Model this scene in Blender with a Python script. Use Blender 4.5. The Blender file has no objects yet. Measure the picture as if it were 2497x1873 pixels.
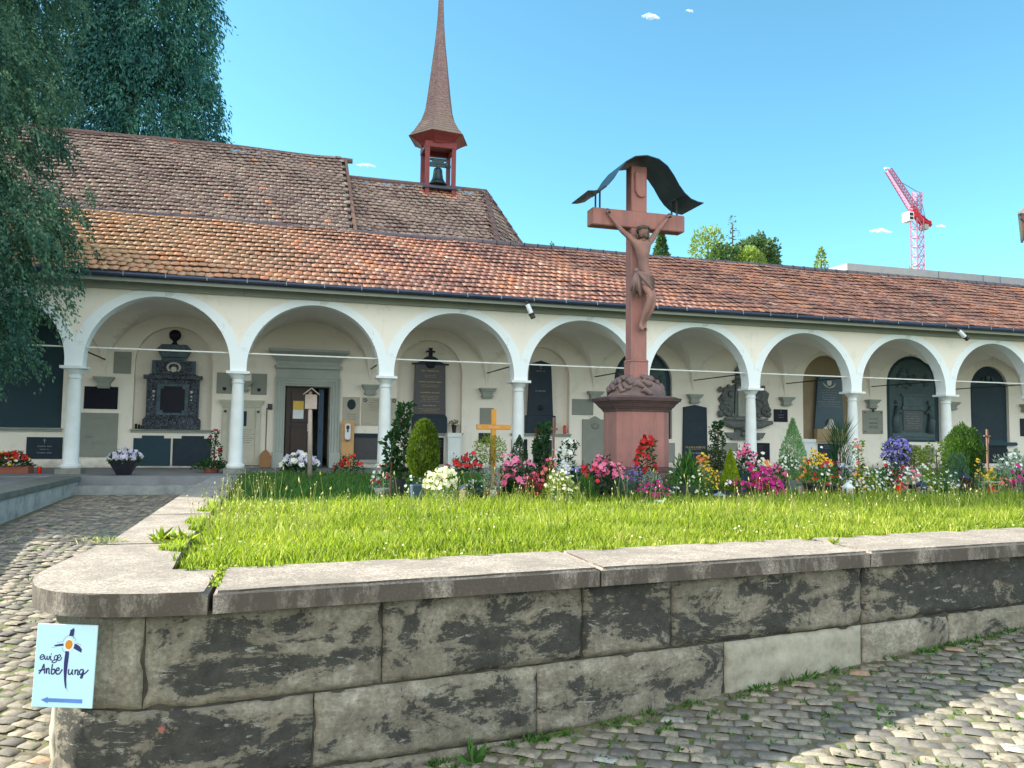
import bpy, bmesh, math, random
import numpy as np
from mathutils import Vector, Matrix, noise
R=math.radians; PI=math.pi
scn=bpy.context.scene; COL=scn.collection
# ---------------------------------------------------------------- camera, sky, sun, exposure
CAMP=np.array([4.14482497,-18.9614431,0.911753244])
FW=np.array([0.2835635,0.95673413,0.06520392]); RT=np.array([0.95847552,-0.28491271,0.01222377]); UP=np.array([-0.03027232,-0.05903015,0.99779709])
F=1949.0; CX,CY=1248.5,936.5
cd=bpy.data.cameras.new('camera'); cam=bpy.data.objects.new('camera',cd); COL.objects.link(cam)
m=Matrix.Identity(4)
for i in range(3):
    m[i][0]=RT[i]; m[i][1]=UP[i]; m[i][2]=-FW[i]; m[i][3]=CAMP[i]
cam.matrix_world=m; cd.sensor_width=36; cd.lens=F/2497*36; cd.clip_end=3000; cd.clip_start=.05
scn.camera=cam
SUN=Vector((-2.1,1.0,1.33)).normalized()
w=bpy.data.worlds.new('World'); scn.world=w; w.use_nodes=True
nt=w.node_tree; nt.nodes.clear()
sky=nt.nodes.new('ShaderNodeTexSky'); sky.sky_type='NISHITA'; sky.sun_disc=False
sky.sun_elevation=math.asin(SUN.z); sky.sun_rotation=math.atan2(SUN.x,SUN.y)
sky.air_density=1.0; sky.dust_density=0.6; sky.ozone_density=2.0; sky.altitude=400
hs=nt.nodes.new('ShaderNodeMix'); hs.data_type='RGBA'; hs.blend_type='MULTIPLY'; hs.inputs[0].default_value=1
hs.inputs[7].default_value=(.50,.84,.78,1)
bg=nt.nodes.new('ShaderNodeBackground'); bg.inputs[1].default_value=.15
wo=nt.nodes.new('ShaderNodeOutputWorld')
# bright fill added to the unseen sky behind the viewer (south-west), lightens the facade
tcw=nt.nodes.new('ShaderNodeTexCoord'); dot=nt.nodes.new('ShaderNodeVectorMath'); dot.operation='DOT_PRODUCT'; dot.inputs[1].default_value=(-.25,-.93,.28)
rw=nt.nodes.new('ShaderNodeValToRGB'); rw.color_ramp.elements[0].position=.15; rw.color_ramp.elements[0].color=(0,0,0,1); rw.color_ramp.elements[1].position=.75; rw.color_ramp.elements[1].color=(.68,.68,.68,1)
skyfill=nt.nodes.new('ShaderNodeMix'); skyfill.data_type='RGBA'; skyfill.inputs[7].default_value=(7.4,7.4,7.2,1)
nt.links.new(tcw.outputs['Generated'],dot.inputs[0]); nt.links.new(dot.outputs['Value'],rw.inputs[0]); nt.links.new(rw.outputs[0],skyfill.inputs[0])
nt.links.new(sky.outputs[0],hs.inputs[6]); nt.links.new(hs.outputs[2],skyfill.inputs[6]); nt.links.new(skyfill.outputs[2],bg.inputs[0]); nt.links.new(bg.outputs[0],wo.inputs[0])
sd=bpy.data.lights.new('sun','SUN'); sd.energy=5.0; sd.angle=R(.5); sd.color=(1,.93,.80)
so=bpy.data.objects.new('sun',sd); COL.objects.link(so); so.rotation_euler=SUN.to_track_quat('Z','Y').to_euler(); so.location=(-30,10,40)
scn.view_settings.view_transform='Standard'; scn.view_settings.look='None'; scn.view_settings.gamma=1
scn.view_settings.exposure=1.4
scn.render.engine='CYCLES'; scn.cycles.max_bounces=6; scn.cycles.transparent_max_bounces=12
# ---------------------------------------------------------------- helpers
rng=np.random.default_rng(7); random.seed(7)
def ray(x,y):
    return FW+(x-CX)/F*RT-(y-CY)/F*UP
def onY(x,y,Y):                      # photo pixel -> point of the vertical plane Y
    d=ray(x,y); return CAMP+d*(Y-CAMP[1])/d[1]
def onZ(x,y,z):
    d=ray(x,y); return CAMP+d*(z-CAMP[2])/d[2]
def xat(px,Y): return float(onY(px,1064,Y)[0])
def ppm(px,Y):                       # pixels per metre at that place
    P=onY(px,1064,Y); return F/float((P-CAMP)@FW)
def tag(o,label=None,cat=None,group=None,kind=None):
    if label: o['label']=label
    if cat: o['category']=cat
    if group: o['group']=group
    if kind: o['kind']=kind
    return o
def thing(name,label,cat,loc=(0,0,0),rz=0,group=None):
    o=bpy.data.objects.new(name,None); COL.objects.link(o); o.location=loc; o.rotation_euler=(0,0,rz)
    return tag(o,label,cat,group)
def link(name,me,mat=None,parent=None,smooth=False,loc=(0,0,0)):
    if mat is not None and not len(me.materials): me.materials.append(mat)
    if smooth: me.polygons.foreach_set('use_smooth',[True]*len(me.polygons))
    o=bpy.data.objects.new(name,me); COL.objects.link(o); o.parent=parent; o.location=loc
    return o
def copytree(o,loc,rz=None,parent=None,label=None,group=None):
    c=o.copy(); COL.objects.link(c); c.parent=parent
    if loc is not None: c.location=loc
    if rz is not None: c.rotation_euler=(0,0,rz)
    if label: c['label']=label
    if group: c['group']=group
    for ch in list(o.children): copytree(ch,None,None,c)
    return c
class MB:
    def __init__(s): s.v=[]; s.f=[]
    def add(s,v,f):
        b=len(s.v); s.v+= [tuple(map(float,p)) for p in v]; s.f+=[tuple(i+b for i in q) for q in f]; return s
    def box(s,x0,x1,y0,y1,z0,z1,M=None):
        v=[(x0,y0,z0),(x1,y0,z0),(x1,y1,z0),(x0,y1,z0),(x0,y0,z1),(x1,y0,z1),(x1,y1,z1),(x0,y1,z1)]
        if M is not None: v=[M@Vector(p) for p in v]
        return s.add(v,[(0,3,2,1),(4,5,6,7),(0,1,5,4),(1,2,6,5),(2,3,7,6),(3,0,4,7)])
    def prism(s,poly,y0,y1):          # polygon of (x,z) extruded in y
        n=len(poly); v=[(p[0],y0,p[1]) for p in poly]+[(p[0],y1,p[1]) for p in poly]
        return s.add(v,[tuple(range(n)),tuple(range(2*n-1,n-1,-1))]+[((i+1)%n,i,i+n,(i+1)%n+n) for i in range(n)])
    def prismz(s,poly,z0,z1):
        n=len(poly); v=[(p[0],p[1],z0) for p in poly]+[(p[0],p[1],z1) for p in poly]
        return s.add(v,[tuple(range(n-1,-1,-1)),tuple(range(n,2*n))]+[(i,(i+1)%n,(i+1)%n+n,i+n) for i in range(n)])
    def lathe(s,prof,n=20,c=(0,0,0),rot=0,sq=1):   # prof (r,z)
        v=[];f=[]
        for r,z in prof:
            for k in range(n):
                a=2*PI*k/n+rot; v.append((c[0]+r*math.cos(a),c[1]+sq*r*math.sin(a),c[2]+z))
        for i in range(len(prof)-1):
            for k in range(n): f.append((i*n+k,i*n+(k+1)%n,(i+1)*n+(k+1)%n,(i+1)*n+k))
        f.append(tuple(range(n-1,-1,-1))); f.append(tuple(range((len(prof)-1)*n,len(prof)*n)))
        return s.add(v,f)
    def tube(s,pts,r,n=6):
        pts=[Vector(p) for p in pts]; rs=r if isinstance(r,(list,tuple)) else [r]*len(pts); v=[];f=[]
        for i,p in enumerate(pts):
            t=(pts[min(i+1,len(pts)-1)]-pts[max(i-1,0)]).normalized()
            a=t.cross(Vector((0,0,1))); a=a.normalized() if a.length>.05 else t.cross(Vector((0,1,0))).normalized()
            b=t.cross(a)
            for k in range(n):
                q=2*PI*k/n; v.append(p+(a*math.cos(q)+b*math.sin(q))*rs[i])
        for i in range(len(pts)-1):
            for k in range(n): f.append((i*n+k,i*n+(k+1)%n,(i+1)*n+(k+1)%n,(i+1)*n+k))
        f.append(tuple(range(n-1,-1,-1))); f.append(tuple(range((len(pts)-1)*n,len(pts)*n)))
        return s.add(v,f)
    def ball(s,c,r,n=10,sq=(1,1,1),amp=0,seed=0):
        v=[];f=[];m=n//2+1
        for i in range(m+1):
            t=PI*i/m
            for k in range(n):
                a=2*PI*k/n; d=Vector((math.sin(t)*math.cos(a),math.sin(t)*math.sin(a),math.cos(t)))
                q=1+(amp*noise.noise(d*2.2+Vector((seed,0,0))) if amp else 0)
                v.append((c[0]+r*sq[0]*d.x*q,c[1]+r*sq[1]*d.y*q,c[2]+r*sq[2]*d.z*q))
        for i in range(m):
            for k in range(n): f.append((i*n+k,(i+1)*n+k,(i+1)*n+(k+1)%n,i*n+(k+1)%n))
        return s.add(v,f)
    def mesh(s,name):
        me=bpy.data.meshes.new(name); me.from_pydata(s.v,[],s.f); me.validate(); me.update()
        bm=bmesh.new(); bm.from_mesh(me); bmesh.ops.recalc_face_normals(bm,faces=bm.faces); bm.to_mesh(me); bm.free()
        return me
    def build(s,name,mat,parent=None,bevel=0,smooth=False,loc=(0,0,0)):
        me=s.mesh(name)
        if bevel:
            bm=bmesh.new(); bm.from_mesh(me)
            bmesh.ops.bevel(bm,geom=[e for e in bm.edges if len(e.link_faces)==2 and e.calc_face_angle(0)>.5],offset=bevel,segments=1 if bevel<.01 else 2,affect='EDGES',clamp_overlap=True)
            bm.to_mesh(me); bm.free()
        return link(name,me,mat,parent,smooth,loc)
def smooth_by_angle(o,ang=40):
    me=o.data; me.polygons.foreach_set('use_smooth',[True]*len(me.polygons))
    bm=bmesh.new(); bm.from_mesh(me)
    for e in bm.edges:
        if len(e.link_faces)==2 and e.calc_face_angle(0)>R(ang): e.smooth=False
    bm.to_mesh(me); bm.free(); return o
def npmesh(name,V,Fc,mat,parent=None,attr=None,smooth=False):
    """V (n,3), Fc (m,k) uniform faces"""
    V=np.ascontiguousarray(V,dtype=np.float32); Fc=np.ascontiguousarray(Fc,dtype=np.int32)
    me=bpy.data.meshes.new(name); n,k=Fc.shape
    me.vertices.add(len(V)); me.vertices.foreach_set('co',V.ravel())
    me.loops.add(n*k); me.loops.foreach_set('vertex_index',Fc.ravel())
    me.polygons.add(n); me.polygons.foreach_set('loop_start',np.arange(0,n*k,k,dtype=np.int32))
    try: me.polygons.foreach_set('loop_total',np.full(n,k,dtype=np.int32))
    except Exception: pass
    if attr is not None:
        for nm,a in attr.items():
            a=np.asarray(a,dtype=np.float32)
            if a.ndim==1: me.attributes.new(nm,'FLOAT','POINT').data.foreach_set('value',a)
            else:
                c=np.ones((len(a),4),dtype=np.float32); c[:,:3]=a; me.attributes.new(nm,'FLOAT_COLOR','POINT').data.foreach_set('color',c.ravel())
    me.update(calc_edges=True)
    return link(name,me,mat,parent,smooth)
def outline(outer,holes,t,name,mat,parent,Y,bevel=0):
    """flat wall in the XZ plane from y=Y to Y+t, with holes"""
    cu=bpy.data.curves.new(name,'CURVE'); cu.dimensions='2D'; cu.fill_mode='BOTH'; cu.extrude=t/2
    for pl in [outer]+holes:
        sp=cu.splines.new('POLY'); sp.points.add(len(pl)-1); sp.use_cyclic_u=True
        for i,(x,z) in enumerate(pl): sp.points[i].co=(x,z,0,1)
    o=bpy.data.objects.new('tmp',cu); COL.objects.link(o)
    dg=bpy.context.evaluated_depsgraph_get(); dg.update()
    me=bpy.data.meshes.new_from_object(o.evaluated_get(dg)); bpy.data.objects.remove(o)
    M=Matrix(((1,0,0,0),(0,0,-1,Y+t/2),(0,1,0,0),(0,0,0,1)))
    me.transform(M); me.name=name
    me.materials.clear()
    return link(name,me,mat,parent)
def textmesh(body,size,name='lettering',mat=None,parent=None,M=None,shear=0,depth=.002):
    cu=bpy.data.curves.new(name,'FONT'); cu.body=body; cu.size=size; cu.align_x='CENTER'; cu.align_y='CENTER'; cu.shear=shear; cu.extrude=depth; cu.resolution_u=2
    o=bpy.data.objects.new('tmp',cu); COL.objects.link(o)
    dg=bpy.context.evaluated_depsgraph_get(); dg.update()
    me=bpy.data.meshes.new_from_object(o.evaluated_get(dg)); bpy.data.objects.remove(o)
    if M is not None: me.transform(M)
    me.materials.clear(); me.name=name
    return link(name,me,mat,parent)
def XZ(x,y,z):   # matrix that stands text up facing -Y
    return Matrix(((1,0,0,x),(0,0,-1,y),(0,1,0,z),(0,0,0,1)))
# ---------------------------------------------------------------- materials
class NT:
    def __init__(s,name):
        s.m=bpy.data.materials.new(name); s.m.use_nodes=True; s.t=s.m.node_tree; s.n=s.t.nodes; s.n.clear()
        s.out=s.n.new('ShaderNodeOutputMaterial'); s.b=s.n.new('ShaderNodeBsdfPrincipled'); s.l(s.b.outputs[0],s.out.inputs[0])
        s.tc=s.n.new('ShaderNodeTexCoord')
    def l(s,a,b): s.t.links.new(a,b)
    def vec(s,scale=(1,1,1)):
        mp=s.n.new('ShaderNodeMapping'); mp.inputs['Scale'].default_value=scale; s.l(s.tc.outputs['Object'],mp.inputs[0]); return mp.outputs[0]
    def noise(s,sc,det=5,rough=.6,scale=(1,1,1),dist=0):
        q=s.n.new('ShaderNodeTexNoise'); q.inputs['Scale'].default_value=sc; q.inputs['Detail'].default_value=det; q.inputs['Roughness'].default_value=rough; q.inputs['Distortion'].default_value=dist
        s.l(s.vec(scale),q.inputs['Vector']); return q.outputs['Fac']
    def voro(s,sc,feature='F1',scale=(1,1,1)):
        q=s.n.new('ShaderNodeTexVoronoi'); q.inputs['Scale'].default_value=sc; q.feature=feature; s.l(s.vec(scale),q.inputs['Vector']); return q
    def ramp(s,fac,stops,interp='LINEAR'):
        r=s.n.new('ShaderNodeValToRGB'); r.color_ramp.interpolation=interp; e=r.color_ramp.elements
        while len(e)<len(stops): e.new(.5)
        for i,(p,c) in enumerate(stops):
            e[i].position=p; e[i].color=(c,c,c,1) if isinstance(c,(int,float)) else (*c,1)
        s.l(fac,r.inputs[0]); return r.outputs[0]
    def mix(s,fac,a,b,mode='MIX'):
        q=s.n.new('ShaderNodeMix'); q.data_type='RGBA'; q.blend_type=mode
        for i,v in ((0,fac),(6,a),(7,b)):
            if isinstance(v,(int,float)): q.inputs[i].default_value=v if i==0 else (v,v,v,1)
            elif isinstance(v,tuple): q.inputs[i].default_value=(*v,1)
            else: s.l(v,q.inputs[i])
        return q.outputs[2]
    def math(s,op,a,b=0,c=None):
        q=s.n.new('ShaderNodeMath'); q.operation=op
        for i,v in ((0,a),(1,b),(2,c)):
            if v is None: continue
            if isinstance(v,(int,float)): q.inputs[i].default_value=v
            else: s.l(v,q.inputs[i])
        return q.outputs[0]
    def attr(s,nm,what='Fac'):
        q=s.n.new('ShaderNodeAttribute'); q.attribute_name=nm; return q.outputs[what]
    def bump(s,h,strength=.4,dist=.01):
        q=s.n.new('ShaderNodeBump'); q.inputs['Strength'].default_value=strength; q.inputs['Distance'].default_value=dist; s.l(h,q.inputs['Height']); s.l(q.outputs[0],s.b.inputs['Normal'])
    def color(s,c):
        if isinstance(c,tuple): s.b.inputs['Base Color'].default_value=(*c,1)
        else: s.l(c,s.b.inputs['Base Color'])
    def set(s,**k):
        for a,v in k.items(): s.b.inputs[{'rough':'Roughness','metal':'Metallic','spec':'Specular IOR Level','coat':'Coat Weight'}[a]].default_value=v
        return s
def pm(name,c,c2=None,sc=4,rough=.7,bump=.15,metal=0,bd=.005,det=5,bsc=None,spec=.4):
    t=NT(name)
    c2=c2 or tuple(x*.75 for x in c)
    f=t.ramp(t.noise(sc,det),[(.3,0.),(.7,1.)])
    t.color(t.mix(f,c,c2)); t.set(rough=rough,metal=metal,spec=spec)
    if bump: t.bump(t.noise(bsc or sc*8,6),bump,bd)
    return t.m
def leafmat(name,cols,trans=.35,rough=.55):
    """cols: dark..light, picked by a per-leaf value"""
    t=NT(name); f=t.attr('v'); n=len(cols)
    c=t.ramp(f,[(i/(n-1),q) for i,q in enumerate(cols)])
    t.color(c); t.set(rough=rough,spec=.3)
    tr=t.n.new('ShaderNodeBsdfTranslucent'); cc=t.mix(1.0,c,(1.0,1.15,.55),'MULTIPLY'); t.l(cc,tr.inputs[0])
    mx=t.n.new('ShaderNodeMixShader'); mx.inputs[0].default_value=trans
    t.l(t.b.outputs[0],mx.inputs[1]); t.l(tr.outputs[0],mx.inputs[2]); t.l(mx.outputs[0],t.out.inputs[0])
    return t.m
def petal(name,c,c2):
    return leafmat(name,[c,c2],.25,.5)
M={}
# plaster
t=NT('cream_plaster'); f=t.ramp(t.noise(.7,6,.65),[(.3,0.),(.75,1.)]); c=t.mix(f,(.87,.80,.70),(.81,.745,.65))
f2=t.ramp(t.noise(2.2,8,.7),[(.55,0.),(.66,1.)]); c=t.mix(t.math('MULTIPLY',f2,.30),c,(.56,.54,.47))
zz_=t.n.new('ShaderNodeSeparateXYZ'); t.l(t.tc.outputs['Object'],zz_.inputs[0]); gr=t.ramp(t.math('ADD',t.math('MULTIPLY',zz_.outputs[2],1.6),t.noise(4,7,.7)),[(.45,.75),(.85,0.)]); c=t.mix(gr,c,(.36,.34,.28))
stk=t.ramp(t.noise(3,7,.7,scale=(2.2,1,.16)),[(.58,0.),(.72,.35)]); c=t.mix(stk,c,(.50,.48,.41)); t.color(c); t.set(rough=.9,spec=.2); t.bump(t.noise(40,4),.12,.004); M['plaster']=t.m
t=NT('cream_vault_plaster'); f=t.ramp(t.noise(1.1,6,.6),[(.3,0.),(.75,1.)]); t.color(t.mix(f,(.86,.80,.71),(.80,.74,.65))); t.set(rough=.9,spec=.2); t.bump(t.noise(30,4),.1,.004); M['vault']=t.m
t=NT('pale_limewash'); f=t.ramp(t.noise(2.2,8,.7,dist=.5),[(.60,0.),(.62,1.)]); c=t.mix(f,(.80,.85,.86),(.66,.70,.69)); t.color(c); t.set(rough=.85,spec=.2); t.bump(t.noise(30,5),.15,.004); M['lime']=t.m
M['column']=pm('painted_stone_column',(.74,.78,.78),(.64,.67,.65),3,.8,.3)
M['greystone']=pm('grey_sandstone',(.34,.36,.32),(.28,.30,.27),4,.85,.2)
M['plinth']=pm('weathered_plinth_stone',(.26,.26,.23),(.18,.18,.16),7,.9,.5,bd=.01)
M['portal']=pm('grey_portal_stone',(.42,.45,.41),(.35,.38,.35),3,.85,.15)
M['fascia']=pm('grey_green_fascia',(.30,.32,.28),(.26,.28,.25),3,.8,.05)
M['gutter']=pm('dark_blue_gutter_metal',(.035,.05,.085),(.05,.065,.10),6,.35,.05,metal=.6)
M['rod']=pm('white_painted_rod',(.72,.74,.70),(.6,.6,.56),8,.6,.05)
M['iron']=pm('dark_iron',(.03,.035,.035),(.05,.05,.045),10,.55,.2,metal=.5)
M['floor']=pm('arcade_floor_slab',(.22,.23,.24),(.16,.165,.17),2.5,.8,.2)
M['step']=pm('weathered_step_stone',(.34,.36,.36),(.20,.21,.21),5,.85,.5,bd=.01)
M['dark']=pm('unlit_interior',(.012,.012,.016),None,3,.9,0)
M['door']=pm('dark_brown_door_wood',(.045,.022,.016),(.03,.015,.012),5,.45,.2)
M['bluedoor']=pm('blue_grey_inner_door',(.06,.12,.19),(.05,.10,.16),3,.6,.05)
def marble(name,c,vein,sc=6,rough=.2,amt=.5):
    t=NT(name); f=t.ramp(t.noise(sc,8,.7,dist=1.5),[(.48,0.),(.5,1.),(.52,0.)]); f=t.math('MULTIPLY',f,amt)
    f2=t.ramp(t.noise(sc*.5,6,.6),[(.4,0.),(.7,1.)]); c0=t.mix(f2,c,tuple(x*1.6 for x in c)); t.color(t.mix(f,c0,vein)); t.set(rough=.4,spec=.15); return t.m
M['blackmarble']=marble('black_veined_marble',(.010,.014,.026),(.35,.42,.45),9,.25,.7)
M['marbletrim']=marble('grey_green_marble_trim',(.035,.06,.08),(.35,.42,.45),12,.3,.6)
M['granite']=pm('polished_dark_granite',(.014,.026,.040),(.022,.036,.052),6,.4,0,spec=.15)
M['black']=pm('black_polished_stone',(.006,.007,.016),(.010,.011,.02),6,.4,0,spec=.15)
M['slate']=pm('dark_slate_panel',(.020,.048,.066),(.028,.058,.076),1.4,.5,.05,spec=.15)
M['browngranite']=pm('brown_grey_granite',(.06,.058,.062),(.04,.04,.045),20,.35,.05)
M['plaque']=pm('grey_green_plaque_stone',(.26,.27,.23),(.22,.23,.20),3,.7,.08)
M['beigeplaque']=pm('beige_plaque_stone',(.46,.42,.33),(.40,.37,.29),3,.8,.1)
M['epitaph']=pm('pale_epitaph_stone',(.56,.53,.43),(.46,.44,.36),5,.8,.2)
M['ink']=pm('engraved_dark_lettering',(.05,.05,.045),None,5,.8,0)
M['faint']=pm('faint_engraved_lettering',(.15,.155,.13),None,5,.8,0)
M['gold']=pm('gilded_lettering',(.42,.32,.14),(.35,.26,.10),9,.4,0,metal=.3)
M['silver']=pm('pale_lettering',(.30,.34,.36),None,9,.6,0)
M['white']=pm('white_painted_metal',(.75,.77,.78),(.66,.68,.70),9,.45,.03)
M['whitestone']=pm('white_carved_stone',(.62,.60,.52),(.5,.48,.42),14,.7,.4)
M['relief']=pm('dark_green_grey_relief_stone',(.040,.075,.085),(.07,.11,.115),5,.6,.5,bd=.01)
M['relief2']=pm('blue_grey_relief_figures',(.085,.125,.135),(.06,.09,.10),8,.6,.4)
M['baroque']=pm('grey_baroque_sandstone',(.16,.175,.165),(.09,.10,.10),7,.8,.5,bd=.012)
M['ochre']=pm('ochre_niche_plaster',(.30,.24,.15),(.24,.19,.12),2,.9,.1)
M['ochrestone']=pm('ochre_stone_base',(.36,.27,.15),(.28,.21,.12),5,.8,.2)
M['bluestele']=pm('blue_black_stele_stone',(.014,.04,.068),(.02,.05,.08),3,.3,0)
# red sandstone
t=NT('red_sandstone'); f=t.ramp(t.noise(2.2,6,.6),[(.3,0.),(.7,1.)]); c=t.mix(f,(.43,.195,.165),(.34,.16,.145))
f2=t.ramp(t.noise(7,8,.7,scale=(1,1,.35)),[(.58,0.),(.7,1.)]); c=t.mix(t.math('MULTIPLY',f2,.5),c,(.22,.13,.13)); stn=t.ramp(t.noise(2.5,8,.75,scale=(2.5,2.5,.35)),[(.46,0.),(.70,.75)]); c=t.mix(stn,c,(.20,.125,.12)); t.color(c); t.set(rough=.9,spec=.2); t.bump(t.noise(50,8,.8),.45,.008); M['sand']=t.m
M['sanddark']=pm('dark_weathered_red_sandstone',(.155,.088,.085),(.10,.065,.068),9,.9,.6,bd=.01)
M['sandmound']=pm('weathered_mound_sandstone',(.24,.155,.135),(.14,.10,.10),7,.9,.6,bd=.012)
M['figure']=pm('carved_red_sandstone_figure',(.37,.19,.16),(.23,.13,.115),5,.85,.5,bd=.006)
M['cloth']=pm('carved_loincloth_stone',(.27,.165,.15),(.20,.125,.12),9,.85,.4)
M['hair']=pm('lichened_carved_hair',(.17,.13,.09),(.09,.07,.06),18,.9,.6)
t=NT('patinated_copper_sheet'); f=t.ramp(t.noise(3,6),[(.35,0.),(.7,1.)]); t.color(t.mix(f,(.018,.042,.055),(.030,.075,.085))); t.set(rough=.45,metal=.55); M['copper']=t.m
M['redpaint']=pm('red_painted_timber',(.26,.045,.045),(.19,.038,.04),6,.6,.2)
M['bronze']=pm('dark_bronze_bell',(.045,.075,.08),(.03,.05,.055),9,.4,.1,metal=.7)
M['orangewood']=pm('orange_varnished_wood',(.62,.27,.035),(.52,.21,.03),6,.5,.08)
M['lightwood']=pm('light_board_wood',(.62,.36,.15),(.52,.28,.11),8,.55,.08)
M['brownwood']=pm('brown_weathered_wood',(.22,.12,.08),(.15,.085,.06),10,.7,.3)
M['palewood']=pm('pale_weathered_wood',(.45,.36,.30),(.33,.26,.22),10,.8,.4)
M['terracotta']=pm('terracotta',(.33,.105,.07),(.26,.085,.06),9,.8,.1)
M['pot']=pm('black_plastic_pot',(.014,.015,.022),(.022,.023,.03),9,.4,.03)
M['bluepot']=pm('slate_blue_planter',(.028,.058,.095),(.04,.075,.115),5,.5,.05)
M['greypot']=pm('brown_grey_cube_planter',(.10,.095,.10),(.075,.07,.078),5,.6,.1)
M['bluestone']=pm('blue_grey_round_stone',(.20,.27,.34),(.16,.21,.27),6,.6,.2)
M['concretepot']=pm('pale_concrete_planter',(.38,.37,.33),(.28,.27,.25),14,.9,.5)
M['creampot']=pm('cream_ceramic_pot',(.6,.48,.28),(.5,.4,.24),9,.5,.05)
M['redglass']=pm('red_candle_glass',(.62,.012,.008),(.5,.01,.008),9,.15,0)
M['slab']=pm('grey_grave_slab',(.20,.24,.24),(.14,.17,.17),5,.7,.3)
M['soil']=pm('dark_soil',(.035,.026,.02),(.05,.04,.03),20,.95,.6,bd=.01)
M['concrete']=pm('grey_concrete_parapet',(.34,.34,.36),(.28,.28,.30),1.2,.85,.1)
M['craneRed']=pm('crane_red_paint',(.55,.03,.05),None,6,.5,0)
M['cranePink']=pm('crane_sun_bleached_red_paint',(.42,.11,.20),(.46,.17,.27),6,.5,0)
t=NT('bark'); f=t.ramp(t.noise(8,6,.7,scale=(1,1,.25)),[(.35,0.),(.7,1.)]); t.color(t.mix(f,(.09,.06,.045),(.045,.033,.027))); t.set(rough=.95); t.bump(t.noise(20,5,scale=(1,1,.3)),.6,.02); M['bark']=t.m
# roof tiles: colour from a per-tile value plus lichen in the middle of the tile
def tilemat(name,stops,lichen,lich_amt,worldshift=None):
    t=NT(name); c=t.ramp(t.attr('v'),stops)
    if worldshift:
        sx=t.n.new('ShaderNodeSeparateXYZ'); t.l(t.tc.outputs['Object'],sx.inputs[0])
        k=t.math('MULTIPLY',t.math('ADD',sx.outputs[0],-worldshift[0]),1/(worldshift[1]-worldshift[0])); q=t.ramp(k,[(0,1.),(1,0.)])
        c=t.mix(t.math('MULTIPLY',q,t.ramp(t.attr('v'),[(.1,.95),(.9,.35)])),c,worldshift[2])
    f=t.ramp(t.noise(9,7,.75),[(.50,0.),(.62,1.)]); f=t.math('MULTIPLY',f,lich_amt); f=t.math('MULTIPLY',f,t.attr('w'))
    c=t.mix(f,c,lichen)
    g=t.ramp(t.noise(3,7,.7),[(.52,0.),(.68,1.)]); c=t.mix(t.math('MULTIPLY',g,.22),c,(.12,.08,.075))
    t.color(c); t.set(rough=.85,spec=.25); t.bump(t.noise(45,5),.35,.006); return t.m
M['tile']=tilemat('red_clay_tiles',[(0,(.16,.075,.07)),(.3,(.27,.125,.105)),(.6,(.41,.18,.125)),(.8,(.51,.22,.135)),(.93,(.58,.21,.10)),(1,(.55,.36,.27))],(.62,.52,.44),.75,(-1.5,7.,(.60,.37,.17)))
M['oldtile']=tilemat('old_brown_clay_tiles',[(0,(.17,.105,.10)),(.4,(.25,.155,.14)),(.7,(.34,.225,.19)),(.94,(.42,.28,.22)),(1,(.60,.25,.15))],(.58,.54,.42),.95)
M['ridge']=pm('dark_ridge_tiles',(.085,.075,.095),(.12,.10,.115),6,.6,.2)
M['shingle']=pm('grey_brown_wood_shingles',(.24,.15,.13),(.15,.10,.095),8,.85,.4)
# boundary wall stone
t=NT('stained_wall_stone')
e=t.attr('e'); u=t.attr('u')
base=t.ramp(t.noise(5,8,.7),[(.25,(.20,.18,.14)),(.42,(.38,.34,.265)),(.56,(.55,.50,.40)),(.75,(.74,.69,.57))])
base=t.mix(t.ramp(t.noise(38,5,.7),[(.4,0.),(.62,.6)]),base,(.20,.175,.135))
szz=t.n.new('ShaderNodeSeparateXYZ'); t.l(t.tc.outputs['Object'],szz.inputs[0]); drip=t.ramp(t.math('ADD',t.math('MULTIPLY',szz.outputs[2],4.2),t.noise(6,6,.7)),[(.34,0.),(.52,.85)])
base=t.mix(drip,base,t.ramp(t.noise(22,6,.75),[(.4,(.10,.085,.06)),(.62,(.30,.26,.18))]))
st=t.noise(1.9,10,.74,scale=(1,1,1.9),dist=.5)
n2=t.noise(9,8,.75,scale=(1,1,1.5)); st=t.math('ADD',t.math('MULTIPLY',st,.8),t.math('MULTIPLY',n2,.2))
k=t.math('ADD',t.math('MULTIPLY',e,.09),t.math('ADD',t.math('MULTIPLY',st,1.62),t.math('MULTIPLY',u,.26)))
mid=t.ramp(k,[(.74,0.),(1.02,.75)]); base=t.mix(mid,base,t.ramp(t.noise(11,8,.75),[(.3,(.085,.074,.060)),(.7,(.25,.22,.165))]))
dk=t.ramp(t.math('ADD',k,t.math('MULTIPLY',t.math('ADD',t.noise(28,7,.8),-.5),.35)),[(.97,0.),(1.13,.92)])
dark=t.ramp(t.noise(14,8,.75),[(.3,(.028,.030,.031)),(.7,(.095,.092,.082))])
c=t.mix(dk,base,dark)
k2=t.ramp(t.noise(7,8,.75,scale=(.8,.8,3.4),dist=.5),[(.60,0.),(.635,1.)]); c=t.mix(t.math('MULTIPLY',k2,.75),c,(.45,.44,.38))
sp=t.ramp(t.noise(30,7,.8,dist=.8),[(.64,0.),(.68,1.)]); spm=t.ramp(t.noise(3.1,4),[(.52,0.),(.6,1.)]); c=t.mix(t.math('MULTIPLY',sp,spm),c,(.55,.55,.48))
c=t.mix(t.ramp(t.noise(1.9,4),[(.66,0.),(.72,.5)]),c,(.36,.23,.10)); run=t.ramp(t.noise(4,8,.75,scale=(2.6,1,.22)),[(.56,0.),(.68,.55)]); c=t.mix(run,c,(.10,.095,.085))
t.color(c); t.set(rough=.92,spec=.25); t.bump(t.noise(22,9,.8),1.0,.03); M['wallstone']=t.m
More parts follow.
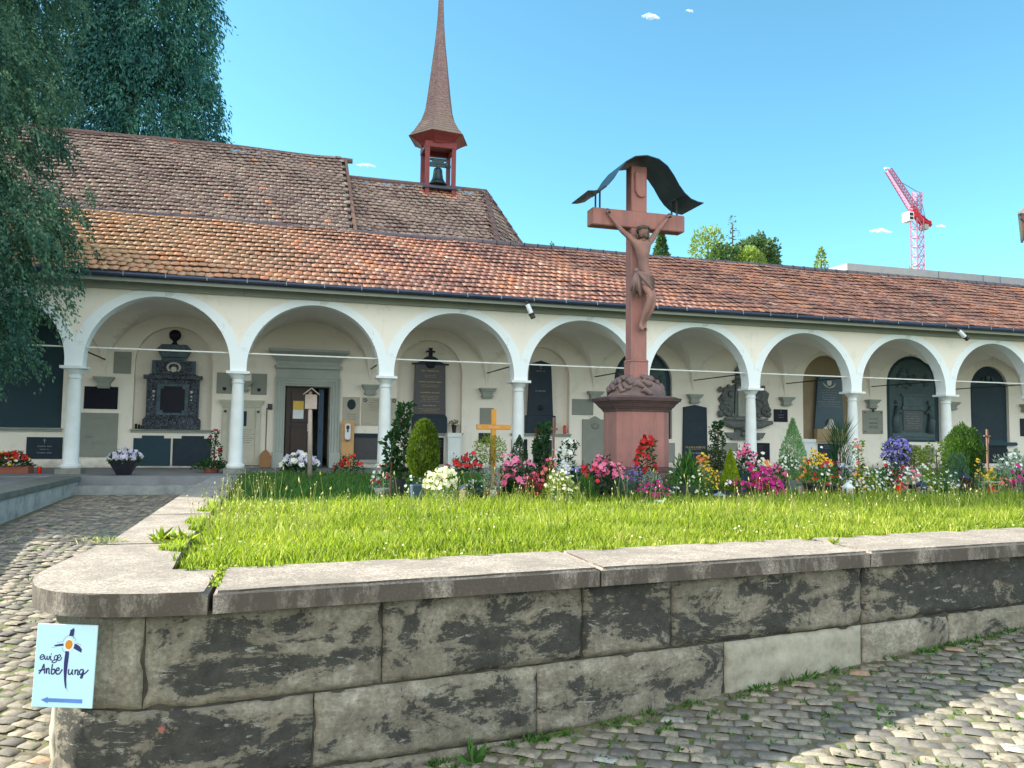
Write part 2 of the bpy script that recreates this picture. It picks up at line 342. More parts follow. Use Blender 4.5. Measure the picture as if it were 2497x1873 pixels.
t=NT('pale_patched_stone'); t.color(t.ramp(t.noise(6,8,.7),[(.25,(.16,.145,.11)),(.45,(.31,.29,.23)),(.75,(.46,.44,.36))])); t.set(rough=.9,spec=.2); t.bump(t.noise(20,8),.4,.01); M['palestone']=t.m
t=NT('joint_mortar'); t.color(t.ramp(t.noise(9,6),[(.3,(.02,.018,.015)),(.7,(.08,.072,.055))])); t.set(rough=1); M['joint']=t.m
t=NT('granite_coping')
c=t.ramp(t.noise(75,4,.85),[(.36,(.11,.09,.08)),(.5,(.35,.30,.255)),(.64,(.64,.56,.47))]); c=t.mix(t.ramp(t.noise(3,8,.75),[(.38,0.),(.60,.75)]),c,(.19,.165,.14)); c=t.mix(t.ramp(t.noise(9,8,.75,dist=.6),[(.62,0.),(.68,.5)]),c,(.62,.58,.50))
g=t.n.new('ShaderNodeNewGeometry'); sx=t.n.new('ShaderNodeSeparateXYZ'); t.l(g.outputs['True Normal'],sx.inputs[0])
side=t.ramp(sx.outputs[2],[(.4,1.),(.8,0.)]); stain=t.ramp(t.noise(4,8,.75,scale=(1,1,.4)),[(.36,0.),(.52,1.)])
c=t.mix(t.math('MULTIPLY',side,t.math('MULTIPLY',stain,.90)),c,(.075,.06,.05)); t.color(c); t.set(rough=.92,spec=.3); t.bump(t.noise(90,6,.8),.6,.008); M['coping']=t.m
M['darkcoping']=pm('dark_mossy_coping',(.17,.18,.16),(.10,.11,.10),4,.85,.4,bd=.01)
t=NT('cobblestone'); c=t.ramp(t.attr('v'),[(0,(.15,.14,.13)),(.35,(.23,.21,.175)),(.7,(.32,.28,.215)),(.93,(.41,.355,.27)),(.96,(.42,.28,.18)),(1,(.48,.47,.43))])
c=t.mix(t.ramp(t.noise(16,7,.75),[(.42,0.),(.62,.7)]),c,(.09,.085,.078)); c=t.mix(t.ramp(t.noise(5,6,.7),[(.5,0.),(.7,.5)]),c,(.30,.27,.22)); t.color(c); t.set(rough=.85,spec=.25); t.bump(t.noise(30,8,.75),.6,.010); M['cobble']=t.m
t=NT('earth_in_joints'); c=t.ramp(t.noise(6,6),[(.3,(.08,.07,.045)),(.5,(.15,.13,.085)),(.60,(.10,.14,.035)),(.75,(.18,.22,.04))]); t.color(c); t.set(rough=1); t.bump(t.noise(40,5),.6,.02); M['earth']=t.m
M['turf']=pm('turf_soil',(.045,.06,.015),(.07,.08,.02),8,.95,.5)
# ---------------------------------------------------------------- ground
def sm(a,b,x): 
    q=np.clip((x-a)/(b-a),0,1); return q*q*(3-2*q)
def gz(x,y):
    x=np.asarray(x,float); y=np.asarray(y,float)
    yw=-14.45+.117*(x-3.88); pl=.0688*np.clip(x,-6,11)-1.303+np.where(y>yw,.064*(y-yw),.012*(y-yw))
    L=-.34+.022*(y+.9); k=sm(-14,-6,y); return np.clip(pl*(1-k)+L*k,-1.6,-.33)
xs=np.concatenate([[-900,-300,-100,-40],np.arange(-12,40,.8),[60,120,300,900]]); ys=np.concatenate([[-300,-100,-40],np.arange(-24,6,.6),[12,30,80,200,500,1200]])
X,Y=np.meshgrid(xs,ys); Z=gz(X,Y)-.010; V=np.stack([X,Y,Z],-1).reshape(-1,3); nx=len(xs)
I=np.arange((len(ys)-1)*nx).reshape(-1,nx)[:,:-1].ravel(); Fq=np.stack([I,I+1,I+1+nx,I+nx],-1)
g=npmesh('ground',V,Fq,M['earth'],smooth=True); tag(g,'earthen ground between the cobbles',None,None,'structure')
# cobbles
def cobbles():
    w,h=.150,.108; a=R(-34); ca,sa=math.cos(a),math.sin(a)
    ii,jj=np.meshgrid(np.arange(-90,130),np.arange(-170,170)); ii=ii.ravel().astype(float); jj=jj.ravel().astype(float)
    r=np.random.default_rng(3); n=len(ii)
    u=(ii+.5*(jj%2)+r.uniform(-.1,.1,n))*w; v=(jj+r.uniform(-.06,.06,n))*h
    x=3+u*ca-v*sa; y=-12+u*sa+v*ca
    yw=-14.47+.117*(x-3.88)
    lane=(x>.47)&(x<3.02)&(y>-15)&(y<-1.35); front=(y<yw)&(y>-19)
    near=(x<3.0)&(y<-13)&(x>-1)
    keep=(lane|front|near)&~((x>2.98)&(y>-14.2)&(y>yw))
    d=np.stack([x,y,gz(x,y)],-1)-CAMP; zc=d@FW; px=CX+F*(d@RT)/np.maximum(zc,.1); py=CY-F*(d@UP)/np.maximum(zc,.1)
    keep&=(zc>.8)&(px>-500)&(px<3000)&(py<2300)
    x=x[keep];y=y[keep];n=len(x)
    g4=np.array([-.5,-.38,.38,.5]); G,H=np.meshgrid(g4,g4); G=G.ravel();H=H.ravel()
    edge=(np.abs(G)>.4)|(np.abs(H)>.4); corner=(np.abs(G)>.4)&(np.abs(H)>.4)
    sc=np.where(corner,.90,1.0)
    lw=w*r.uniform(.80,1.06,n); lh=h*r.uniform(.82,1.04,n)
    lx=G[None]*sc*lw[:,None]*(1+r.uniform(-.10,.10,(n,16))); ly=H[None]*sc*lh[:,None]*(1+r.uniform(-.08,.08,(n,16)))
    rot=a+r.normal(0,.06,n); c,s=np.cos(rot)[:,None],np.sin(rot)[:,None]
    XX=x[:,None]+lx*c-ly*s; YY=y[:,None]+lx*s+ly*c
    tilt=r.normal(0,.035,(n,2))
    ZZ=gz(x,y)[:,None]+r.uniform(-.008,.008,n)[:,None]-np.where(edge,.011,0)[None]-np.where(corner,.004,0)[None]+lx*tilt[:,:1]+ly*tilt[:,1:]+r.normal(0,.002,(n,16))
    V=np.stack([XX,YY,ZZ],-1).reshape(-1,3)
    q=[]
    for j in range(3):
        for i in range(3): k=j*4+i; q.append((k,k+1,k+5,k+4))
    Fq=(np.array(q)[None]+np.arange(n)[:,None,None]*16).reshape(-1,4)
    v=r.uniform(0,.95,n); v[r.random(n)<.008]=1.0; v[r.random(n)<.01]=.96
    o=npmesh('cobblestone_paving',V,Fq,M['cobble'],attr={'v':np.repeat(v,16)},smooth=True); tag(o,'worn grey cobblestone paving of the lane',None,None,'structure')
cobbles()
# ---------------------------------------------------------------- garden boundary wall
WP=[(3.09,-4.9),(3.07,-12.6),(2.99,-13.45),(3.00,-13.85),(3.07,-14.12),(3.22,-14.32),(3.50,-14.43),(3.85,-14.455),(24,-14.455+.117*20.15)]
seg=[0]
for i in range(1,len(WP)): seg.append(seg[-1]+math.dist(WP[i-1],WP[i]))
s0ff=seg[7]; seg=[q-s0ff for q in seg]
def wp(s):
    for i in range(1,len(WP)):
        if s<=seg[i] or i==len(WP)-1:
            k=(s-seg[i-1])/(seg[i]-seg[i-1]); p=(WP[i-1][0]+k*(WP[i][0]-WP[i-1][0]),WP[i-1][1]+k*(WP[i][1]-WP[i-1][1])); return p
def wn(s):
    a=wp(s-.06); b=wp(s+.06); dx,dy=b[0]-a[0],b[1]-a[1]; L=math.hypot(dx,dy); return (dy/L,-dx/L)   # outward
def sx(x): return (x-3.85)*1.00682
wall=thing('garden_wall','long weathered sandstone retaining wall with granite coping around the lawn','wall',(0,0,0))
def block(s0,s1,zb0,zb1,zt0,zt1,dark,mat,seed):
    """stone between s0,s1; bottom z zb0->zb1, top zt0->zt1"""
    gp=.005; s0+=gp; s1-=gp; nx=max(4,int((s1-s0)/.035)); nz=max(4,int((zt0-zb0)/.035))
    V=[];E=[]
    for j in range(nz+1):
        for i in range(nx+1):
            a=i/nx;b=j/nz; s=s0+(s1-s0)*a; zb=zb0+(zb1-zb0)*a+gp; zt=zt0+(zt1-zt0)*a-gp; z=zb+(zt-zb)*b
            de=min(a*(s1-s0),(1-a)*(s1-s0),b*(zt-zb),(1-b)*(zt-zb))
            wob=.008*noise.noise(Vector((s*6,z*6,seed)))
            if i in(0,nx): s+=.007*noise.noise(Vector((z*7,seed*3.1,i)))+.003*noise.noise(Vector((z*40,seed,i)))
            if j in(0,nz): z+=.004*noise.noise(Vector((s*7,seed*1.7,j)))+.003*noise.noise(Vector((s*35,seed,j)))
            off=-.020*max(0,1-de/.02)**1.5+wob+.008*noise.noise(Vector((s*22,z*22,seed)))+.010*noise.noise(Vector((s*2.5,z*11,seed+5)))
            chip=noise.noise(Vector((s*8,z*8,seed+9)))
            if de<.05 and chip>.22: off-=.07*(chip-.22)*(1-de/.05)
            p=wp(s); n=wn(s); V.append((p[0]+n[0]*off,p[1]+n[1]*off,z)); E.append(min(1,de/.12))
    n1=nx+1; Fq=[(j*n1+i,j*n1+i+1,(j+1)*n1+i+1,(j+1)*n1+i) for j in range(nz) for i in range(nx)]
    nv=len(V); ring=[i for i in range(nx+1)]+[j*n1+nx for j in range(1,nz+1)]+[nz*n1+i for i in range(nx-1,-1,-1)]+[j*n1 for j in range(nz-1,0,-1)]
    for k in ring:
        j,i=divmod(k,n1); s=s0+(s1-s0)*i/nx; n=wn(s); v=V[k]; V.append((v[0]-n[0]*.10,v[1]-n[1]*.10,v[2])); E.append(0)
    m=len(ring)
    for q in range(m): Fq.append((ring[q],nv+q,nv+(q+1)%m,ring[(q+1)%m]))
    o=npmesh('stone_block',np.array(V),np.array(Fq),mat,wall,attr={'e':np.array(E),'u':np.full(len(V),dark)},smooth=True)
    return o
cz=lambda x:-.508+.0115*(x-3.5)
def crs(xs_,zb,zt,darks,mats=None,sd=0):
    for i in range(len(xs_)-1):
        a,b=xs_[i],xs_[i+1]
        block(sx(a),sx(b),zb(a),zb(b),zt(a),zt(b),darks[i%len(darks)],(mats or {}).get(i,M['wallstone']),sd+i*3.3)
# around the corner x is read as path length
crs([1.2,2.3,3.54,4.77,6.045,6.71,8.38,10.6,12.6,14.9,17,19.5],cz,lambda x:-.02,[.1,.0,.15,.42,.55,.42,.75,.6,.3,.5,.2],{},1)
crs([.9,2.2,2.95,4.40,5.737,7.135,8.38,9.295,10.9,12.7,14.4],lambda x:max(-.905,-1.3),lambda x:cz(x)-.004,[.1,-.8,.55,.15,.1,-1,.05,.1,.2,.3],{1:M['palestone'],5:M['palestone']},40)
crs([1.4,3.3,4.15,5.3,6.6],lambda x:-1.25,lambda x:-.91,[.2,.4,.2,.1],{},80)
crs([-6,-4,-2.2,-.6,.9],cz,lambda x:-.02,[.1,.3,.0,.2],{},100)
crs([-6,-3,-1,.9],lambda x:-.9,lambda x:cz(x)-.004,[.1,.3,.0],{},120)
mb=MB()
pts=[seg[0]+.01]+[seg[i] for i in range(1,8)]+[seg[8]]
for i in range(len(pts)-1):
    a,b=pts[i],pts[i+1]; pa,pb=wp(a),wp(b); na,nb=wn(a+.001),wn(b-.001)
    q=[(pa[0]-na[0]*.03,pa[1]-na[1]*.03),(pb[0]-nb[0]*.03,pb[1]-nb[1]*.03),(pb[0]-nb[0]*.38,pb[1]-nb[1]*.38),(pa[0]-na[0]*.38,pa[1]-na[1]*.38)]
    mb.prismz(q,-1.5,-.018)
mb.build('mortar_core',M['joint'],wall)
def coping_slab(poly,seed):
    bm=bmesh.new(); n=len(poly)
    lo=[bm.verts.new((x,y,-.015)) for x,y in poly]; hi=[bm.verts.new((x,y,.10)) for x,y in poly]
    bm.faces.new(lo[::-1]); top=bm.faces.new(hi)
    for i in range(n): bm.faces.new((lo[i],lo[(i+1)%n],hi[(i+1)%n],hi[i]))
    bmesh.ops.bevel(bm,geom=[e for e in bm.edges if abs(e.verts[0].co.z-.1)<1e-5 and abs(e.verts[1].co.z-.1)<1e-5],offset=.02,segments=3,affect='EDGES')
    bmesh.ops.subdivide_edges(bm,edges=[e for e in bm.edges if e.calc_length()>.25],cuts=16,use_grid_fill=True)
    for v in bm.verts:
        c=v.co; d=noise.noise(Vector((c.x*5,c.y*5,c.z*5+seed))); d2=noise.noise(Vector((c.x*17,c.y*17,c.z*17+seed)))
        v.co+=Vector((0,-1,.0))*(.012*d+.010*d2)*(1 if c.z<.095 else .4)+Vector((0,0,.004*d+.002*d2))
    me=bpy.data.meshes.new('coping_slab'); bm.to_mesh(me); bm.free(); return smooth_by_angle(link('coping_slab',me,M['coping'],wall),50)
fo=lambda x:-14.545+.117*(x-3.85); fi=lambda x:-13.81+.12*(x-3.57)
def crv(P,k=5):
    Q=[]
    for i in range(len(P)-1):
        p0,p1,p2,p3=[Vector(P[min(max(j,0),len(P)-1)]) for j in (i-1,i,i+1,i+2)]
        for q in range(k): t_=q/k; v=.5*((2*p1)+(-p0+p2)*t_+(2*p0-5*p1+4*p2-p3)*t_**2+(-p0+3*p1-3*p2+p3)*t_**3); Q.append((v.x,v.y))
    return Q+[P[-1]]
outer=crv([(2.98,-12.58),(2.90,-13.4),(2.885,-13.8),(2.94,-14.1),(3.03,-14.28),(3.2,-14.44),(3.5,-14.525),(3.845,-14.55)])
coping_slab(outer+[(3.87,-13.775),(3.57,-13.81),(3.57,-12.58)],1)
cuts=[3.865,6.125,8.377,10.7,13.0,15.4,18,20.5,23.5]
for a,b in zip(cuts[:-1],cuts[1:]):
    a+=.006;b-=.006; coping_slab([(a,fo(a)),(b,fo(b)),(b+.01,fi(b)),(a+.01,fi(a))],a)
for a,b in zip([-12.57,-10.35,-8.1,-6.4],[-10.35,-8.1,-6.4,-4.9]): coping_slab([(2.99,b-.006),(2.99,a+.006),(3.57,a+.006),(3.57,b-.006)],b)
# ---------------------------------------------------------------- lawn sheet, slabs, steps, lane wall
xs=np.arange(3.5,35,.35); 
V=[];nr=26
for x in xs:
    y0=-13.83+.12*(x-3.57)
    for j in range(nr):
        y=y0+(-.85-y0)*j/(nr-1); V.append((x,y,.045+.02*noise.noise(Vector((x*.8,y*.8,0)))))
Fq=[(i*nr+j,(i+1)*nr+j,(i+1)*nr+j+1,i*nr+j+1) for i in range(len(xs)-1) for j in range(nr-1)]
tag(npmesh('lawn',np.array(V),np.array(Fq),M['turf'],smooth=True),'grass covered lawn soil',None,None,'structure')
mb=MB(); mb.box(2.9,3.75,-4.88,-.90,-.5,.0); tag(mb.build('path_slab',M['step'],None,.01),'grey paving slab at the end of the wall',None,None,'structure')
mb=MB(); mb.box(.36,2.9,-1.28,-.9,-.45,-.18); tag(mb.build('lower_step',M['step'],None,.015),'lower stone step up to the arcade',None,None,'structure')
lw=thing('lane_wall','low rendered wall with dark coping on the left of the cobbled lane','wall')
mb=MB(); nx=60
V=[]
for i in range(nx+1):
    y=-15+(14.1)*i/nx
    for j in range(7):
        z=-1.2+(1.09)*j/6; V.append((.38+.02*noise.noise(Vector((y*2,z*4,3)))+.012*noise.noise(Vector((y*9,z*9,3))),y,z))
Fq=[(i*7+j,(i+1)*7+j,(i+1)*7+j+1,i*7+j+1) for i in range(nx) for j in range(6)]
t=NT('rough_lane_wall_render'); c=t.ramp(t.noise(3.5,8,.7),[(.3,(.20,.22,.21)),(.5,(.40,.42,.40)),(.7,(.52,.53,.49))]); t.color(c); t.set(rough=.95); t.bump(t.noise(9,8,.7),.8,.03)
npmesh('wall_face',np.array(V),np.array(Fq),t.m,lw,smooth=True)
mb.box(.05,.36,-15,-.9,-1.3,-.11); mb.build('wall_core',M['plinth'],lw)
for i in range(6):
    mb=MB(); y0=-15+i*2.35; mb.box(-.12,.43,y0+.006,min(y0+2.344,-.9),-.10,.0); mb.build('coping_slab',M['darkcoping'],lw,.012)
mb=MB(); mb.box(-6.7,-.12,-15,-.9,-.5,-.02); tag(mb.build('terrace_paving',M['floor'],None),'grey paved terrace beyond the lane wall',None,None,'structure')
mb=MB(); mb.box(-7,34,-.9,3.33,-.5,0); tag(mb.build('arcade_floor',M['floor'],None,.01),'grey stone floor of the arcade',None,None,'structure')
# ---------------------------------------------------------------- arcade
S=3.32927556
arc=thing('arcade_building','long cream arcaded cemetery gallery with white columns and red tiled roof','building')
NB=range(-2,10)
AI=1.495; ZC=2.40
poly=[(-2*S-.17,2.3)]
def arch(xc,a,b,z0,n=40): return [(xc-a*math.cos(PI*i/n),z0+b*math.sin(PI*i/n)) for i in range(n+1)]
for n in NB:
    poly+= [(n*S+S/2-AI,2.3)]+arch(n*S+S/2,AI,AI,ZC)+[(n*S+S/2+AI,2.3)]
poly+=[(10*S+.17,2.3),(10*S+.17,4.32),(-2*S-.17,4.32)]
outline(poly,[],.34,'front_wall',M['plaster'],arc,0)
bandme=None
for n in NB:
    xc=S/2; A=arch(0,AI-.006,AI-.006,ZC); B=[]
    for (x,z) in arch(0,1.735,1.652,ZC): B.append((max(-S/2,min(S/2,x)),z))
    A=[(A[0][0],2.3)]+A+[(A[-1][0],2.3)]; B=[(-S/2,2.3)]+B+[(S/2,2.3)]
    if bandme is None:
        v=[];f=[];k=len(A)
        for y in(-.016,.356):
            v+=[(x,y,z) for x,z in A]+[(x,y,z) for x,z in B]
        for i in range(k-1):
            f.append((i,i+1,k+i+1,k+i)); f.append((2*k+i,3*k+i,3*k+i+1,2*k+i+1))
            f.append((i,2*k+i,2*k+i+1,i+1)); f.append((k+i,k+i+1,3*k+i+1,3*k+i))
        mb=MB(); mb.add(v,f); bandme=mb.mesh('arch_band')
    link('arch_band',bandme,M['lime'],arc,loc=(n*S+S/2,0,0))
# back wall with niches and door opening
YB=3.33
def pr(px0,px1,pt,pb,Y=YB):
    a=onY(px0,(pt+pb)/2,Y); b=onY(px1,(pt+pb)/2,Y); zt=onY((px0+px1)/2,pt,Y)[2]; zb=onY((px0+px1)/2,pb,Y)[2]; return float(a[0]),float(b[0]),float(zb),float(zt)
def nichepoly(x0,x1,z0,z1,point=0):
    r=(x1-x0)/2; xc=(x0+x1)/2; h=min(r,(z1-z0)*.6); 
    if point: return [(x0,z0),(x1,z0)]+[(xc+r*math.cos(PI*i/16),z1-h+h*(math.sin(PI*i/16)**.85)) for i in range(17)]
    return [(x0,z0),(x1,z0)]+[(xc+r*math.cos(PI*i/20),z1-h+h*math.sin(PI*i/20)) for i in range(21)]
NI={'a':pr(-75,157,700,1043),'b':pr(327,519,797,1047),'c':pr(968,1127,829,1055),'d':pr(1248,1389,846,1057),'e':pr(1498,1639,852,1070),'f':pr(1958,2079,866,1071),'g':pr(2162,2294,868,1078),'h':pr(2367,2460,893,1078)}
door=pr(693,803,942,1151); door=(door[0],door[1],0.0,door[3])
holes=[nichepoly(*NI[k],point=(k=='g')) for k in NI]+[[(door[0],.001),(door[1],.001),(door[1],door[3]),(door[0],door[3])]]
outline([(-7,0),(door[0],0),(door[0],door[3]),(door[1],door[3]),(door[1],0),(34,0),(34,4.6),(-7,4.6)],[nichepoly(*NI[k],point=(k=='g')) for k in NI],.22,'back_wall',M['plaster'],arc,YB)
mb=MB(); mb.box(-7,door[0],YB+.222,YB+.32,0,4.6); mb.box(door[1],34,YB+.222,YB+.32,0,4.6); mb.box(door[0],door[1],YB+.222,YB+.32,door[3],4.6); mb.build('niche_back',M['plaster'],arc)
# vault
v=[];f=[];n1=25;n2=19
for i in range(n1):
    for j in range(n2):
        x=-S/2+S*i/(n1-1); y=-1+2*j/(n2-1)
        hx=1.62*math.sqrt(max(0,1-(x/(S/2))**2)); hy=1.55*math.sqrt(max(0,1-y*y)); v.append((x,.345+1.4925*(y+1),2.33+max(hx,hy)))
for i in range(n1-1):
    for j in range(n2-1): k=i*n2+j; f.append((k,k+n2,k+n2+1,k+1))
mb=MB(); mb.add(v,f); vm=mb.mesh('vault')
for n in NB: link('vault',vm,M['vault'],arc,loc=(n*S+S/2,0,0)).data
mb=MB(); mb.box(-7,34,.345,3.62,4.02,4.3); mb.build('attic_slab',M['vault'],arc)
# columns
prof=[(.19,.12),(.205,.15),(.205,.18),(.19,.205),(.165,.215),(.155,.25),(.150,.7),(.145,1.2),(.135,1.7),(.122,2.02),(.122,2.03),(.14,2.04),(.14,2.065),(.125,2.075),(.125,2.13),(.15,2.15),(.155,2.165),(.19,2.21),(.205,2.235),(.205,2.24)]
mb=MB(); mb.lathe(prof,28); colm=mb.mesh('column_shaft'); colm.materials.append(M['column'])
mb=MB(); mb.box(-.25,.25,-.25,.25,2.241,2.299); abm=mb.mesh('abacus')
mb=MB(); mb.box(-.245,.245,-.245,.245,.001,.118); plm=mb.mesh('plinth')
for n in range(-1,10):
    c=link('column',colm,None,arc,loc=(n*S,.17,0)); smooth_by_angle(c,35) if n==-1 else None
    a=link('abacus',abm,M['column'],c); p_=link('plinth',plm,M['plinth'],c)
# corbels on the back wall
mb=MB(); 
for (hw,d,z0,z1) in ((.25,.20,2.26,2.31),(.22,.17,2.21,2.26),(.17,.13,2.16,2.21),(.15,.11,2.09,2.16),(.18,.14,2.055,2.09),(.14,.10,2.02,2.055)): mb.box(-hw*.95,hw*.95,YB-d-.05,YB-.002,z0+.001,z1-.001)
cm=mb.mesh('corbel')
for n in range(-1,10): link('corbel',cm,M['greystone'],arc,loc=(n*S,0,-.03))
# tie rods
rm=MB().box(-S/2+.05,S/2-.05,-.015,.015,-.015,.015).mesh('tie_rod'); rm2=MB().box(-.012,.012,0,2.95,-.015,.015).mesh('cross_tie_rod')
for n in range(-2,10):
    link('tie_rod',rm,M['rod'],arc,loc=(n*S+S/2,.13,2.72))
for n in range(-1,10): link('cross_tie_rod',rm2,M['iron'],arc,loc=(n*S,.35,2.72))
# fascia, gutter, roof
mb=MB()
xe=[-7,-1.6,3.4,8.6,13.4,18.6,24,29,34]
for a,b in zip(xe[:-1],xe[1:]): mb.box(a+.004,b-.004,-.10,-.017,4.0,4.23); mb.box(a+.002,b-.002,-.16,-.10,4.14,4.235)
mb.build('fascia',M['fascia'],arc)
mb=MB(); mb.tube([(-7,-.56,4.235),(34,-.56,4.235)],.062,10); gt=mb.build('gutter',M['gutter'],arc,smooth=False)
bk=MB().box(-.008,.008,-.628,-.615,4.20,4.30).box(-.008,.008,-.6149,-.50,4.295,4.302).mesh('gutter_bracket')
for x in np.arange(-1.5,32,.83): link('gutter_bracket',bk,M['greystone'],gt,loc=(x,0,0))
RY,RZ=3.3,6.50
sl=(RZ-4.27)/(RY+.5); ang=math.atan(sl)
mb=MB(); mb.add([(-7,-.5,4.20),(34,-.5,4.20),(34,RY,RZ-.06),(-7,RY,RZ-.06),(-7,-.5,4.10),(34,-.5,4.10),(34,RY,6.2),(-7,RY,6.2)],[(0,1,2,3),(4,7,6,5),(0,4,5,1),(1,5,6,2),(2,6,7,3),(3,7,4,0)])
mb.box(-7,34,RY+.02,RY+.32,4.3,6.45); mb.build('roof_deck',M['fascia'],arc)
def tiles(name,O,U,Sv,N,wid,hgt,tw,ex,mat,parent,xl=None,xr=None,seed=1,sag=.02,th=.024,patch=None):
    """O eave corner; U along, Sv up the slope, N normal. xl,xr: functions of slope distance giving the ends"""
    r=np.random.default_rng(seed); O,U,Sv,N=[np.array(q,float) for q in (O,U,Sv,N)]
    rows=int(hgt/ex); A=[];B=[]
    for j in range(rows+1):
        b=j*ex
        if b>hgt-ex*.35: break
        lo=xl(b) if xl else 0; hi=xr(b) if xr else wid
        a=np.arange(lo-(.5*tw if j%2 else 0),hi+tw*.3,tw); a=a[(a>lo-tw*.5)&(a<=hi-tw*.3)]; A.append(a); B.append(np.full(len(a),b))
    A=np.concatenate(A);B=np.concatenate(B);n=len(A)
    B=B+r.normal(0,.007,n)+.012*np.sin(A*3.1+B*5)
    P=np.array([(-.5,.26),(-.28,.06),(0,0),(.28,.06),(.5,.26),(.5,1.35),(0,1.35),(-.5,1.35)]); 
    lx=P[:,0]*tw*.97; ly=P[:,1]*ex
    rot=r.normal(0,.022,n)[:,None]
    aa=A[:,None]+lx[None]-ly[None]*rot+r.normal(0,.003,n)[:,None]; bb=B[:,None]+ly[None]+lx[None]*rot
    lift=(.052+r.uniform(0,.022,n))[:,None]*(1-ly[None]/(1.35*ex))+.006
    tl=r.normal(0,.035,n)[:,None]*lx[None]
    crown=.010*(1-(2*lx[None]/tw)**2)
    sg=sag*np.sin(A*.55+1.3*np.sin(A*.21)+seed)[:,None]+sag*.6*np.sin(A*1.9+B*2)[:,None]
    hh=lift+tl+sg+crown
    top=O+aa[...,None]*U+bb[...,None]*Sv+hh[...,None]*N
    bot=top[:,:5]-th*N
    V=np.concatenate([top,bot],1).reshape(-1,3)
    q=np.array([(7,0,1,6),(6,1,2,3),(6,3,4,5),(0,8,9,1),(1,9,10,2),(2,10,11,3),(3,11,12,4)]); q=q[:,::-1]
    Fq=(q[None]+np.arange(n)[:,None,None]*13).reshape(-1,4)
    nz=np.array([noise.noise(Vector((a*.5,b*.9,seed))) for a,b in zip(A,B)])
    v=np.clip(r.beta(2,2.2,n)*.8+.1+nz*.35,0,1); v=np.minimum(v,.93); v[r.random(n)<.012]=1
    if patch: q_=(np.abs(A-patch[0])<patch[1]+.2*r.random(n))&(B>hgt-patch[2]-.25*r.random(n)); v[q_]=.97+.03*r.random(q_.sum())
    w=np.array([.2,1,1,1,.2,.5,.9,.5,.1,.2,.2,.2,.1])
    return npmesh(name,V,Fq,mat,parent,attr={'v':np.repeat(v,13),'w':np.tile(w,n)})
SL=math.hypot(RY+.5,RZ-4.27); ca,sa=math.cos(ang),math.sin(ang)
tiles('roof_tiles',(-7,-.56,4.235),(1,0,0),(0,ca,sa),(0,-sa,ca),41,SL+.03,.19,.30,M['tile'],arc,seed=2,sag=.025)
mb=MB()
for i,x in enumerate(np.arange(-7,34,.42)): 
    z=RZ+.01+.012*math.sin(x*.7)
    mb.tube([(x,RY+.02,z),(x+.40,RY+.02,z+.008)],[.10,.088],8); mb.tube([(x+.0,RY+.02,z),(x+.035,RY+.02,z)],[.112,.112],8)
mb.build('ridge_tiles',M['ridge'],arc)
# ---------------------------------------------------------------- chapel behind
ch=thing('chapel','chapel behind the arcade with steep mossy tiled roofs and a slim red bell turret','chapel',(4,7.5,0))
ch.location=(0,0,0)
mb=MB(); mb.box(-12,door[0],3.66,4.06,0,6.0); mb.box(door[1],10.4,3.66,4.06,0,6.0); mb.box(door[0],door[1],3.66,4.06,door[3],6.0)
mb.box(-12,-11.6,4.06,11.0,0,6.0); mb.box(-12,10.4,11.0,11.4,0,6.0)
for a,b in (((10.4,3.66),(12.2,5.6)),((12.2,5.6),(12.2,9.4)),((12.2,9.4),(10.4,11.3))):
    d=Vector((b[1]-a[1],a[0]-b[0])).normalized()*-.3; mb.prismz([a,b,(b[0]+d.x,b[1]+d.y),(a[0]+d.x,a[1]+d.y)],0,6.0)
mb.build('wall',M['plaster'],ch)
mb=MB(); mb.box(-11.6,10.4,4.06,11.0,-.1,.01); mb.build('chapel_floor',M['floor'],ch)
pa=math.atan2(9.95-6.45,7.5-3.25); ca,sa=math.cos(pa),math.sin(pa)
def roofblock(x0,x1,ye,ze,zr,name):
    mb=MB(); yb=15-ye; t_=.12
    mb.add([(x0,ye,ze-t_),(x1,ye,ze-t_),(x1,7.5,zr-.05),(x0,7.5,zr-.05),(x0,yb,ze-t_),(x1,yb,ze-t_)],[(0,1,2,3),(3,2,5,4),(0,3,4),(1,5,2),(0,4,5,1)])
    return mb.build(name,M['fascia'],ch)
roofblock(-12,6.10,3.25,6.42,9.93,'nave_roof_deck')
mb=MB(); mb.add([(6.101,3.2,6.30),(6.19,3.2,6.30),(6.19,7.5,9.86),(6.101,7.5,9.86),(6.101,3.2,6.50),(6.19,3.2,6.50),(6.19,7.5,10.05),(6.101,7.5,10.05)],[(0,3,2,1),(4,5,6,7),(0,1,5,4),(1,2,6,5),(2,3,7,6),(3,0,4,7)]); mb.build('verge',M['brownwood'],ch)
hs_=math.hypot(9.93-6.42,7.5-3.25)
tiles('nave_roof_tiles',(-12,3.22,6.42),(1,0,0),(0,ca,sa),(0,-sa,ca),18.15,hs_,.20,.235,M['oldtile'],ch,seed=5,sag=.035,th=.025)
mb=MB()
for x in np.arange(-12,6.1,.36): z=9.97+.03*math.sin(x*.9); mb.tube([(x,7.5,z),(x+.37,7.5,z+.01)],[.10,.085],8)
mb.build('nave_ridge_tiles',M['oldtile'],ch)
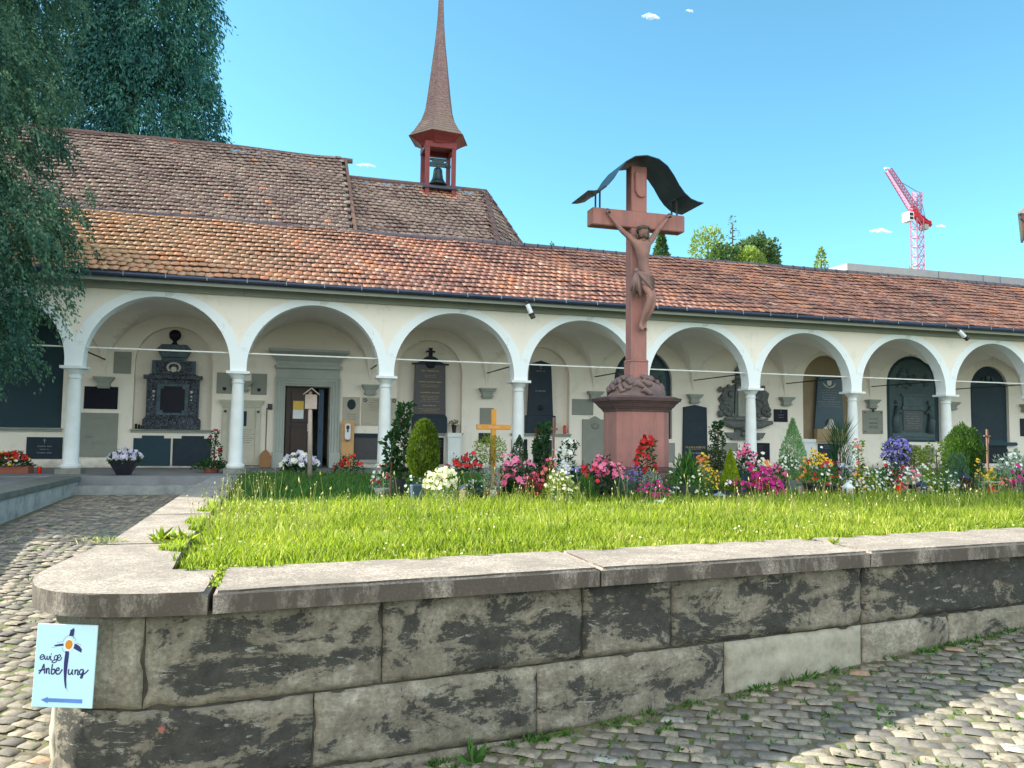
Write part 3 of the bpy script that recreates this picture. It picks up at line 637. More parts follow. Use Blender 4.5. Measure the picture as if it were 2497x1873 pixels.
# choir roof, lower, with a hipped apse end
ze2=6.1; ye2=3.55; zr2=9.33; pb=math.atan2(zr2-ze2,7.5-ye2); cb,sb=math.cos(pb),math.sin(pb)
A_=(10.45,ye2,ze2);B_=(12.35,5.5,ze2);C_=(12.35,9.5,ze2);D_=(10.45,11.45,ze2);T_=(10.93,7.5,zr2)
mb=MB(); mb.add([(6.1,ye2,ze2-.1),(A_[0],A_[1],ze2-.1),(B_[0],B_[1],ze2-.1),(C_[0],C_[1],ze2-.1),(D_[0],D_[1],ze2-.1),(6.1,11.45,ze2-.1),(6.1,7.5,zr2-.06),(T_[0],T_[1],zr2-.06)],[(0,1,7,6),(1,2,7),(2,3,7),(3,4,7),(4,5,6,7),(0,6,5),(0,5,4,3,2,1)])
mb.build('choir_roof_deck',M['fascia'],ch)
h2=math.hypot(zr2-ze2,7.5-ye2)
tiles('choir_roof_tiles',(6.12,ye2,ze2),(1,0,0),(0,cb,sb),(0,-sb,cb),4.5,h2,.20,.235,M['oldtile'],ch,xr=lambda b:4.33+.48*b/h2,seed=9,sag=.03,th=.025,patch=(3.13,.62,.75))
P0=Vector(A_);P1=Vector(B_);PT=Vector(T_); U=(P1-P0).normalized(); N=(P1-P0).cross(PT-P0).normalized(); N=N if N.z>0 else -N; Sv=N.cross(U); 
Sv=Sv if Sv.z>0 else -Sv; hh=(PT-P0).dot(Sv); ax=(PT-P0).dot(U); L=(P1-P0).length
tiles('apse_roof_tiles',P0,U,Sv,N,L,hh,.20,.235,M['oldtile'],ch,xl=lambda b:ax*b/hh,xr=lambda b:L+(ax-L)*b/hh,seed=11,sag=.01)
P2=Vector(C_); U=(P2-P1).normalized(); N=(P2-P1).cross(PT-P1).normalized(); N=N if N.z>0 else -N; Sv=N.cross(U); Sv=Sv if Sv.z>0 else -Sv; hh3=(PT-P1).dot(Sv); ax3=(PT-P1).dot(U); L3=(P2-P1).length
tiles('apse_side_roof_tiles',P1,U,Sv,N,L3,hh3,.20,.235,M['oldtile'],ch,xl=lambda b:ax3*b/hh3,xr=lambda b:L3+(ax3-L3)*b/hh3,seed=12,sag=.01)
mb=MB()
def hip(P,Q,r,n):
    for i in range(n):
        a=P.lerp(Q,i/n); b=P.lerp(Q,(i+1.05)/n); mb.tube([a,b],[r*1.1,r*.85],8)
hip(Vector(A_)+Vector((0,0,.06)),PT+Vector((0,0,.06)),.10,11); hip(Vector(B_)+Vector((0,0,.06)),PT+Vector((0,0,.06)),.10,11)
for x in np.arange(6.15,10.9,.4): mb.tube([(x,7.5,zr2+.05),(x+.4,7.5,zr2+.06)],[.10,.085],8)
mb.build('hip_and_ridge_tiles',M['oldtile'],ch)
# bell turret
tx,ty=9.25,7.5
mb=MB(); mb.box(tx-.57,tx+.57,ty-.57,ty+.57,9.17,9.24); turret=mb.build('bell_turret',M['gutter'],ch)
pm_=MB().box(-.068,.068,-.068,.068,8.7,10.72).mesh('post')
for a in(-.45,.45):
    for b in(-.45,.45): link('post',pm_,M['redpaint'],turret,loc=(tx+a,ty+b,0))
mb=MB(); mb.box(tx-.53,tx+.53,ty-.53,ty-.41,10.58,10.78); mb.box(tx-.53,tx+.53,ty+.41,ty+.53,10.58,10.78); mb.box(tx-.53,tx-.41,ty-.409,ty+.409,10.58,10.78); mb.box(tx+.41,tx+.53,ty-.409,ty+.409,10.58,10.78)
mb.lathe([(.62,10.72),(.70,10.80),(.86,10.90),(1.02,10.98),(1.02,11.02)],6,(tx,ty,0),rot=R(8)); mb.build('cornice',M['redpaint'],turret)
prof=[(1.06,11.0),(.86,11.24),(.62,11.62),(.49,12.0),(.42,12.5),(.345,13.1),(.27,13.75),(.195,14.35),(.135,15.0),(.10,15.6),(.085,16.0),(.07,16.6)]
mb=MB()
pr2=[]
for i in range(len(prof)-1):
    (r0,z0),(r1,z1)=prof[i],prof[i+1]; k=max(1,int((z1-z0)/.085))
    for j in range(k):
        a=j/k; b=(j+1)/k; ra=r0+(r1-r0)*a; rb=r0+(r1-r0)*b; za=z0+(z1-z0)*a; zb=z0+(z1-z0)*b
        pr2+=[(ra+.012,za),(rb+.002,zb)]
t=NT('spire_shingle'); sp_=t.n.new('ShaderNodeSeparateXYZ'); t.l(t.tc.outputs['Object'],sp_.inputs[0])
c=t.ramp(t.noise(16,5,.8),[(.3,(.13,.075,.08)),(.5,(.25,.15,.14)),(.72,(.42,.30,.27))]); lo=t.ramp(t.math('MULTIPLY',t.math('ADD',sp_.outputs[2],-11),.8),[(0,1.),(1,0.)]); mo=t.ramp(t.noise(5,5),[(.4,0.),(.6,1.)])
c=t.mix(t.math('MULTIPLY',t.math('MULTIPLY',lo,mo),.6),c,(.22,.20,.10)); t.color(c); t.set(rough=.85); t.bump(t.noise(50,3),.4,.01)
mb.lathe(pr2,6,(tx,ty,0),rot=R(8)); mb.build('spire',t.m,turret)
mb=MB(); mb.lathe([(.08,16.3),(.055,17.0),(.04,17.8),(.03,18.6)],8,(tx,ty,0)); mb.build('spire_tip',M['white'],turret)
mb=MB(); mb.lathe([(.035,10.05),(.12,10.02),(.15,9.95),(.165,9.8),(.19,9.66),(.25,9.55),(.31,9.47),(.31,9.45),(.27,9.45)],20,(tx,ty,0)); bell=mb.build('bell',M['bronze'],turret,smooth=True)
mb=MB(); mb.tube([(tx,ty,9.6),(tx,ty,9.36)],.02); mb.ball((tx,ty,9.34),.045); mb.box(tx-.44,tx+.44,ty-.05,ty+.05,10.08,10.16); mb.box(tx-.2,tx+.2,ty-.07,ty+.07,10.16,10.30); mb.box(tx-.28,tx+.28,ty-.06,ty+.06,10.30,10.36)
for q in(-.36,-.25,.25,.36): mb.box(tx+q-.03,tx+q+.03,ty-.05,ty+.05,10.16,10.23)
mb.tube([(tx,ty,10.0),(tx,ty,10.1)],.06); mb.tube([(tx+.38,ty,10.1),(tx+.36,ty,9.3)],.008,4); mb.build('bell_yoke',M['bronze'],turret)
mb=MB(); mb.box(tx-.80,tx+.80,ty-.10,ty+.10,9.30,9.37); mb.build('lead_flashing',M['slab'],turret)
# ---------------------------------------------------------------- memorials on the back wall
def inscr(parent,x0,x1,z0,z1,rows,Y,mat,seed=0,fill=.7,hs=.34,name='inscription'):
    r=random.Random(seed); mb=MB(); dz=(z1-z0)/rows
    for i in range(rows):
        zc=z1-dz*(i+.5); tot=(x1-x0)*r.uniform(fill*.6,1 if fill>.7 else fill); x=(x0+x1)/2-tot/2; xe=x+tot; h=dz*hs*r.uniform(.8,1.1)
        while x<xe-.01:
            wd=min(r.uniform(.5,3.0)*dz,xe-x); k=x
            while k<x+wd:      # strokes inside a word
                sw=dz*.10; mb.box(k,k+sw,Y-.003,Y+.001,zc-h*r.uniform(.4,.5),zc+h*r.uniform(.3,.5)); k+=dz*r.uniform(.18,.26)
            x+=wd+dz*.35
    return mb.build(name,mat,parent)
def plaque(rect,label,mat,t=.04,cat='plaque',name='memorial_plaque',ins=None,shape=None,bevel=.004,Y=YB,group=None):
    x0,x1,z0,z1=pr(*rect) if rect[2]>20 else rect
    T=thing(name,label,cat,((x0+x1)/2,Y,z0),group=group)
    mb=MB(); w=(x1-x0)/2; h=z1-z0; P=shape(w,h) if shape else [(-w,0),(w,0),(w,h),(-w,h)]
    mb.prism(P,-t,-.001); mb.build('panel',mat,T,bevel)
    
    if ins:
        for (u0,u1,v0,v1,rows,m_,*k) in ins: inscr(T,-w+2*w*u0,-w+2*w*u1,h*v0,h*v1,rows,-t,M[m_],seed=int(rect[0]*7+rows),hs=(k[0] if k else .34))
    return T,w,h
pt=lambda w,h:[(-w,0),(w,0),(w,h*.88),(0,h),(-w,h*.88)]
taper=lambda f,c:(lambda w,h:[(-w,0),(w,0),(w*f,h*c),(0,h),(-w*f,h*c)])
def cross_mesh(x,z,s,Y,name,mat,parent,t=.25):
    mb=MB(); mb.box(x-s*t/2,x+s*t/2,Y-.01,Y,z-s,z+s*.6); mb.box(x-s*.5,x-s*t/2-.0005,Y-.01,Y,z,z+s*t); mb.box(x+s*t/2+.0005,x+s*.5,Y-.01,Y,z,z+s*t); return mb.build(name,mat,parent)
# left niche
T,w,h=plaque((-75,155,705,1042),'large dark blue-green slate panel filling the niche behind the leftmost tree branches',M['slate'],.05,shape=lambda w,h:nichepoly(-w,w,0,h),Y=YB+.20)
T,w,h=plaque((64.6,152.5,1066,1119),'dark blue inscribed plaque low on the wall left of the first full column',M['granite'],.03,ins=[(.1,.9,.5,.66,1,'silver'),(.25,.75,.38,.5,1,'silver'),(.1,.9,.2,.36,1,'silver')])
cross_mesh(0,h*.85,.07,-.03,'cross',M['silver'],T,.15)
plaque((277.8,320.5,858,911),'small grey plaque high on the wall beside the black marble monument',M['plaque'],.03,ins=[(.15,.85,.66,.8,2,'ink')])
plaque((205.5,287.7,943,997.4),'plain black rectangular plaque under the first corbel',M['black'],.03)
plaque((196,287,1007,1114),'large grey-beige slab with two faint lines of names, under a black plaque',M['plaque'],.05,ins=[(.05,.45,.42,.48,2,'faint'),(.05,.95,.27,.36,2,'faint'),(.05,.95,.86,.9,1,'faint')])
notch=lambda w,h:[(-w,0),(w,0),(w,h*.91),(w*.62,h*.91),(w*.62,h),(-w*.56,h),(-w*.56,h*.91),(-w,h*.91)]
plaque((324.7,416,1062,1136),'dark notched panel, left of the two under the black marble monument',M['slate'],.03,shape=notch)
plaque((421,514,1063,1136),'dark brownish notched panel, right of the two under the black marble monument',M['granite'],.03,shape=notch)
T,w,h=plaque((528.6,567.2,908.8,959.8),'grey plaque with black shield, left of the second column',M['plaque'],.03)
def shield(T,w,h,s=.09,x=0,z=None,Y=-.03,mat='black'):
    z=h*.22 if z is None else z; mb=MB(); mb.prism([(x-s/2,z+s*.5),(x-s/2,z),(x-s*.35,z-s*.35),(x,z-s*.5),(x+s*.35,z-s*.35),(x+s/2,z),(x+s/2,z+s*.5)],Y-.012,Y); mb.build('shield',M[mat],T)
shield(T,w,h)
T,w,h=plaque((613,650.7,911.6,962.8),'grey plaque with black shield, between the second column and the portal',M['plaque'],.03); shield(T,w,h)
# classical epitaph
x0,x1,z0,z1=pr(533,643,976,1134)
T=thing('stone_epitaph','pale classical stone epitaph with pilasters behind the second column','epitaph',((x0+x1)/2,YB,z0)); w=(x1-x0)/2;h=z1-z0
mb=MB(); mb.box(-w*.78,w*.78,-.05,-.001,.08,h*.9); mb.build('panel',M['epitaph'],T)
for sx_ in(-1,1):
    mb=MB(); mb.box(min(sx_*w*.62,sx_*w*.84),max(sx_*w*.62,sx_*w*.84),-.09,-.051,.08,h*.88); q=mb.build('pilaster',M['epitaph'],T,.006); shield(q,w,h,.07,sx_*w*.73,h*.82,-.09,'ink')
mb=MB(); mb.box(-w*.9,w*.9,-.13,-.001,0,.05); mb.box(-w*.86,w*.86,-.11,-.001,.051,.079); mb.build('base_moulding',M['epitaph'],T,.006)
mb=MB()
for a,b,c,d in ((.86,.09,.89,.925),(.91,.12,.926,.955),(.97,.15,.956,.98),(1.0,.17,.981,1.0)): mb.box(-w*a,w*a,-b,-.001,h*c,h*d)
mb.build('cornice',M['epitaph'],T)
inscr(T,-w*.55,w*.58,h*.33,h*.56,7,-.05,M['ink'],5,.9,.4); mb=MB(); mb.box(w*.05,w*.22,-.056,-.051,h*.6,h*.83); mb.build('dark_inlay',M['granite'],T)
# black marble monument
x0,x1,z0,z1=pr(350,497.3,806,1047,YB+.05); cx=(x0+x1)/2
T=thing('marble_monument','tall black marble monument topped by an urn in the first niche','monument',(cx,YB+.02,z0)); w=(x1-x0)/2;h=z1-z0; D=-.02
mb=MB(); mb.prism([(-w*.95,0),(w*.95,0),(w*.95,h*.09),(w*.84,h*.125),(-w*.84,h*.125),(-w*.95,h*.09)],D-.16,-.001); mb.build('base',M['blackmarble'],T,.008)
mb=MB(); mb.box(-w*.82,w*.82,D-.08,-.002,h*.125,h*.50); mb.build('body',M['blackmarble'],T)
for s_ in(-1,1):
    mb=MB(); mb.box(min(s_*w*.60,s_*w*.82),max(s_*w*.60,s_*w*.82),D-.115,D-.081,h*.125,h*.50); q=mb.build('pilaster',M['blackmarble'],T,.004)
    mb=MB(); mb.ball((s_*w*.62,D-.125,h*.375),.035); mb.ball((s_*w*.62,D-.125,h*.33),.025); mb.ball((s_*w*.62,D-.125,h*.295),.022); mb.build('carved_ornament',M['whitestone'],q,smooth=True)
    mb=MB(); mb.box(min(s_*w*.83,s_*w*.87),max(s_*w*.83,s_*w*.87),D-.06,-.003,h*.125,h*.5); mb.build('edge_trim',M['marbletrim'],q)
fr=lambda a,b,c,d,e:[(-a,b+e),(-a+e,b+e),(-a+e,b),(a-e,b),(a-e,b+e),(a,b+e),(a,d-e),(a-e,d-e),(a-e,d),(-a+e,d),(-a+e,d-e),(-a,d-e)]
mb=MB(); mb.prism([(-w*.53,h*.14),(w*.53,h*.14),(w*.53,h*.455),(-w*.53,h*.455)],D-.10,D-.081); mb.build('panel_frame',M['marbletrim'],T,.004)
mb=MB(); mb.prism(fr(w*.40,h*.165,0,h*.43,w*.09),D-.108,D-.101); mb.build('inscription_panel',M['black'],T)
mb=MB(); mb.box(-w*.97,w*.97,D-.17,-.001,h*.501,h*.54); mb.box(-w*.80,w*.80,D-.13,-.001,h*.541,h*.55); mb.build('ledge',M['blackmarble'],T,.006)
mb=MB(); mb.box(-w*.72,w*.72,D-.09,-.002,h*.55,h*.69); mb.build('upper_frame',M['marbletrim'],T,.01)
mb=MB(); mb.prism([(-w*.6,h*.553),(w*.6,h*.553),(w*.6,h*.675),(-w*.6,h*.675)],D-.10,D-.091); mb.build('upper_panel',M['blackmarble'],T)
mb=MB(); mb.ball((0,D-.11,h*.60),.075,sq=(1,.35,1))
for k in range(15):
    a=PI*(k/14*1.5-.25); mb.ball((.15*math.cos(a),D-.11,h*.62+.115*math.sin(a)),.026,8,sq=(1.2,.5,.8))
mb.build('wreath_ornament',M['whitestone'],T)
mb=MB(); mb.box(-w*.42,w*.38,D-.10,-.002,h*.69,h*.72); mb.prism([(-w*.42,h*.72),(w*.42,h*.72),(w*.58,h*.80),(w*.42,h*.85),(-w*.42,h*.85),(-w*.58,h*.80)],D-.16,-.002); mb.build('sarcophagus',M['marbletrim'],T,.006)
mb=MB(); mb.lathe([(.10,h*.85),(.05,h*.87),(.045,h*.885),(.13,h*.915),(.15,h*.95),(.13,h*.98),(.05,h*1.0)],16,(0,D-.10,0),sq=.6); mb.build('urn',M['black'],T,smooth=True)
def sill(k,ov=.04,mat='greystone',z=None,label=None):
    x0,x1,z0,z1=NI[k]; mb=MB(); mb.box(x0-ov,x1+ov,YB-.10,YB+.21,z0-.035,z0-.001); mb.box(x0-ov*.6,x1+ov*.6,YB-.06,YB-.001,z0-.085,z0-.036); mb.build('niche_sill',M[mat],arc,.005)
for k in 'abcd': sill(k)
# portal
x0,x1,z1=door[0],door[1],door[3]; T=thing('stone_portal','grey stone door surround with a heavy moulded cornice','portal',((x0+x1)/2,YB,0)); w=(x1-x0)/2; h=z1
po=pr(660,836,856,1150); W=(po[1]-po[0])/2; H=po[3]
for s_ in(-1,1):
    mb=MB()
    a,b=sorted((s_*(w+.001),s_*W*.945)); mb.box(a,b,-.16,-.001,.0,.42)
    for i,(u0,u1,d) in enumerate(((0,.2,.06),(.2,.5,.085),(.5,.8,.11),(.8,1,.14))):
        a,b=sorted((s_*(w+(W*.90-w)*u0),s_*(w+(W*.90-w)*u1))); mb.box(a+.0005,b-.0005,-d,-.001,.421,h+(W*.88-w)*u1-.001)
    mb.build('jamb',M['portal'],T,.006)
mb=MB()
for (u0,u1,d) in ((0,.2,.06),(.2,.5,.085),(.5,.8,.11),(.8,1,.14)):
    zz=h+(W*.88-w)*u0; z2=h+(W*.88-w)*u1; xx=w+(W*.90-w)*u1; mb.box(-xx,xx,-d-.001,-.001,zz+.0005,z2-.0005)
zt=h+(W*.88-w); mb.box(-W*.87,W*.87,-.11,-.001,zt,zt+.22); mb.build('lintel',M['portal'],T,.006)
mb=MB(); mb.prism([(-W*.90,zt+.221),(W*.90,zt+.221),(W*.90,zt+.27),(W*.95,zt+.30),(-W*.95,zt+.30),(-W*.90,zt+.27)],-.20,-.001)
c0=zt+.301; top=H; pf=[(.86,0),(.87,.25),(.92,.42),(.985,.66),(1.08,.80),(1.11,.86),(1.11,1.0)]
v=[];f=[]
for k,u in pf: z=c0+(top-c0)*u; d=.14+(k-.86)*1.4; v+=[(-W*k,-d,z),(W*k,-d,z),(W*k,-.001,z),(-W*k,-.001,z)]
for i in range(len(pf)-1):
    for q in range(4): f.append((i*4+q,i*4+(q+1)%4,i*4+4+(q+1)%4,i*4+4+q))
f.append((3,2,1,0)); e=(len(pf)-1)*4; f.append((e,e+1,e+2,e+3)); mb.add(v,f); mb.build('cornice',M['portal'],T,.004)
# door leaf, half open inwards
T=thing('chapel_door','dark brown panelled wooden door standing open in the stone portal','door',(door[0]+.02,YB+.22,0),R(10))
dw=(door[1]-door[0])*.60; mb=MB(); mb.box(0,dw,-.05,0,.01,h-.02); mb.build('leaf',M['door'],T,.004)
for (a,b) in ((.14,.5),(.55,.68),(.74,.95)):
    mb=MB(); mb.box(dw*.18,dw*.82,-.075,-.051,h*a,h*b); mb.build('door_panel',M['door'],T,.012)
mb=MB(); mb.lathe([(.012,0),(.04,.06),(.045,.12),(.03,.17),(.04,.22),(.012,.28)],12,(dw*.88,-.055,h*.43),sq=.3); mb.build('lock_plate',M['white'],T)
mb=MB(); mb.tube([(dw*.88,-.06,h*.48),(dw*.88,-.11,h*.48),(dw*.76,-.11,h*.48)],.012); mb.build('handle',M['iron'],T)
T2=thing('door_notice','yellow and white notice sheet on the brown door','notice',(0,0,0)); T2.parent=None
Md=Matrix.Translation((door[0]+.02,YB+.22,0))@Matrix.Rotation(R(10),4,'Z'); T2.matrix_world=Md
mb=MB(); mb.box(dw*.26,dw*.66,-.081,-.077,h*.71,h*.82); mb.build('yellow_sheet',pm('yellow_paper',(.75,.50,.10),None,5,.8,0),T2); mb=MB(); mb.box(dw*.26,dw*.66,-.081,-.077,h*.60,h*.709); mb.build('white_sheet',M['white'],T2)
T=thing('inner_door','blue-grey inner door edge inside the dark chapel entrance','door',(door[1]-.28,YB+.45,0)); mb=MB(); mb.box(0,.14,0,.04,.01,h*.98); mb.build('leaf',M['bluedoor'],T); mb=MB(); mb.tube([(.07,-.01,h*.45),(.07,-.05,h*.45),(.02,-.05,h*.45)],.01); mb.build('handle',M['iron'],T)
# peel leaning on the wall, dark box, board with dispenser
x,_,z=[float(q) for q in onY(646,1145,YB-.25)]
T=thing('wooden_peel','long-handled flat wooden peel leaning against the wall left of the portal','peel',(x,YB-.33,0.0)); T.rotation_euler=(R(-9),0,0)
mb=MB(); mb.prism([(-.14,.02),(.14,.02),(.15,.30),(.09,.42),(.02,.48),(-.02,.48),(-.09,.42),(-.15,.30)],-.012,.012); mb.build('blade',pm('orange_brown_wood',(.33,.17,.07),(.25,.12,.05),9,.7,.1),T,.004)
mb=MB(); mb.tube([(0,0,.46),(0,0,1.6)],.016,8); mb.build('handle',M['brownwood'],T)
x0,x1,z0,z1=pr(654,663,985,999); T=thing('wall_intercom','small dark square box on the wall beside the portal','intercom',((x0+x1)/2,YB,z0)); mb=MB(); mb.box(-.06,.06,-.05,-.001,0,.15); mb.build('housing',M['iron'],T,.008); mb=MB(); mb.box(-.035,.035,-.056,-.051,.07,.12); mb.build('cover',M['gutter'],T)
x0,x1,z0,z1=pr(832.4,862.5,1027,1122,YB-.2); T=thing('dispenser_board','upright pale wooden board with a stand beside the portal','board',((x0+x1)/2,YB-.2,0.0)); w=(x1-x0)/2
mb=MB(); mb.box(-w,w,-.02,.02,.02,z1); mb.build('board',M['lightwood'],T,.004); mb=MB(); mb.box(-w*1.1,w*1.1,-.14,.14,0,.02); mb.build('foot',M['lightwood'],T)
T=thing('sanitizer_dispenser','white wall dispenser fixed to the pale wooden board','dispenser',((x0+x1)/2-.01,YB-.2,z1-.50)); 
mb=MB(); mb.prism([(-.075,.03),(-.05,0),(.05,0),(.075,.03),(.078,.40),(.055,.43),(-.055,.43),(-.078,.40)],-.12,-.021); mb.build('housing',M['white'],T,.012)
mb=MB(); mb.lathe([(.035,.28),(.045,.33),(.035,.38)],12,(0,-.12,0),sq=.4); mb.box(-.02,.02,-.128,-.121,.2,.28); mb.build('window',M['iron'],T); mb=MB(); mb.box(-.035,.035,-.11,-.04,-.04,-.001); mb.build('nozzle',M['greypot'],T)
# plaques right of portal
T,w,h=plaque((835.7,877,968.5,1037.5),'beige plaque with a dark oval portrait medallion right of the portal',M['beigeplaque'],.03,ins=[(.15,.95,.18,.42,3,'ink')])
mb=MB(); mb.lathe([(.11,0),(.115,.012),(.10,.02)],20,(0,0,0),sq=1.25); q=mb.build('medallion',M['granite'],T); q.rotation_euler=(R(90),0,0); q.location=(0,-.031,h*.74)
T,w,h=plaque((881.5,966,970,1038),'wide beige plaque of small engraved text with two black emblems',M['beigeplaque'],.03,ins=[(.25,.75,.86,.95,1,'ink'),(.1,.9,.78,.86,1,'ink'),(.03,.97,.50,.76,6,'ink'),(.05,.3,.05,.1,1,'faint')])
for q in(.1,.93):
    mb=MB(); 
    for k in range(5): a=2*PI*k/5; mb.ball((-w+2*w*q+.04*math.cos(a),-.03,h*.90+.04*math.sin(a)),.022,8,sq=(1,.3,1))
    mb.build('emblem',M['ink'],T)
T,w,h=plaque((863,930,1057,1130),'dark grey framed panel low on the wall left of the third column',M['browngranite'],.03); mb=MB(); mb.prism([(-w,h*.86),(w,h*.86),(w,h),(-w,h)],-.06,-.031); mb.build('frame_head',M['granite'],T)
mb=MB(); mb.prism([(-w*1.04,0),(w*1.04,0),(w*1.04,.10),(-w*1.04,.10)],-.055,-.031); mb.build('frame_foot',M['greystone'],T)
# Gothic-lettered granite stele with cross
x0,x1,z0,z1=pr(1001,1092,849,1056,YB+.05); cx=(x0+x1)/2; T=thing('stele','tall granite stele of gilded lettering crowned by a black cross','stele',(cx,YB+.02,z0)); w=(x1-x0)/2;h=z1-z0
mb=MB(); mb.prism([(-w*.93,0),(w*.93,0),(w*.93,h*.18),(w*.83,h*.215),(-w*.83,h*.215),(-w*.93,h*.18)],-.14,-.001); mb.build('base',M['granite'],T,.006)
mb=MB(); mb.prism([(-w*.86,h*.216),(w*.86,h*.216),(w*.80,h*.80),(-w*.80,h*.80)],-.09,-.001); mb.build('slab',M['browngranite'],T,.005)
mb=MB(); hp=[(-w*.98,h*.80),(w*.98,h*.80),(w*1.0,h*.815),(w*.72,h*.82),(w*.45,h*.845)]+[(w*.42*math.cos(PI*k/10),h*.845+h*.055*math.sin(PI*k/10)) for k in range(11)]+[(-w*.45,h*.845),(-w*.72,h*.82),(-w*1.0,h*.815)]
mb.prism(hp,-.12,-.001); mb.build('pediment',M['granite'],T,.004)
mb=MB(); mb.lathe([(w*.27,0),(w*.25,.02),(w*.1,.025)],18,(0,0,0)); q=mb.build('roundel',M['black'],T); q.rotation_euler=(R(90),0,0); q.location=(0,-.121,h*.815)
mb=MB(); mb.box(-w*.10,w*.10,-.09,-.03,h*.90,h); mb.box(-w*.24,-w*.101,-.085,-.035,h*.945,h*.965); mb.box(w*.101,w*.24,-.085,-.035,h*.945,h*.965); mb.box(-w*.16,w*.16,-.095,-.025,h*.885,h*.899); mb.build('cross',M['black'],T)
for v0,v1,rows,x_ in ((.70,.755,1,.55),(.645,.685,2,.4),(.575,.62,1,.62),(.53,.57,2,.5),(.45,.495,1,.68),(.36,.44,4,.62),(.30,.34,1,.45),(.235,.29,3,.6)): inscr(T,-w*x_,w*x_,h*v0,h*v1,rows,-.09,M['gold'],int(v0*99),.9,.36)
def blockthing(rect,label,name,cat,mat,Y,t=.3):
    x0,x1,z0,z1=pr(*rect,Y); T=thing(name,label,cat,((x0+x1)/2,Y,0)); w=(x1-x0)/2; mb=MB(); mb.box(-w*.86,w*.86,0,t,0,z1-.12); mb.build('shaft',mat,T,.006); mb=MB(); mb.box(-w*.60,w*.60,-.008,-.001,.12,z1-.25); mb.build('sunk_panel',mat,T)
    mb=MB(); mb.box(-w*.97,w*.97,-.03,t+.001,z1-.119,z1); mb.build('cap',mat,T,.012); return T
blockthing((1090,1126,1056,1135),'pale grey stone pedestal in front of the granite stele niche','stone_pedestal','pedestal',M['column'],YB-.42,.30)
T,w,h=plaque((1062,1081,1067,1132),'narrow black plaque with pale lettering below the granite stele',M['black'],.03,ins=[(.15,.9,.62,.92,5,'silver')])
plaque((1170,1203,995,1036),'grey plaque on the wall directly above the orange cross arm',M['plaque'],.03)
plaque((1167,1195,1056,1080),'small dark plaque on the wall beneath the orange cross arm',M['granite'],.03)
x0,x1,z0,z1=pr(1279,1351,880,1057,YB+.05); T=thing('obelisk_stele','tapered black stele with a small carved cross in the fourth arch niche','stele',((x0+x1)/2,YB+.02,z0)); w=(x1-x0)/2;h=z1-z0
mb=MB(); mb.box(-w,w,-.14,-.001,0,h*.245); mb.build('base',M['granite'],T,.01); mb=MB(); mb.prism([(-w*.86,h*.246),(w*.86,h*.246),(w*.70,h*.955),(0,h),(-w*.70,h*.955)],-.09,-.001); mb.build('slab',M['granite'],T,.005)
mb=MB(); mb.lathe([(.09,0),(.085,.02),(.03,.03)],14,(0,0,0)); q=mb.build('rosette',M['black'],T); q.rotation_euler=(R(90),0,0); q.location=(0,-.091,h*.35)
cross_mesh(0,h*.92,.09,-.09,'cross',M['silver'],T,.12); inscr(T,-w*.45,w*.45,h*.83,h*.88,1,-.09,M['silver'],4,.9); inscr(T,-w*.55,w*.55,h*.56,h*.60,1,-.09,M['silver'],8,.9)
plaque((1247,1285,1071,1116),'black plaque low behind the fourth column',M['black'],.03)
plaque((1300,1345,1073,1130),'grey low plaque right of the black one behind the tall climbers',M['granite'],.03)
plaque((1395,1446,973.6,1012),'plain grey plaque left of the red sandstone pedestal',M['plaque'],.03)
ogee=lambda w,h:[(-w,0),(w,0),(w,h*.93),(w*.45,h*.93),(w*.25,h*.965),(0,h),(-w*.25,h*.965),(-w*.45,h*.93),(-w,h*.93)]
T,w,h=plaque((1419,1480,1014.5,1135),'tall grey gravestone slab with ogee top and carved crest beside the pedestal',M['plaque'],.05,shape=ogee,cat='gravestone',name='gravestone_slab')
mb=MB(); mb.tube([(.12*math.cos(a),-.052,h*.80+.09*math.sin(a)) for a in np.linspace(2.6,6.8,12)],.012,5); mb.tube([(-.06,-.052,h*.84),(.06,-.052,h*.84),(.07,-.052,h*.77),(0,-.052,h*.73),(-.07,-.052,h*.77),(-.06,-.052,h*.84)],.010,5); mb.build('crest',M['faint'],T)
# dark arched relief behind the crucifix
def arched(k,label,frame,inner,point=0,fig=0,Y=YB+.20,name='arched_relief'):
    x0,x1,z0,z1=NI[k]; T=thing(name,label,'relief',((x0+x1)/2,Y,z0)); w=(x1-x0)/2-.01;h=z1-z0-.01
    mb=MB(); mb.prism(nichepoly(-w,w,.0,h,point),-.10,-.001); mb.build('slab',frame,T); mb=MB(); mb.prism(nichepoly(-w*.84,w*.84,.08,h*.96,point),-.112,-.101); mb.build('panel',inner,T); return T,w,h
T,w,h=arched('e','dark green arched relief half hidden behind the red sandstone cross',M['slate'],M['relief'])
mb=MB(); r_=random.Random(4)
for k in range(34): a=r_.uniform(-w*.7,w*.7); b=r_.uniform(.2*h,.8*h); mb.tube([(a,-.115,b),(a+r_.uniform(-.15,.15),-.125,b+r_.uniform(.05,.2)),(a+r_.uniform(-.25,.25),-.115,b+r_.uniform(.05,.3))],[.03,.045,.015],6)
mb.build('carved_figures',M['relief2'],T,smooth=True)
plaque((1627,1645,1080,1128),'narrow grey plaque low to the right of the sandstone pedestal',M['plaque'],.03)
T,w,h=plaque((1662.9,1723,987.7,1118),'black pointed gravestone with gilded name lettering between pedestal and baroque epitaph',M['granite'],.07,shape=taper(.93,.955),cat='gravestone',name='gravestone')
for b_,sz,z_ in (('PAULINE & ALBERTINE',.095,.205),):
    q=textmesh(b_,sz,'lettering',M['gold'],T,XZ(0,-.072,h*z_))
    q.scale=(.72,1,1)
inscr(T,-w*.8,w*.8,h*.06,h*.14,1,-.07,M['silver'],3,.95); inscr(T,-w*.6,w*.6,h*.155,h*.18,1,-.07,M['gold'],5,.9)
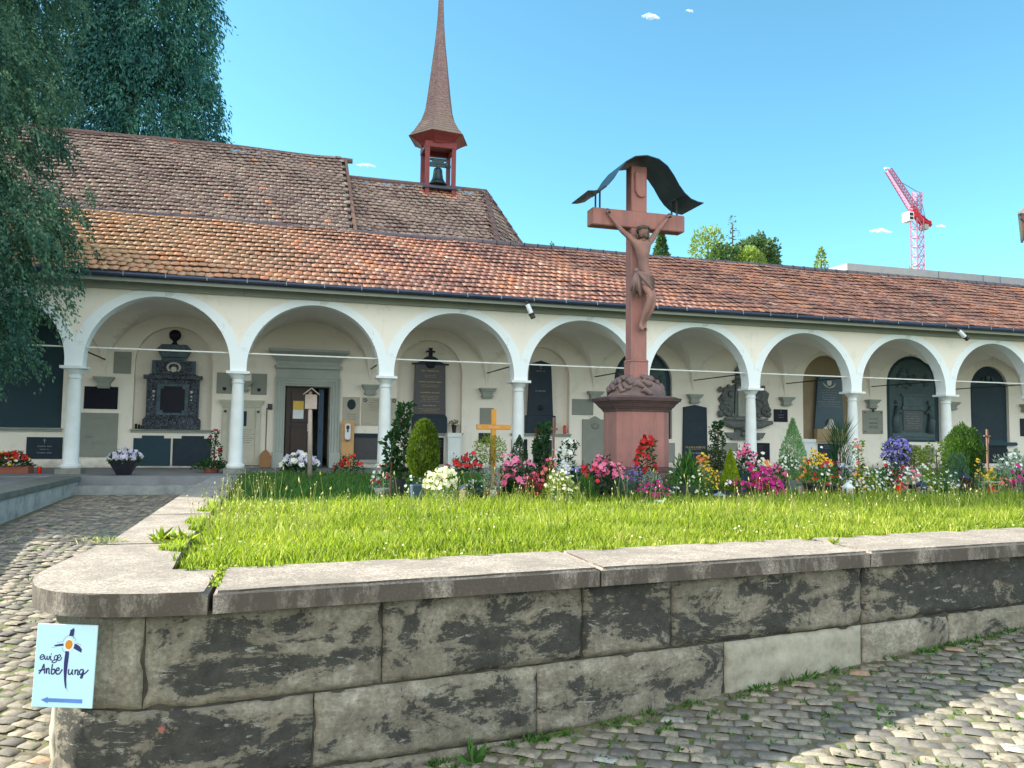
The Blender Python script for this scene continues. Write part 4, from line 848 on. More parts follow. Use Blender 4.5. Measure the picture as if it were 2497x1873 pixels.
mb=MB(); mb.box(-w*1.05,w*1.05,-.12,-.001,-.12,-.001); mb.build('base',M['browngranite'],T,.006)
# baroque epitaph
x0,x1,z0,z1=pr(1745,1881,876,1073); T=thing('baroque_epitaph','large grey baroque epitaph with scrolls and figures behind the sixth column','epitaph',((x0+x1)/2,YB,z0)); w=(x1-x0)/2;h=z1-z0
mb=MB(); mb.prism([(-w*.35,h*.06),(w*.35,h*.06),(w*.4,h*.30),(w*.36,h*.66),(w*.3,h*.70),(-w*.3,h*.70),(-w*.36,h*.66),(-w*.4,h*.30)],-.09,-.001); mb.build('back_slab',M['baroque'],T,.02)
mb=MB(); lobe=[(x_*(1+.10*math.sin(k*2.3)),z_) for k,(x_,z_) in enumerate([(-w*.55,h*.28),(-w*.86,h*.31),(-w*.95,h*.38),(-w*.80,h*.44),(-w*.92,h*.50),(-w*.84,h*.58),(-w*.66,h*.64),(-w*.48,h*.66),(-w*.30,h*.70),(w*.30,h*.70),(w*.48,h*.66),(w*.66,h*.64),(w*.84,h*.58),(w*.92,h*.50),(w*.80,h*.44),(w*.95,h*.38),(w*.86,h*.31),(w*.55,h*.28)])]
mb.prism(lobe,-.07,-.002); mb.build('scrolled_backing',M['baroque'],T,.012)
mb=MB(); mb.prism([(-w*.34,h*.73),(w*.34,h*.73),(w*.26,h*.9),(w*.10,h*.96),(-w*.12,h*.95),(-w*.27,h*.86)],-.06,-.002); mb.build('crown_backing',M['baroque'],T,.012)
mb=MB(); mb.box(-w*.27,w*.27,-.12,-.091,h*.29,h*.66); q=mb.build('inscription_tablet',M['greystone'],T,.01); inscr(q,-w*.22,w*.22,h*.32,h*.64,14,-.12,M['ochrestone'],7,.95,.4)
mb=MB(); mb.tube([(-w*.92,-.10,h*.22),(-w*.5,-.12,h*.19),(0,-.13,h*.18),(w*.5,-.12,h*.19),(w*.95,-.10,h*.22)],[.06,.13,.14,.13,.06],10); mb.box(-w*.72,w*.78,-.16,-.002,h*.245,h*.27); mb.prism([(-w*.6,h*.02),(w*.6,h*.02),(w*.72,h*.09),(-w*.72,h*.09)],-.10,-.001); mb.box(-w*.5,w*.5,-.14,-.002,0,h*.019); mb.build('console',M['baroque'],T,smooth=False)
for s_ in(-1,1):
    mb=MB(); r_=random.Random(11+s_)
    for k in range(16):
        a=s_*w*r_.uniform(.42,.88); b=h*r_.uniform(.30,.62); mb.ball((a,-.08,b),r_.uniform(.05,.11),8,sq=(1,.8,1.2),amp=.4,seed=k)
    sp=[(s_*w*(.72+.16*math.cos(u)*(1-u/14)),-.12,h*.36+h*.055*math.sin(u)*(1-u/14)) for u in np.linspace(0,11,26)]; mb.tube(sp,[.035]*20+[.03,.025,.02,.02,.02,.02],6)
    mb.ball((s_*w*.62,-.13,h*.655),.065,10); mb.build('carved_figure',M['baroque'],T,smooth=True)
mb=MB(); mb.box(-w*.42,w*.42,-.13,-.002,h*.70,h*.735); mb.box(-w*.32,w*.32,-.11,-.002,h*.736,h*.76)
r_=random.Random(5)
for k in range(14): mb.ball((r_.uniform(-w*.26,w*.26),-.07,h*r_.uniform(.77,.93)),r_.uniform(.06,.12),8,sq=(1,.7,1.1),amp=.4,seed=k)
mb.ball((0,-.1,h*.955),.07,10); mb.build('crowning_figure',M['baroque'],T,smooth=True)
mb=MB()
for k in range(9): mb.ball((w*.12*math.cos(k*1.3)*1.2,-.15,h*.13+h*.07*math.sin(k*2.1)),.07,8,amp=.5,seed=k)
mb.build('cartouche',M['baroque'],T,smooth=True)
plaque((1760,1798,1079.5,1100),'flat grey plaque directly under the baroque epitaph',M['plaque'],.03)
plaque((1814,1876,1080,1128),'black plaque low behind the sixth column',M['black'],.03,ins=[(.2,.9,.3,.9,6,'faint')])
T,w,h=plaque((1886.3,1919.5,998.3,1029),'small black plaque with a cross right of the sixth column',M['black'],.03,ins=[(.12,.88,.48,.62,1,'silver'),(.12,.88,.3,.42,1,'silver')]); cross_mesh(0,h*.84,.04,-.03,'cross',M['silver'],T,.15)
# ochre niche with blue stele
x0,x1,z0,z1=NI['f']; mb=MB(); mb.prism(nichepoly((x0+.01),(x1-.01),z0+.005,z1-.01),YB+.205,YB+.219); mb.build('ochre_niche_back',M['ochre'],arc)
px=pr(1983,2056,917,1046,YB+.1); T=thing('tapered_stele','tapered blue-black stele with white sculpture at its foot in the ochre niche','stele',((px[0]+px[1])/2,YB+.1,px[2])); w=(px[1]-px[0])/2;h=px[3]-px[2]
mb=MB(); mb.prism([(-w,0),(w,0),(w*.80,h*.96),(w*.45,h),(-w*.45,h),(-w*.74,h*.96)],-.06,-.001); mb.build('slab',M['bluestele'],T,.006)
inscr(T,-w*.75,w*.75,h*.40,h*.75,8,-.06,M['silver'],9,.85,.4); mb=MB(); shield(T,w,h,.17,0,h*.86,-.06,'whitestone')
for s_ in(-1,1):
    mb=MB(); mb.tube([(0,-.07,h*.77),(s_*w*.25,-.075,h*.80),(s_*w*.42,-.07,h*.86)],[.012,.03,.01],6); mb.build('laurel_branch',M['whitestone'],T)
mb=MB(); mb.lathe([(.12,0),(.11,.1),(.10,.2),(.085,.27),(.05,.31),(.02,.33)],14,(0,-.12,0),sq=.6); mb.ball((0,-.13,.20),.09,10,sq=(1,.7,1.3)); mb.prism([(-w*.5,0),(w*.5,0),(w*.2,.13),(w*.1,.25),(-w*.1,.25),(-w*.2,.13)],-.11,-.061); mb.build('sculpture',M['whitestone'],T,smooth=False)
b0=pr(1988,2059,1046,1071,YB+.0); mb=MB(); ww=(b0[1]-b0[0])/2; mb.box(-ww*1.08,ww*1.08,-.22,-.061,b0[2]-px[2],-.002); mb.build('base',M['ochrestone'],T,.01)
mb=MB(); mb.box(-ww*1.55,ww*1.45,-.26,-.0,b0[2]-px[2]-.10,b0[2]-px[2]-.002); mb.build('shelf',M['ochrestone'],T,.01)
blockthing((1953,1990,1071,1118),'low white stone pedestal at the foot of the ochre niche','stone_pedestal','pedestal',M['column'],YB-.30,.25)
plaque((1994,2042,1082,1124),'dark inscribed panel under the ochre niche',M['granite'],.03,ins=[(.1,.9,.7,.95,3,'silver')])
T,w,h=plaque((2103,2151.5,1001,1058),'grey plaque with four studs and a dark iron cross above it',M['plaque'],.035,ins=[(.08,.95,.60,.68,1,'ink',.5),(.08,.95,.40,.52,1,'ink',.5),(.08,.95,.22,.36,2,'ink',.5)])
mb=MB()
for a in(-.8,.8):
    for b in(.09,.91): mb.ball((w*a,-.04,h*b),.022,8)
mb.build('stud',M['ink'],T); mb=MB(); mb.box(-.028,.028,-.07,-.04,h*.93,h*.93+.26); mb.ball((-.09,-.055,h+.07),.04,8); mb.ball((.09,-.055,h+.07),.04,8); mb.ball((0,-.055,h+.17),.045,8); mb.box(-.09,.09,-.068,-.042,h+.05,h+.09); mb.build('iron_cross',M['iron'],T)
T,w,h=arched('g','large pointed dark relief with carved figures around a tablet behind the seventh arch',M['slate'],M['relief'],1)
mb=MB(); mb.box(-w*.36,w*.36,-.14,-.113,h*.13,h*.36); q=mb.build('tablet',M['browngranite'],T); inscr(q,-w*.3,w*.3,h*.15,h*.34,7,-.14,M['silver'],7,.95)
mb=MB(); mb.box(-w*.42,w*.42,-.17,-.113,h*.37,h*.41); mb.box(-w*.36,w*.36,-.16,-.113,h*.411,h*.53); mb.box(-w*.42,w*.42,-.17,-.113,h*.531,h*.56); mb.box(-w*.78,w*.78,-.15,-.113,h*.06,h*.11); mb.build('sarcophagus',M['relief2'],T,.01)
for s_ in(-1,1):
    mb=MB(); mb.tube([(s_*w*.62,-.13,h*.11),(s_*w*.66,-.16,h*.25),(s_*w*.60,-.15,h*.36),(s_*w*.62,-.14,h*.42)],[.16,.13,.10,.05],8); mb.ball((s_*w*.60,-.15,h*.46),.075,10); mb.tube([(s_*w*.6,-.15,h*.38),(s_*w*.45,-.19,h*.33)],.035,6); mb.build('carved_figure',M['relief2'],T,smooth=True)
mb=MB(); r_=random.Random(8)
for k in range(22): a=r_.uniform(-w*.6,w*.6); b=r_.uniform(.62*h,.82*h); mb.tube([(a,-.113,b),(a+r_.uniform(-.12,.12),-.13,b+r_.uniform(-.02,.12)),(a+r_.uniform(-.2,.2),-.115,b+r_.uniform(-.05,.15))],[.02,.05,.015],6)
mb.build('carved_angels',M['relief'],T,smooth=True)
plaque((2218,2245,1086,1098),'small grey plaque below the pointed relief',M['plaque'],.03); plaque((2250,2278,1091,1128),'grey plaque low beside the small one below the pointed relief',M['plaque'],.03)
T,w,h=arched('h','dark blue-green arched memorial with broken pediment behind the eighth arch',M['slate'],M['granite'],name='arched_memorial')
mb=MB(); 
for s_ in(-1,1): mb.tube([(s_*w*.95,-.14,h*.74),(s_*w*.6,-.15,h*.79),(s_*w*.3,-.15,h*.80),(s_*w*.2,-.14,h*.86)],[.03,.04,.04,.02],6)
mb.ball((0,-.14,h*.85),.09,10,sq=(1,.5,1)); mb.build('pediment',M['relief2'],T,smooth=True)
x0,x1,z0,z1=NI['h']; mb=MB(); mb.prism([(x0-.12,z0-.12),(x1+.22,z0-.12),(x1+.12,z0),(x0-.02,z0)],YB-.16,YB-.002); mb.build('dark_sill',M['slate'],arc)
rr=lambda w,h:[(-w,0),(w,0),(w,h*.72),(w*.9,h*.88),(w*.96,h),(-w*.96,h),(-w*.9,h*.88),(-w,h*.72)]
plaque((2391,2457,1086,1130),'black panel with curved shoulders below the eighth arch memorial',M['black'],.03,shape=rr)
plaque((2487,2530,1021,1064),'dark plaque cut off by the right edge of the photo',M['black'],.03)
# ---------------------------------------------------------------- spotlights under the eave
def spot(px,py,label,dx):
    p=onY(px,py,-.62); T=thing('floodlight',label,'spotlight',(float(p[0]),-.62,4.17)); q=Vector((dx,-.10,-.42)).normalized()
    a=Vector((0,0,-.02)); mb=MB(); mb.tube([a,a+q*.06],[.02,.02],8); mb.box(-.03,.03,-.02,.03,-.03,.02); mb.build('bracket',M['iron'],T)
    mb=MB(); mb.tube([a+q*.06,a+q*.30],[.058,.058],14); mb.build('housing',M['white'],T,smooth=False)
    mb=MB(); mb.tube([a+q*.30,a+q*.33],[.075,.075],14); mb.tube([a+q*.335,a+q*.42],[.058,.062],14); mb.build('lens_hood',M['iron'],T)
spot(1284,740,'white cylindrical floodlight under the eave above the third arch',.16); spot(2335,805,'white cylindrical floodlight under the eave near the right edge',.42)
# ---------------------------------------------------------------- crucifix
CXX,CY_=10.0,-6.6
T=thing('wayside_cross','tall red sandstone cross on an octagonal pedestal','cross',(CXX,CY_,.05))
def octa(w,d,z0,z1,c=.32,mb=None,w1=None):
    w1=w1 or w; f=w1/w
    P=lambda w:[(-w+w*c*1.0,-w),(w-w*c,-w),(w,-w+w*c),(w,w-w*c),(w-w*c,w),(-w+w*c,w),(-w,w-w*c),(-w,-w+w*c)]
    a=P(w);b=P(w1); v=[(x,y,z0) for x,y in a]+[(x,y,z1) for x,y in b]
    mb.add(v,[tuple(range(7,-1,-1)),tuple(range(8,16))]+[(i,(i+1)%8,(i+1)%8+8,i+8) for i in range(8)])
mb=MB(); octa(.64,0,0,.20,.35,mb); octa(.58,0,.201,.30,.35,mb,.54); octa(.52,0,.301,.38,.35,mb); mb.build('stepped_foot',M['sanddark'],T,.012)
mb=MB(); octa(.475,0,.381,1.29,.42,mb); mb.build('pedestal_shaft',M['sand'],T,.008)
mb=MB()
for w0,w1,a,b in ((.485,.50,1.291,1.33),(.51,.53,1.331,1.36),(.54,.59,1.361,1.43),(.60,.62,1.431,1.46),(.64,.665,1.461,1.52),(.63,.56,1.521,1.55)): octa(w0,0,a,b,.42,mb,w1)
mb.build('pedestal_cornice',M['sanddark'],T,.004)
mb=MB(); mb.ball((0,0,1.54),.50,28,sq=(1,.85,.70),amp=.22,seed=3); r_=random.Random(2)
for k in range(46):
    a=r_.uniform(0,2*PI); u=r_.uniform(.1,1.15); R0=.47
    def q_(a,u): return (R0*math.cos(a)*math.cos(u)*1.04,R0*math.sin(a)*math.cos(u)*.9,1.57+.35*math.sin(u))
    mb.tube([q_(a,u),q_(a+.12,u+.12),q_(a+.3,u+r_.uniform(-.2,.2)),q_(a+.45,u-.1)],[.015,.045,.05,.02],6)
mb.build('carved_rock_mound',M['sandmound'],T,smooth=True)
mb=MB(); mb.box(-.165,.165,-.13,.13,1.80,2.14); mb.prism([(-.175,2.14),(.175,2.14),(.145,2.18),(-.145,2.18)],-.14,.14); mb.box(-.145,.145,-.11,.11,2.181,4.42); mb.box(-.145,.145,-.11,.11,4.711,5.50); mb.build('upright',M['sand'],T,.006)
mb=MB(); mb.box(-.86,.86,-.125,.125,4.421,4.71); mb.build('crossbeam',M['sand'],T,.012)
mb=MB(); mb.prism([(-.075,5.40),(-.09,5.35),(-.085,5.06),(-.04,4.98),(.02,4.95),(.09,4.97),(.11,5.03),(.10,5.28),(.11,5.34),(.07,5.38),(.0,5.37)],-.15,-.112); mb.build('titulus_scroll',M['sand'],T,.01)
# copper canopy: one bent sheet
mb=MB(); C=[(-1.06,4.72),(-.95,4.73),(-.82,4.77),(-.70,4.86),(-.60,4.98),(-.50,5.14),(-.38,5.29),(-.22,5.39),(0,5.43),(.22,5.39),(.38,5.29),(.50,5.14),(.60,4.98),(.70,4.86),(.82,4.77),(.95,4.73),(1.06,4.72)]
v=[];f=[];n=len(C); D0,D1=-.42,.34
for y in (D0,D1):
    for dz in(0,.014):
        for x,z in C: v.append((x,y,z+dz+.15))
for i in range(n-1): f+=[(i,i+1,2*n+i+1,2*n+i),(n+i,3*n+i,3*n+i+1,n+i+1),(i,n+i,n+i+1,i+1),(2*n+i,2*n+i+1,3*n+i+1,3*n+i)]
f+=[(0,2*n,3*n,n),(n-1,2*n-1,4*n-1,3*n-1)]; mb.add(v,f); can=mb.build('copper_canopy',M['copper'],T,smooth=False); smooth_by_angle(can,30)
for s_ in(-1,1):
    mb=MB()
    for y in(-.1,.09):
        mb.box(s_*.72-.012,s_*.72+.012,y-.012,y+.012,4.711,5.03)
    mb.box(s_*.72-.02,s_*.72+.02,D0+.06,D1-.06,5.0,5.012)
    mb.build('canopy_bracket',M['iron'],T)
# carved figure (part of the cross): one skinned body
def skin(name,nodes,edges,mat,parent,sub=2):
    me=bpy.data.meshes.new(name); keys=list(nodes); me.from_pydata([nodes[k][0] for k in keys],[(keys.index(a),keys.index(b)) for a,b in edges],[])
    o=bpy.data.objects.new(name,me); COL.objects.link(o); o.modifiers.new('s','SKIN'); sv=me.skin_vertices[0].data
    for i,k in enumerate(keys):
        r=nodes[k][1]; sv[i].radius=(r*1.03,r*1.03) if not isinstance(r,tuple) else (r[0]*1.0,r[1]*1.05); sv[i].use_root=(i==0)
    sm_=o.modifiers.new('u','SUBSURF'); sm_.levels=sub; sm_.render_levels=sub
    dg=bpy.context.evaluated_depsgraph_get(); dg.update(); m2=bpy.data.meshes.new_from_object(o.evaluated_get(dg)); bpy.data.objects.remove(o); m2.name=name
    return m2
# local coords from the pixel outline of the figure (upright front at y=-.11)
def fx(px): return xat(px,-6.85)-CXX
Yb=-.25
def zz(py,px=1560): return float(onY(px,py,-6.85)[2])-.05
def nd(px,py,y,r): return ((fx(px),y,zz(py,px)),r)
N={ 'pel':nd(1574,683,-.24,(.115,.09)),'wai':nd(1569,655,-.25,(.10,.078)),'rib':nd(1567,628,-.26,(.112,.08)),'che':nd(1566,603,-.26,(.125,.085)),'nk0':nd(1567,589,-.27,(.075,.065)),'nk':nd(1566,581,-.29,.05),
 'shl':nd(1548,588,-.23,.058),'shr':nd(1589,585,-.23,.058),
 'ell':nd(1518,561,-.20,.043),'wrl':nd(1490,521,-.165,.027),'hal':nd(1484,514,-.16,.03),
 'elr':nd(1607,560,-.20,.043),'wrr':nd(1631,533,-.165,.027),'har':nd(1636,526,-.16,.03),
 'hil':nd(1567,694,-.25,.074),'hir':nd(1582,694,-.24,.074),
 'knl':nd(1580,724,-.38,.056),'knr':nd(1588,730,-.35,.053),'cal':nd(1573,752,-.33,.054),'car':nd(1585,755,-.30,.05),
 'anl':nd(1567,784,-.22,.034),'anr':nd(1574,786,-.20,.032),'hel':nd(1563,793,-.21,.038),'tol':nd(1568,806,-.27,.032),'her':nd(1573,793,-.19,.034),'tor':nd(1577,808,-.24,.028)}
ED=[('pel','wai'),('wai','rib'),('rib','che'),('che','nk0'),('nk0','nk'),('che','shl'),('che','shr'),('shl','ell'),('ell','wrl'),('wrl','hal'),('shr','elr'),('elr','wrr'),('wrr','har'),('pel','hil'),('pel','hir'),('hil','knl'),('hir','knr'),('knl','cal'),('knr','car'),('cal','anl'),('car','anr'),('anl','hel'),('hel','tol'),('anr','her'),('her','tor')]
# fingers
for hk,sg in (('hal',-1),('har',1)):
    (hx,hy,hz),_=N[hk]
    for q in range(5):
        an=(.2+q*.38); dx=math.sin(an-.9)*.05*sg+sg*.01; dz=math.cos(an-.9)*.055
        if q==4: dx=-sg*.045; dz=-.005
        a=f'{hk}{q}a'; b=f'{hk}{q}b'; N[a]=((hx+dx*.75,hy-.02,hz+dz*.75),.011); N[b]=((hx+dx*1.15,hy-.045,hz+dz*1.0),.009); ED+=[(hk,a),(a,b)]
body=skin('carved_figure',N,ED,M['figure'],T); fig=link('carved_figure',body,M['figure'],T,True)
hd=Vector((fx(1563),-.33,zz(567)))
mb=MB(); mb.ball(hd,.088,18,sq=(.86,1,1.22))      # head with face
for v_ in range(len(mb.v)):
    p=Vector(mb.v[v_])-hd
    if p.y<-.03:
        nose=math.exp(-((p.x+.0)/.014)**2-((p.z+.01)/.028)**2)*.024; eyes=-(math.exp(-((abs(p.x)-.032)/.016)**2-((p.z-.015)/.013)**2))*.014; mouth=-math.exp(-(p.x/.03)**2-((p.z+.052)/.007)**2)*.010; p.y-=nose+eyes+mouth
    if p.z<-.05: p.x*=.88
    mb.v[v_]=tuple(hd+p)
head=mb.mesh('head'); head.transform(Matrix.Translation(hd)@Matrix.Rotation(R(14),4,'Y')@Matrix.Rotation(R(16),4,'X')@Matrix.Translation(-hd)); ho=link('head',head,M['figure'],fig,True)
mb=MB(); r_=random.Random(6)
for k in range(26):
    a=r_.uniform(.15,PI-.15) if k%2 else r_.uniform(-.35,PI+.35); st=hd+Vector((.075*math.cos(a),.03+.05*abs(math.sin(a)),.07)); sx__=st.x-hd.x
    mb.tube([st+Vector((0,0,.02)),st+Vector((sx__*.35,.01,-.05)),st+Vector((sx__*.45+r_.uniform(-.01,.01),0,-.12)),st+Vector((sx__*.25,0,-.19))],[.018,.022,.02,.008],6)
mb.ball(hd+Vector((0,.02,.03)),.092,14,sq=(.95,.95,1.0)); mb.ball(hd+Vector((.01,-.075,-.085)),.035,8,sq=(1,.8,1.1)); mb.build('hair_and_beard',M['hair'],fig,smooth=True)
mb=MB()
for k in range(3):
    mb.tube([hd+Vector(((.096)*math.cos(a),.105*math.sin(a)-.0,.045+.012*math.sin(a*5+k*2)+k*.008)) for a in np.linspace(0,2*PI,22)],.011,5)
for k in range(16): a=k*.39; p=hd+Vector((.10*math.cos(a),.11*math.sin(a),.05)); mb.tube([p,p+Vector((.03*math.cos(a),.03*math.sin(a),.02*math.sin(k*3)))],[.007,.001],4)
mb.build('thorn_crown',M['hair'],fig)
# loincloth with folds
mb=MB(); v=[];f=[];n=40;m_=9
hc=Vector((fx(1575),-.245,zz(684)))
for j in range(m_):
    u=j/(m_-1); z=.075-u*.20
    for i in range(n):
        a=2*PI*i/n; rr_=(.112+.03*u)*(1+.07*math.sin(a*11+u*5+2*math.sin(a))+.04*math.sin(a*5)); v.append((hc.x+rr_*math.cos(a)*1.02,hc.y+rr_*.85*math.sin(a),hc.z+z-.05*u*math.cos(a)*1.2-.02*math.cos(a)))
for j in range(m_-1):
    for i in range(n): f.append((j*n+i,j*n+(i+1)%n,(j+1)*n+(i+1)%n,(j+1)*n+i))
mb.add(v,f)
kx=Vector((fx(1548),-.29,zz(662)))
mb.ball(kx,.045,10,amp=.5,seed=2)
for k in range(7):
    e=Vector((fx(1537+k*4),-.27-.03*(k%2),zz(712+ (k%3)*7))); mb.tube([kx,kx.lerp(e,.45)+Vector((-.02,-.03,0)),e],[.02,.032,.022+.01*(k%2)],6)
for k in range(6): mb.tube([kx+Vector((0,-.02,-.01)),Vector((fx(1570),-.375,zz(672+k*4))),Vector((fx(1590),-.33,zz(680+k*7)))],[.014,.02,.014],6)
mb.build('loincloth',M['cloth'],fig,smooth=True)
mb=MB()
for px_,py_ in ((1485,516),(1637,528)): p=Vector((fx(px_),-.20,zz(py_,px_))); mb.tube([p+Vector((0,.08,0)),p+Vector((0,-.03,0))],.012,6); mb.ball(p+Vector((0,-.035,0)),.018,8)
p=Vector((fx(1572),-.27,zz(801))); mb.tube([p+Vector((0,.15,0)),p+Vector((0,-.03,0))],.012,6); mb.build('nail',M['iron'],T)
# ---------------------------------------------------------------- blue sign on the wall corner
az=R(18); rl=R(-4.5); n_=Vector((-math.sin(az),-math.cos(az),0))
Ms=Matrix.Translation((3.175,-14.40,-.265))@Matrix.Rotation(-az,4,'Z')@Matrix.Rotation(R(.6),4,'Y')@Matrix.Rotation(R(-2),4,'X')
T=thing('direction_sign','pale blue sign with cross emblem and left arrow on the wall corner','sign'); T.matrix_world=Ms
SW,SH=.154,.203
t=NT('pale_blue_sign_enamel'); t.color((.52,.76,.84)); t.set(rough=.45); 
mb=MB(); mb.box(-SW,SW,-.004,.004,-SH,SH); mb.build('panel',t.m,T,.002)
NAVY=pm('navy_print',(.03,.028,.16),None,5,.5,0); ORG=pm('orange_print',(.72,.27,.015),None,5,.5,0); ARW=pm('blue_arrow_print',(.12,.28,.70),None,5,.5,0); WHT=pm('white_print',(.8,.88,.9),None,5,.5,0)
# sign artwork is measured in the rectified sign: u 0..1 left-right, v 0..1 top-bottom
def su(x,y):
    # corners of the sign in the enlarged crop
    TL,TR,BR,BL=(230,215),(1180,300),(1120,1560),(185,1440)
    u=.5;v=.5
    for _ in range(12):
        X0=(TL[0]*(1-u)+TR[0]*u)*(1-v)+(BL[0]*(1-u)+BR[0]*u)*v; Y0=(TL[1]*(1-u)+TR[1]*u)*(1-v)+(BL[1]*(1-u)+BR[1]*u)*v
        u+=(x-X0)/950; v+=(y-Y0)/1240
    return (-SW+2*SW*u, SH-2*SH*v)
def stroke(paths,wd,mat,name,Y=-.0045):
    mb=MB()
    for pth in paths:
        P=[Vector(su(*p)) for p in pth]
        if len(P)>2:           # catmull-rom smoothing
            Q=[]
            for i in range(len(P)-1):
                p0,p1,p2,p3=P[max(i-1,0)],P[i],P[i+1],P[min(i+2,len(P)-1)]
                for k in range(5): t_=k/5; Q.append(.5*((2*p1)+(-p0+p2)*t_+(2*p0-5*p1+4*p2-p3)*t_**2+(-p0+3*p1-3*p2+p3)*t_**3))
            Q.append(P[-1]); P=Q
        for i in range(len(P)-1):
            d=P[i+1]-P[i]
            if d.length<1e-6: continue
            d.normalize(); nn=Vector((-d.y,d.x))*wd; a=P[i]-d*wd*.4; b=P[i+1]+d*wd*.4
            y=Y-.0002*(i%3); mb.add([(a.x+nn.x,y,a.y+nn.y),(a.x-nn.x,y,a.y-nn.y),(b.x-nn.x,y,b.y-nn.y),(b.x+nn.x,y,b.y+nn.y)],[(0,1,2,3)])
    return mb.build(name,mat,T)
def fillp(pts,mat,name,Y): mb=MB(); P=[su(*p) for p in pts]; mb.add([(a,Y,b) for a,b in P],[tuple(range(len(P)))]); return mb.build(name,mat,T)
ewige=[[(300,722),(345,712),(340,685),(312,688),(292,715),(300,748),(335,752),(365,730)],[(362,700),(366,740),(380,760),(397,738),(402,710),(404,744),(418,767),(436,744),(438,712)],[(458,712),(454,750),(462,776),(476,768)],[(461,690),(468,680)],
 [(565,722),(540,712),(518,730),(515,760),(530,778),(555,768),(568,728),(560,775),(545,805),(515,818),(482,808),(495,785),(540,775),(575,758)],[(562,752),(600,742),(610,718),(588,704),(566,725),(560,760),(580,788),(608,784),(632,748)]]
anb=[[(285,960),(320,915),(350,840),(358,835),(362,880),(372,965)],[(280,918),(320,912),(375,905)],[(395,890),(400,965),(405,920),(425,895),(440,910),(440,965),(455,975)],[(490,840),(482,900),(478,960),(490,985),(520,975),(532,940),(520,915),(495,920)],[(532,940),(590,935),(592,905),(565,905),(545,945),(558,985),(600,990),(645,930)]]
ung=[[(748,935),(742,985),(755,1012),(785,1000),(805,945)],[(805,945),(800,1000),(818,1018)],[(845,950),(845,1015),(850,975),(875,955),(892,970),(885,1020),(905,1030)],[(975,965),(940,955),(915,985),(920,1020),(950,1022),(975,975),(970,1030),(955,1080),(935,1075),(950,1045),(1010,1010),(1050,970)]]
stroke(ewige,.0026,NAVY,'word_ewige'); stroke(anb+ung,.0034,NAVY,'word_anbetung')
fillp([(740,402),(752,345),(782,330),(800,318),(815,330),(800,440),(730,432)],NAVY,'cross_top',-.0052)
fillp([(500,555),(560,545),(650,540),(655,575),(600,575),(520,572)],NAVY,'cross_left_arm',-.0052)
fillp([(812,560),(850,560),(905,600),(942,650),(935,700),(880,668),(810,625)],NAVY,'cross_right_arm',-.0052)
fillp([(685,655),(742,668),(735,760),(722,900),(712,1080),(715,1225),(700,1210),(680,1100),(668,950),(668,820),(678,720)],NAVY,'cross_shaft',-.0052)
circ=lambda cx,cy,rx,ry,n=28:[(cx+rx*math.cos(2*PI*i/n),cy+ry*math.sin(2*PI*i/n)) for i in range(n)]
fillp(circ(738,562,84,102),WHT,'white_ring',-.0056); fillp(circ(738,563,56,70),ORG,'orange_disc',-.0062)
stroke([[(645,500),(690,440),(760,430),(825,470),(846,520)],[(630,600),(650,650),(700,690)],[(550,520),(650,508)],[(470,590),(560,575)],[(820,345),(800,480)],[(860,545),(930,585)],[(745,690),(725,900),(712,1100),(738,1258)]],.0006,NAVY,'thin_outline',-.0056)
fillp([(330,1350),(440,1318),(440,1336),(970,1405),(970,1465),(440,1392),(440,1412)],ARW,'arrow',-.0052)
# ---------------------------------------------------------------- vegetation helpers
LM={}
def lm(k,cols,tr=.35): LM[k]=leafmat(k,cols,tr)
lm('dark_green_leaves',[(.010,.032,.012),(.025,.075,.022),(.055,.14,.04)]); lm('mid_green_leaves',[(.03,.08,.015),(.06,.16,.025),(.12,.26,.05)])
lm('yellow_green_leaves',[(.09,.13,.012),(.20,.27,.02),(.36,.42,.05)]); lm('silver_leaves',[(.16,.22,.17),(.33,.40,.33),(.52,.60,.52)])
lm('blue_green_leaves',[(.03,.08,.055),(.07,.15,.10),(.13,.24,.16)]); lm('pale_green_leaves',[(.10,.20,.08),(.22,.38,.17),(.38,.55,.28)])
lm('thuja_leaves',[(.025,.055,.006),(.07,.12,.010),(.20,.25,.02)]); lm('bright_cone_leaves',[(.15,.22,.01),(.28,.36,.015),(.42,.48,.03)])
lm('bronze_leaves',[(.04,.02,.018),(.09,.04,.03),(.16,.07,.05)]); lm('box_leaves',[(.018,.04,.012),(.045,.085,.025),(.09,.15,.045)])
lm('yew_leaves',[(.012,.052,.055),(.030,.10,.080),(.09,.19,.115),(.34,.46,.27)],.3); lm('cedar_leaves',[(.014,.075,.095),(.035,.14,.14),(.07,.21,.16),(.20,.38,.24)],.3)
lm('grass_blades',[(.04,.085,.010),(.15,.23,.016),(.30,.38,.03),(.45,.49,.07),(.60,.52,.22)],.45); lm('shade_grass',[(.02,.06,.012),(.05,.12,.02),(.10,.2,.03)],.4)
lm('dry_stalks',[(.28,.34,.06),(.55,.48,.20),(.72,.62,.36)],.3); lm('arborvitae_leaves',[(.018,.05,.008),(.045,.11,.014),(.11,.20,.03)]); lm('far_leaves',[(.03,.07,.03),(.07,.13,.045),(.14,.22,.07)],.3); lm('far_light_leaves',[(.12,.18,.04),(.22,.30,.06),(.32,.40,.10)],.35)
PM={}
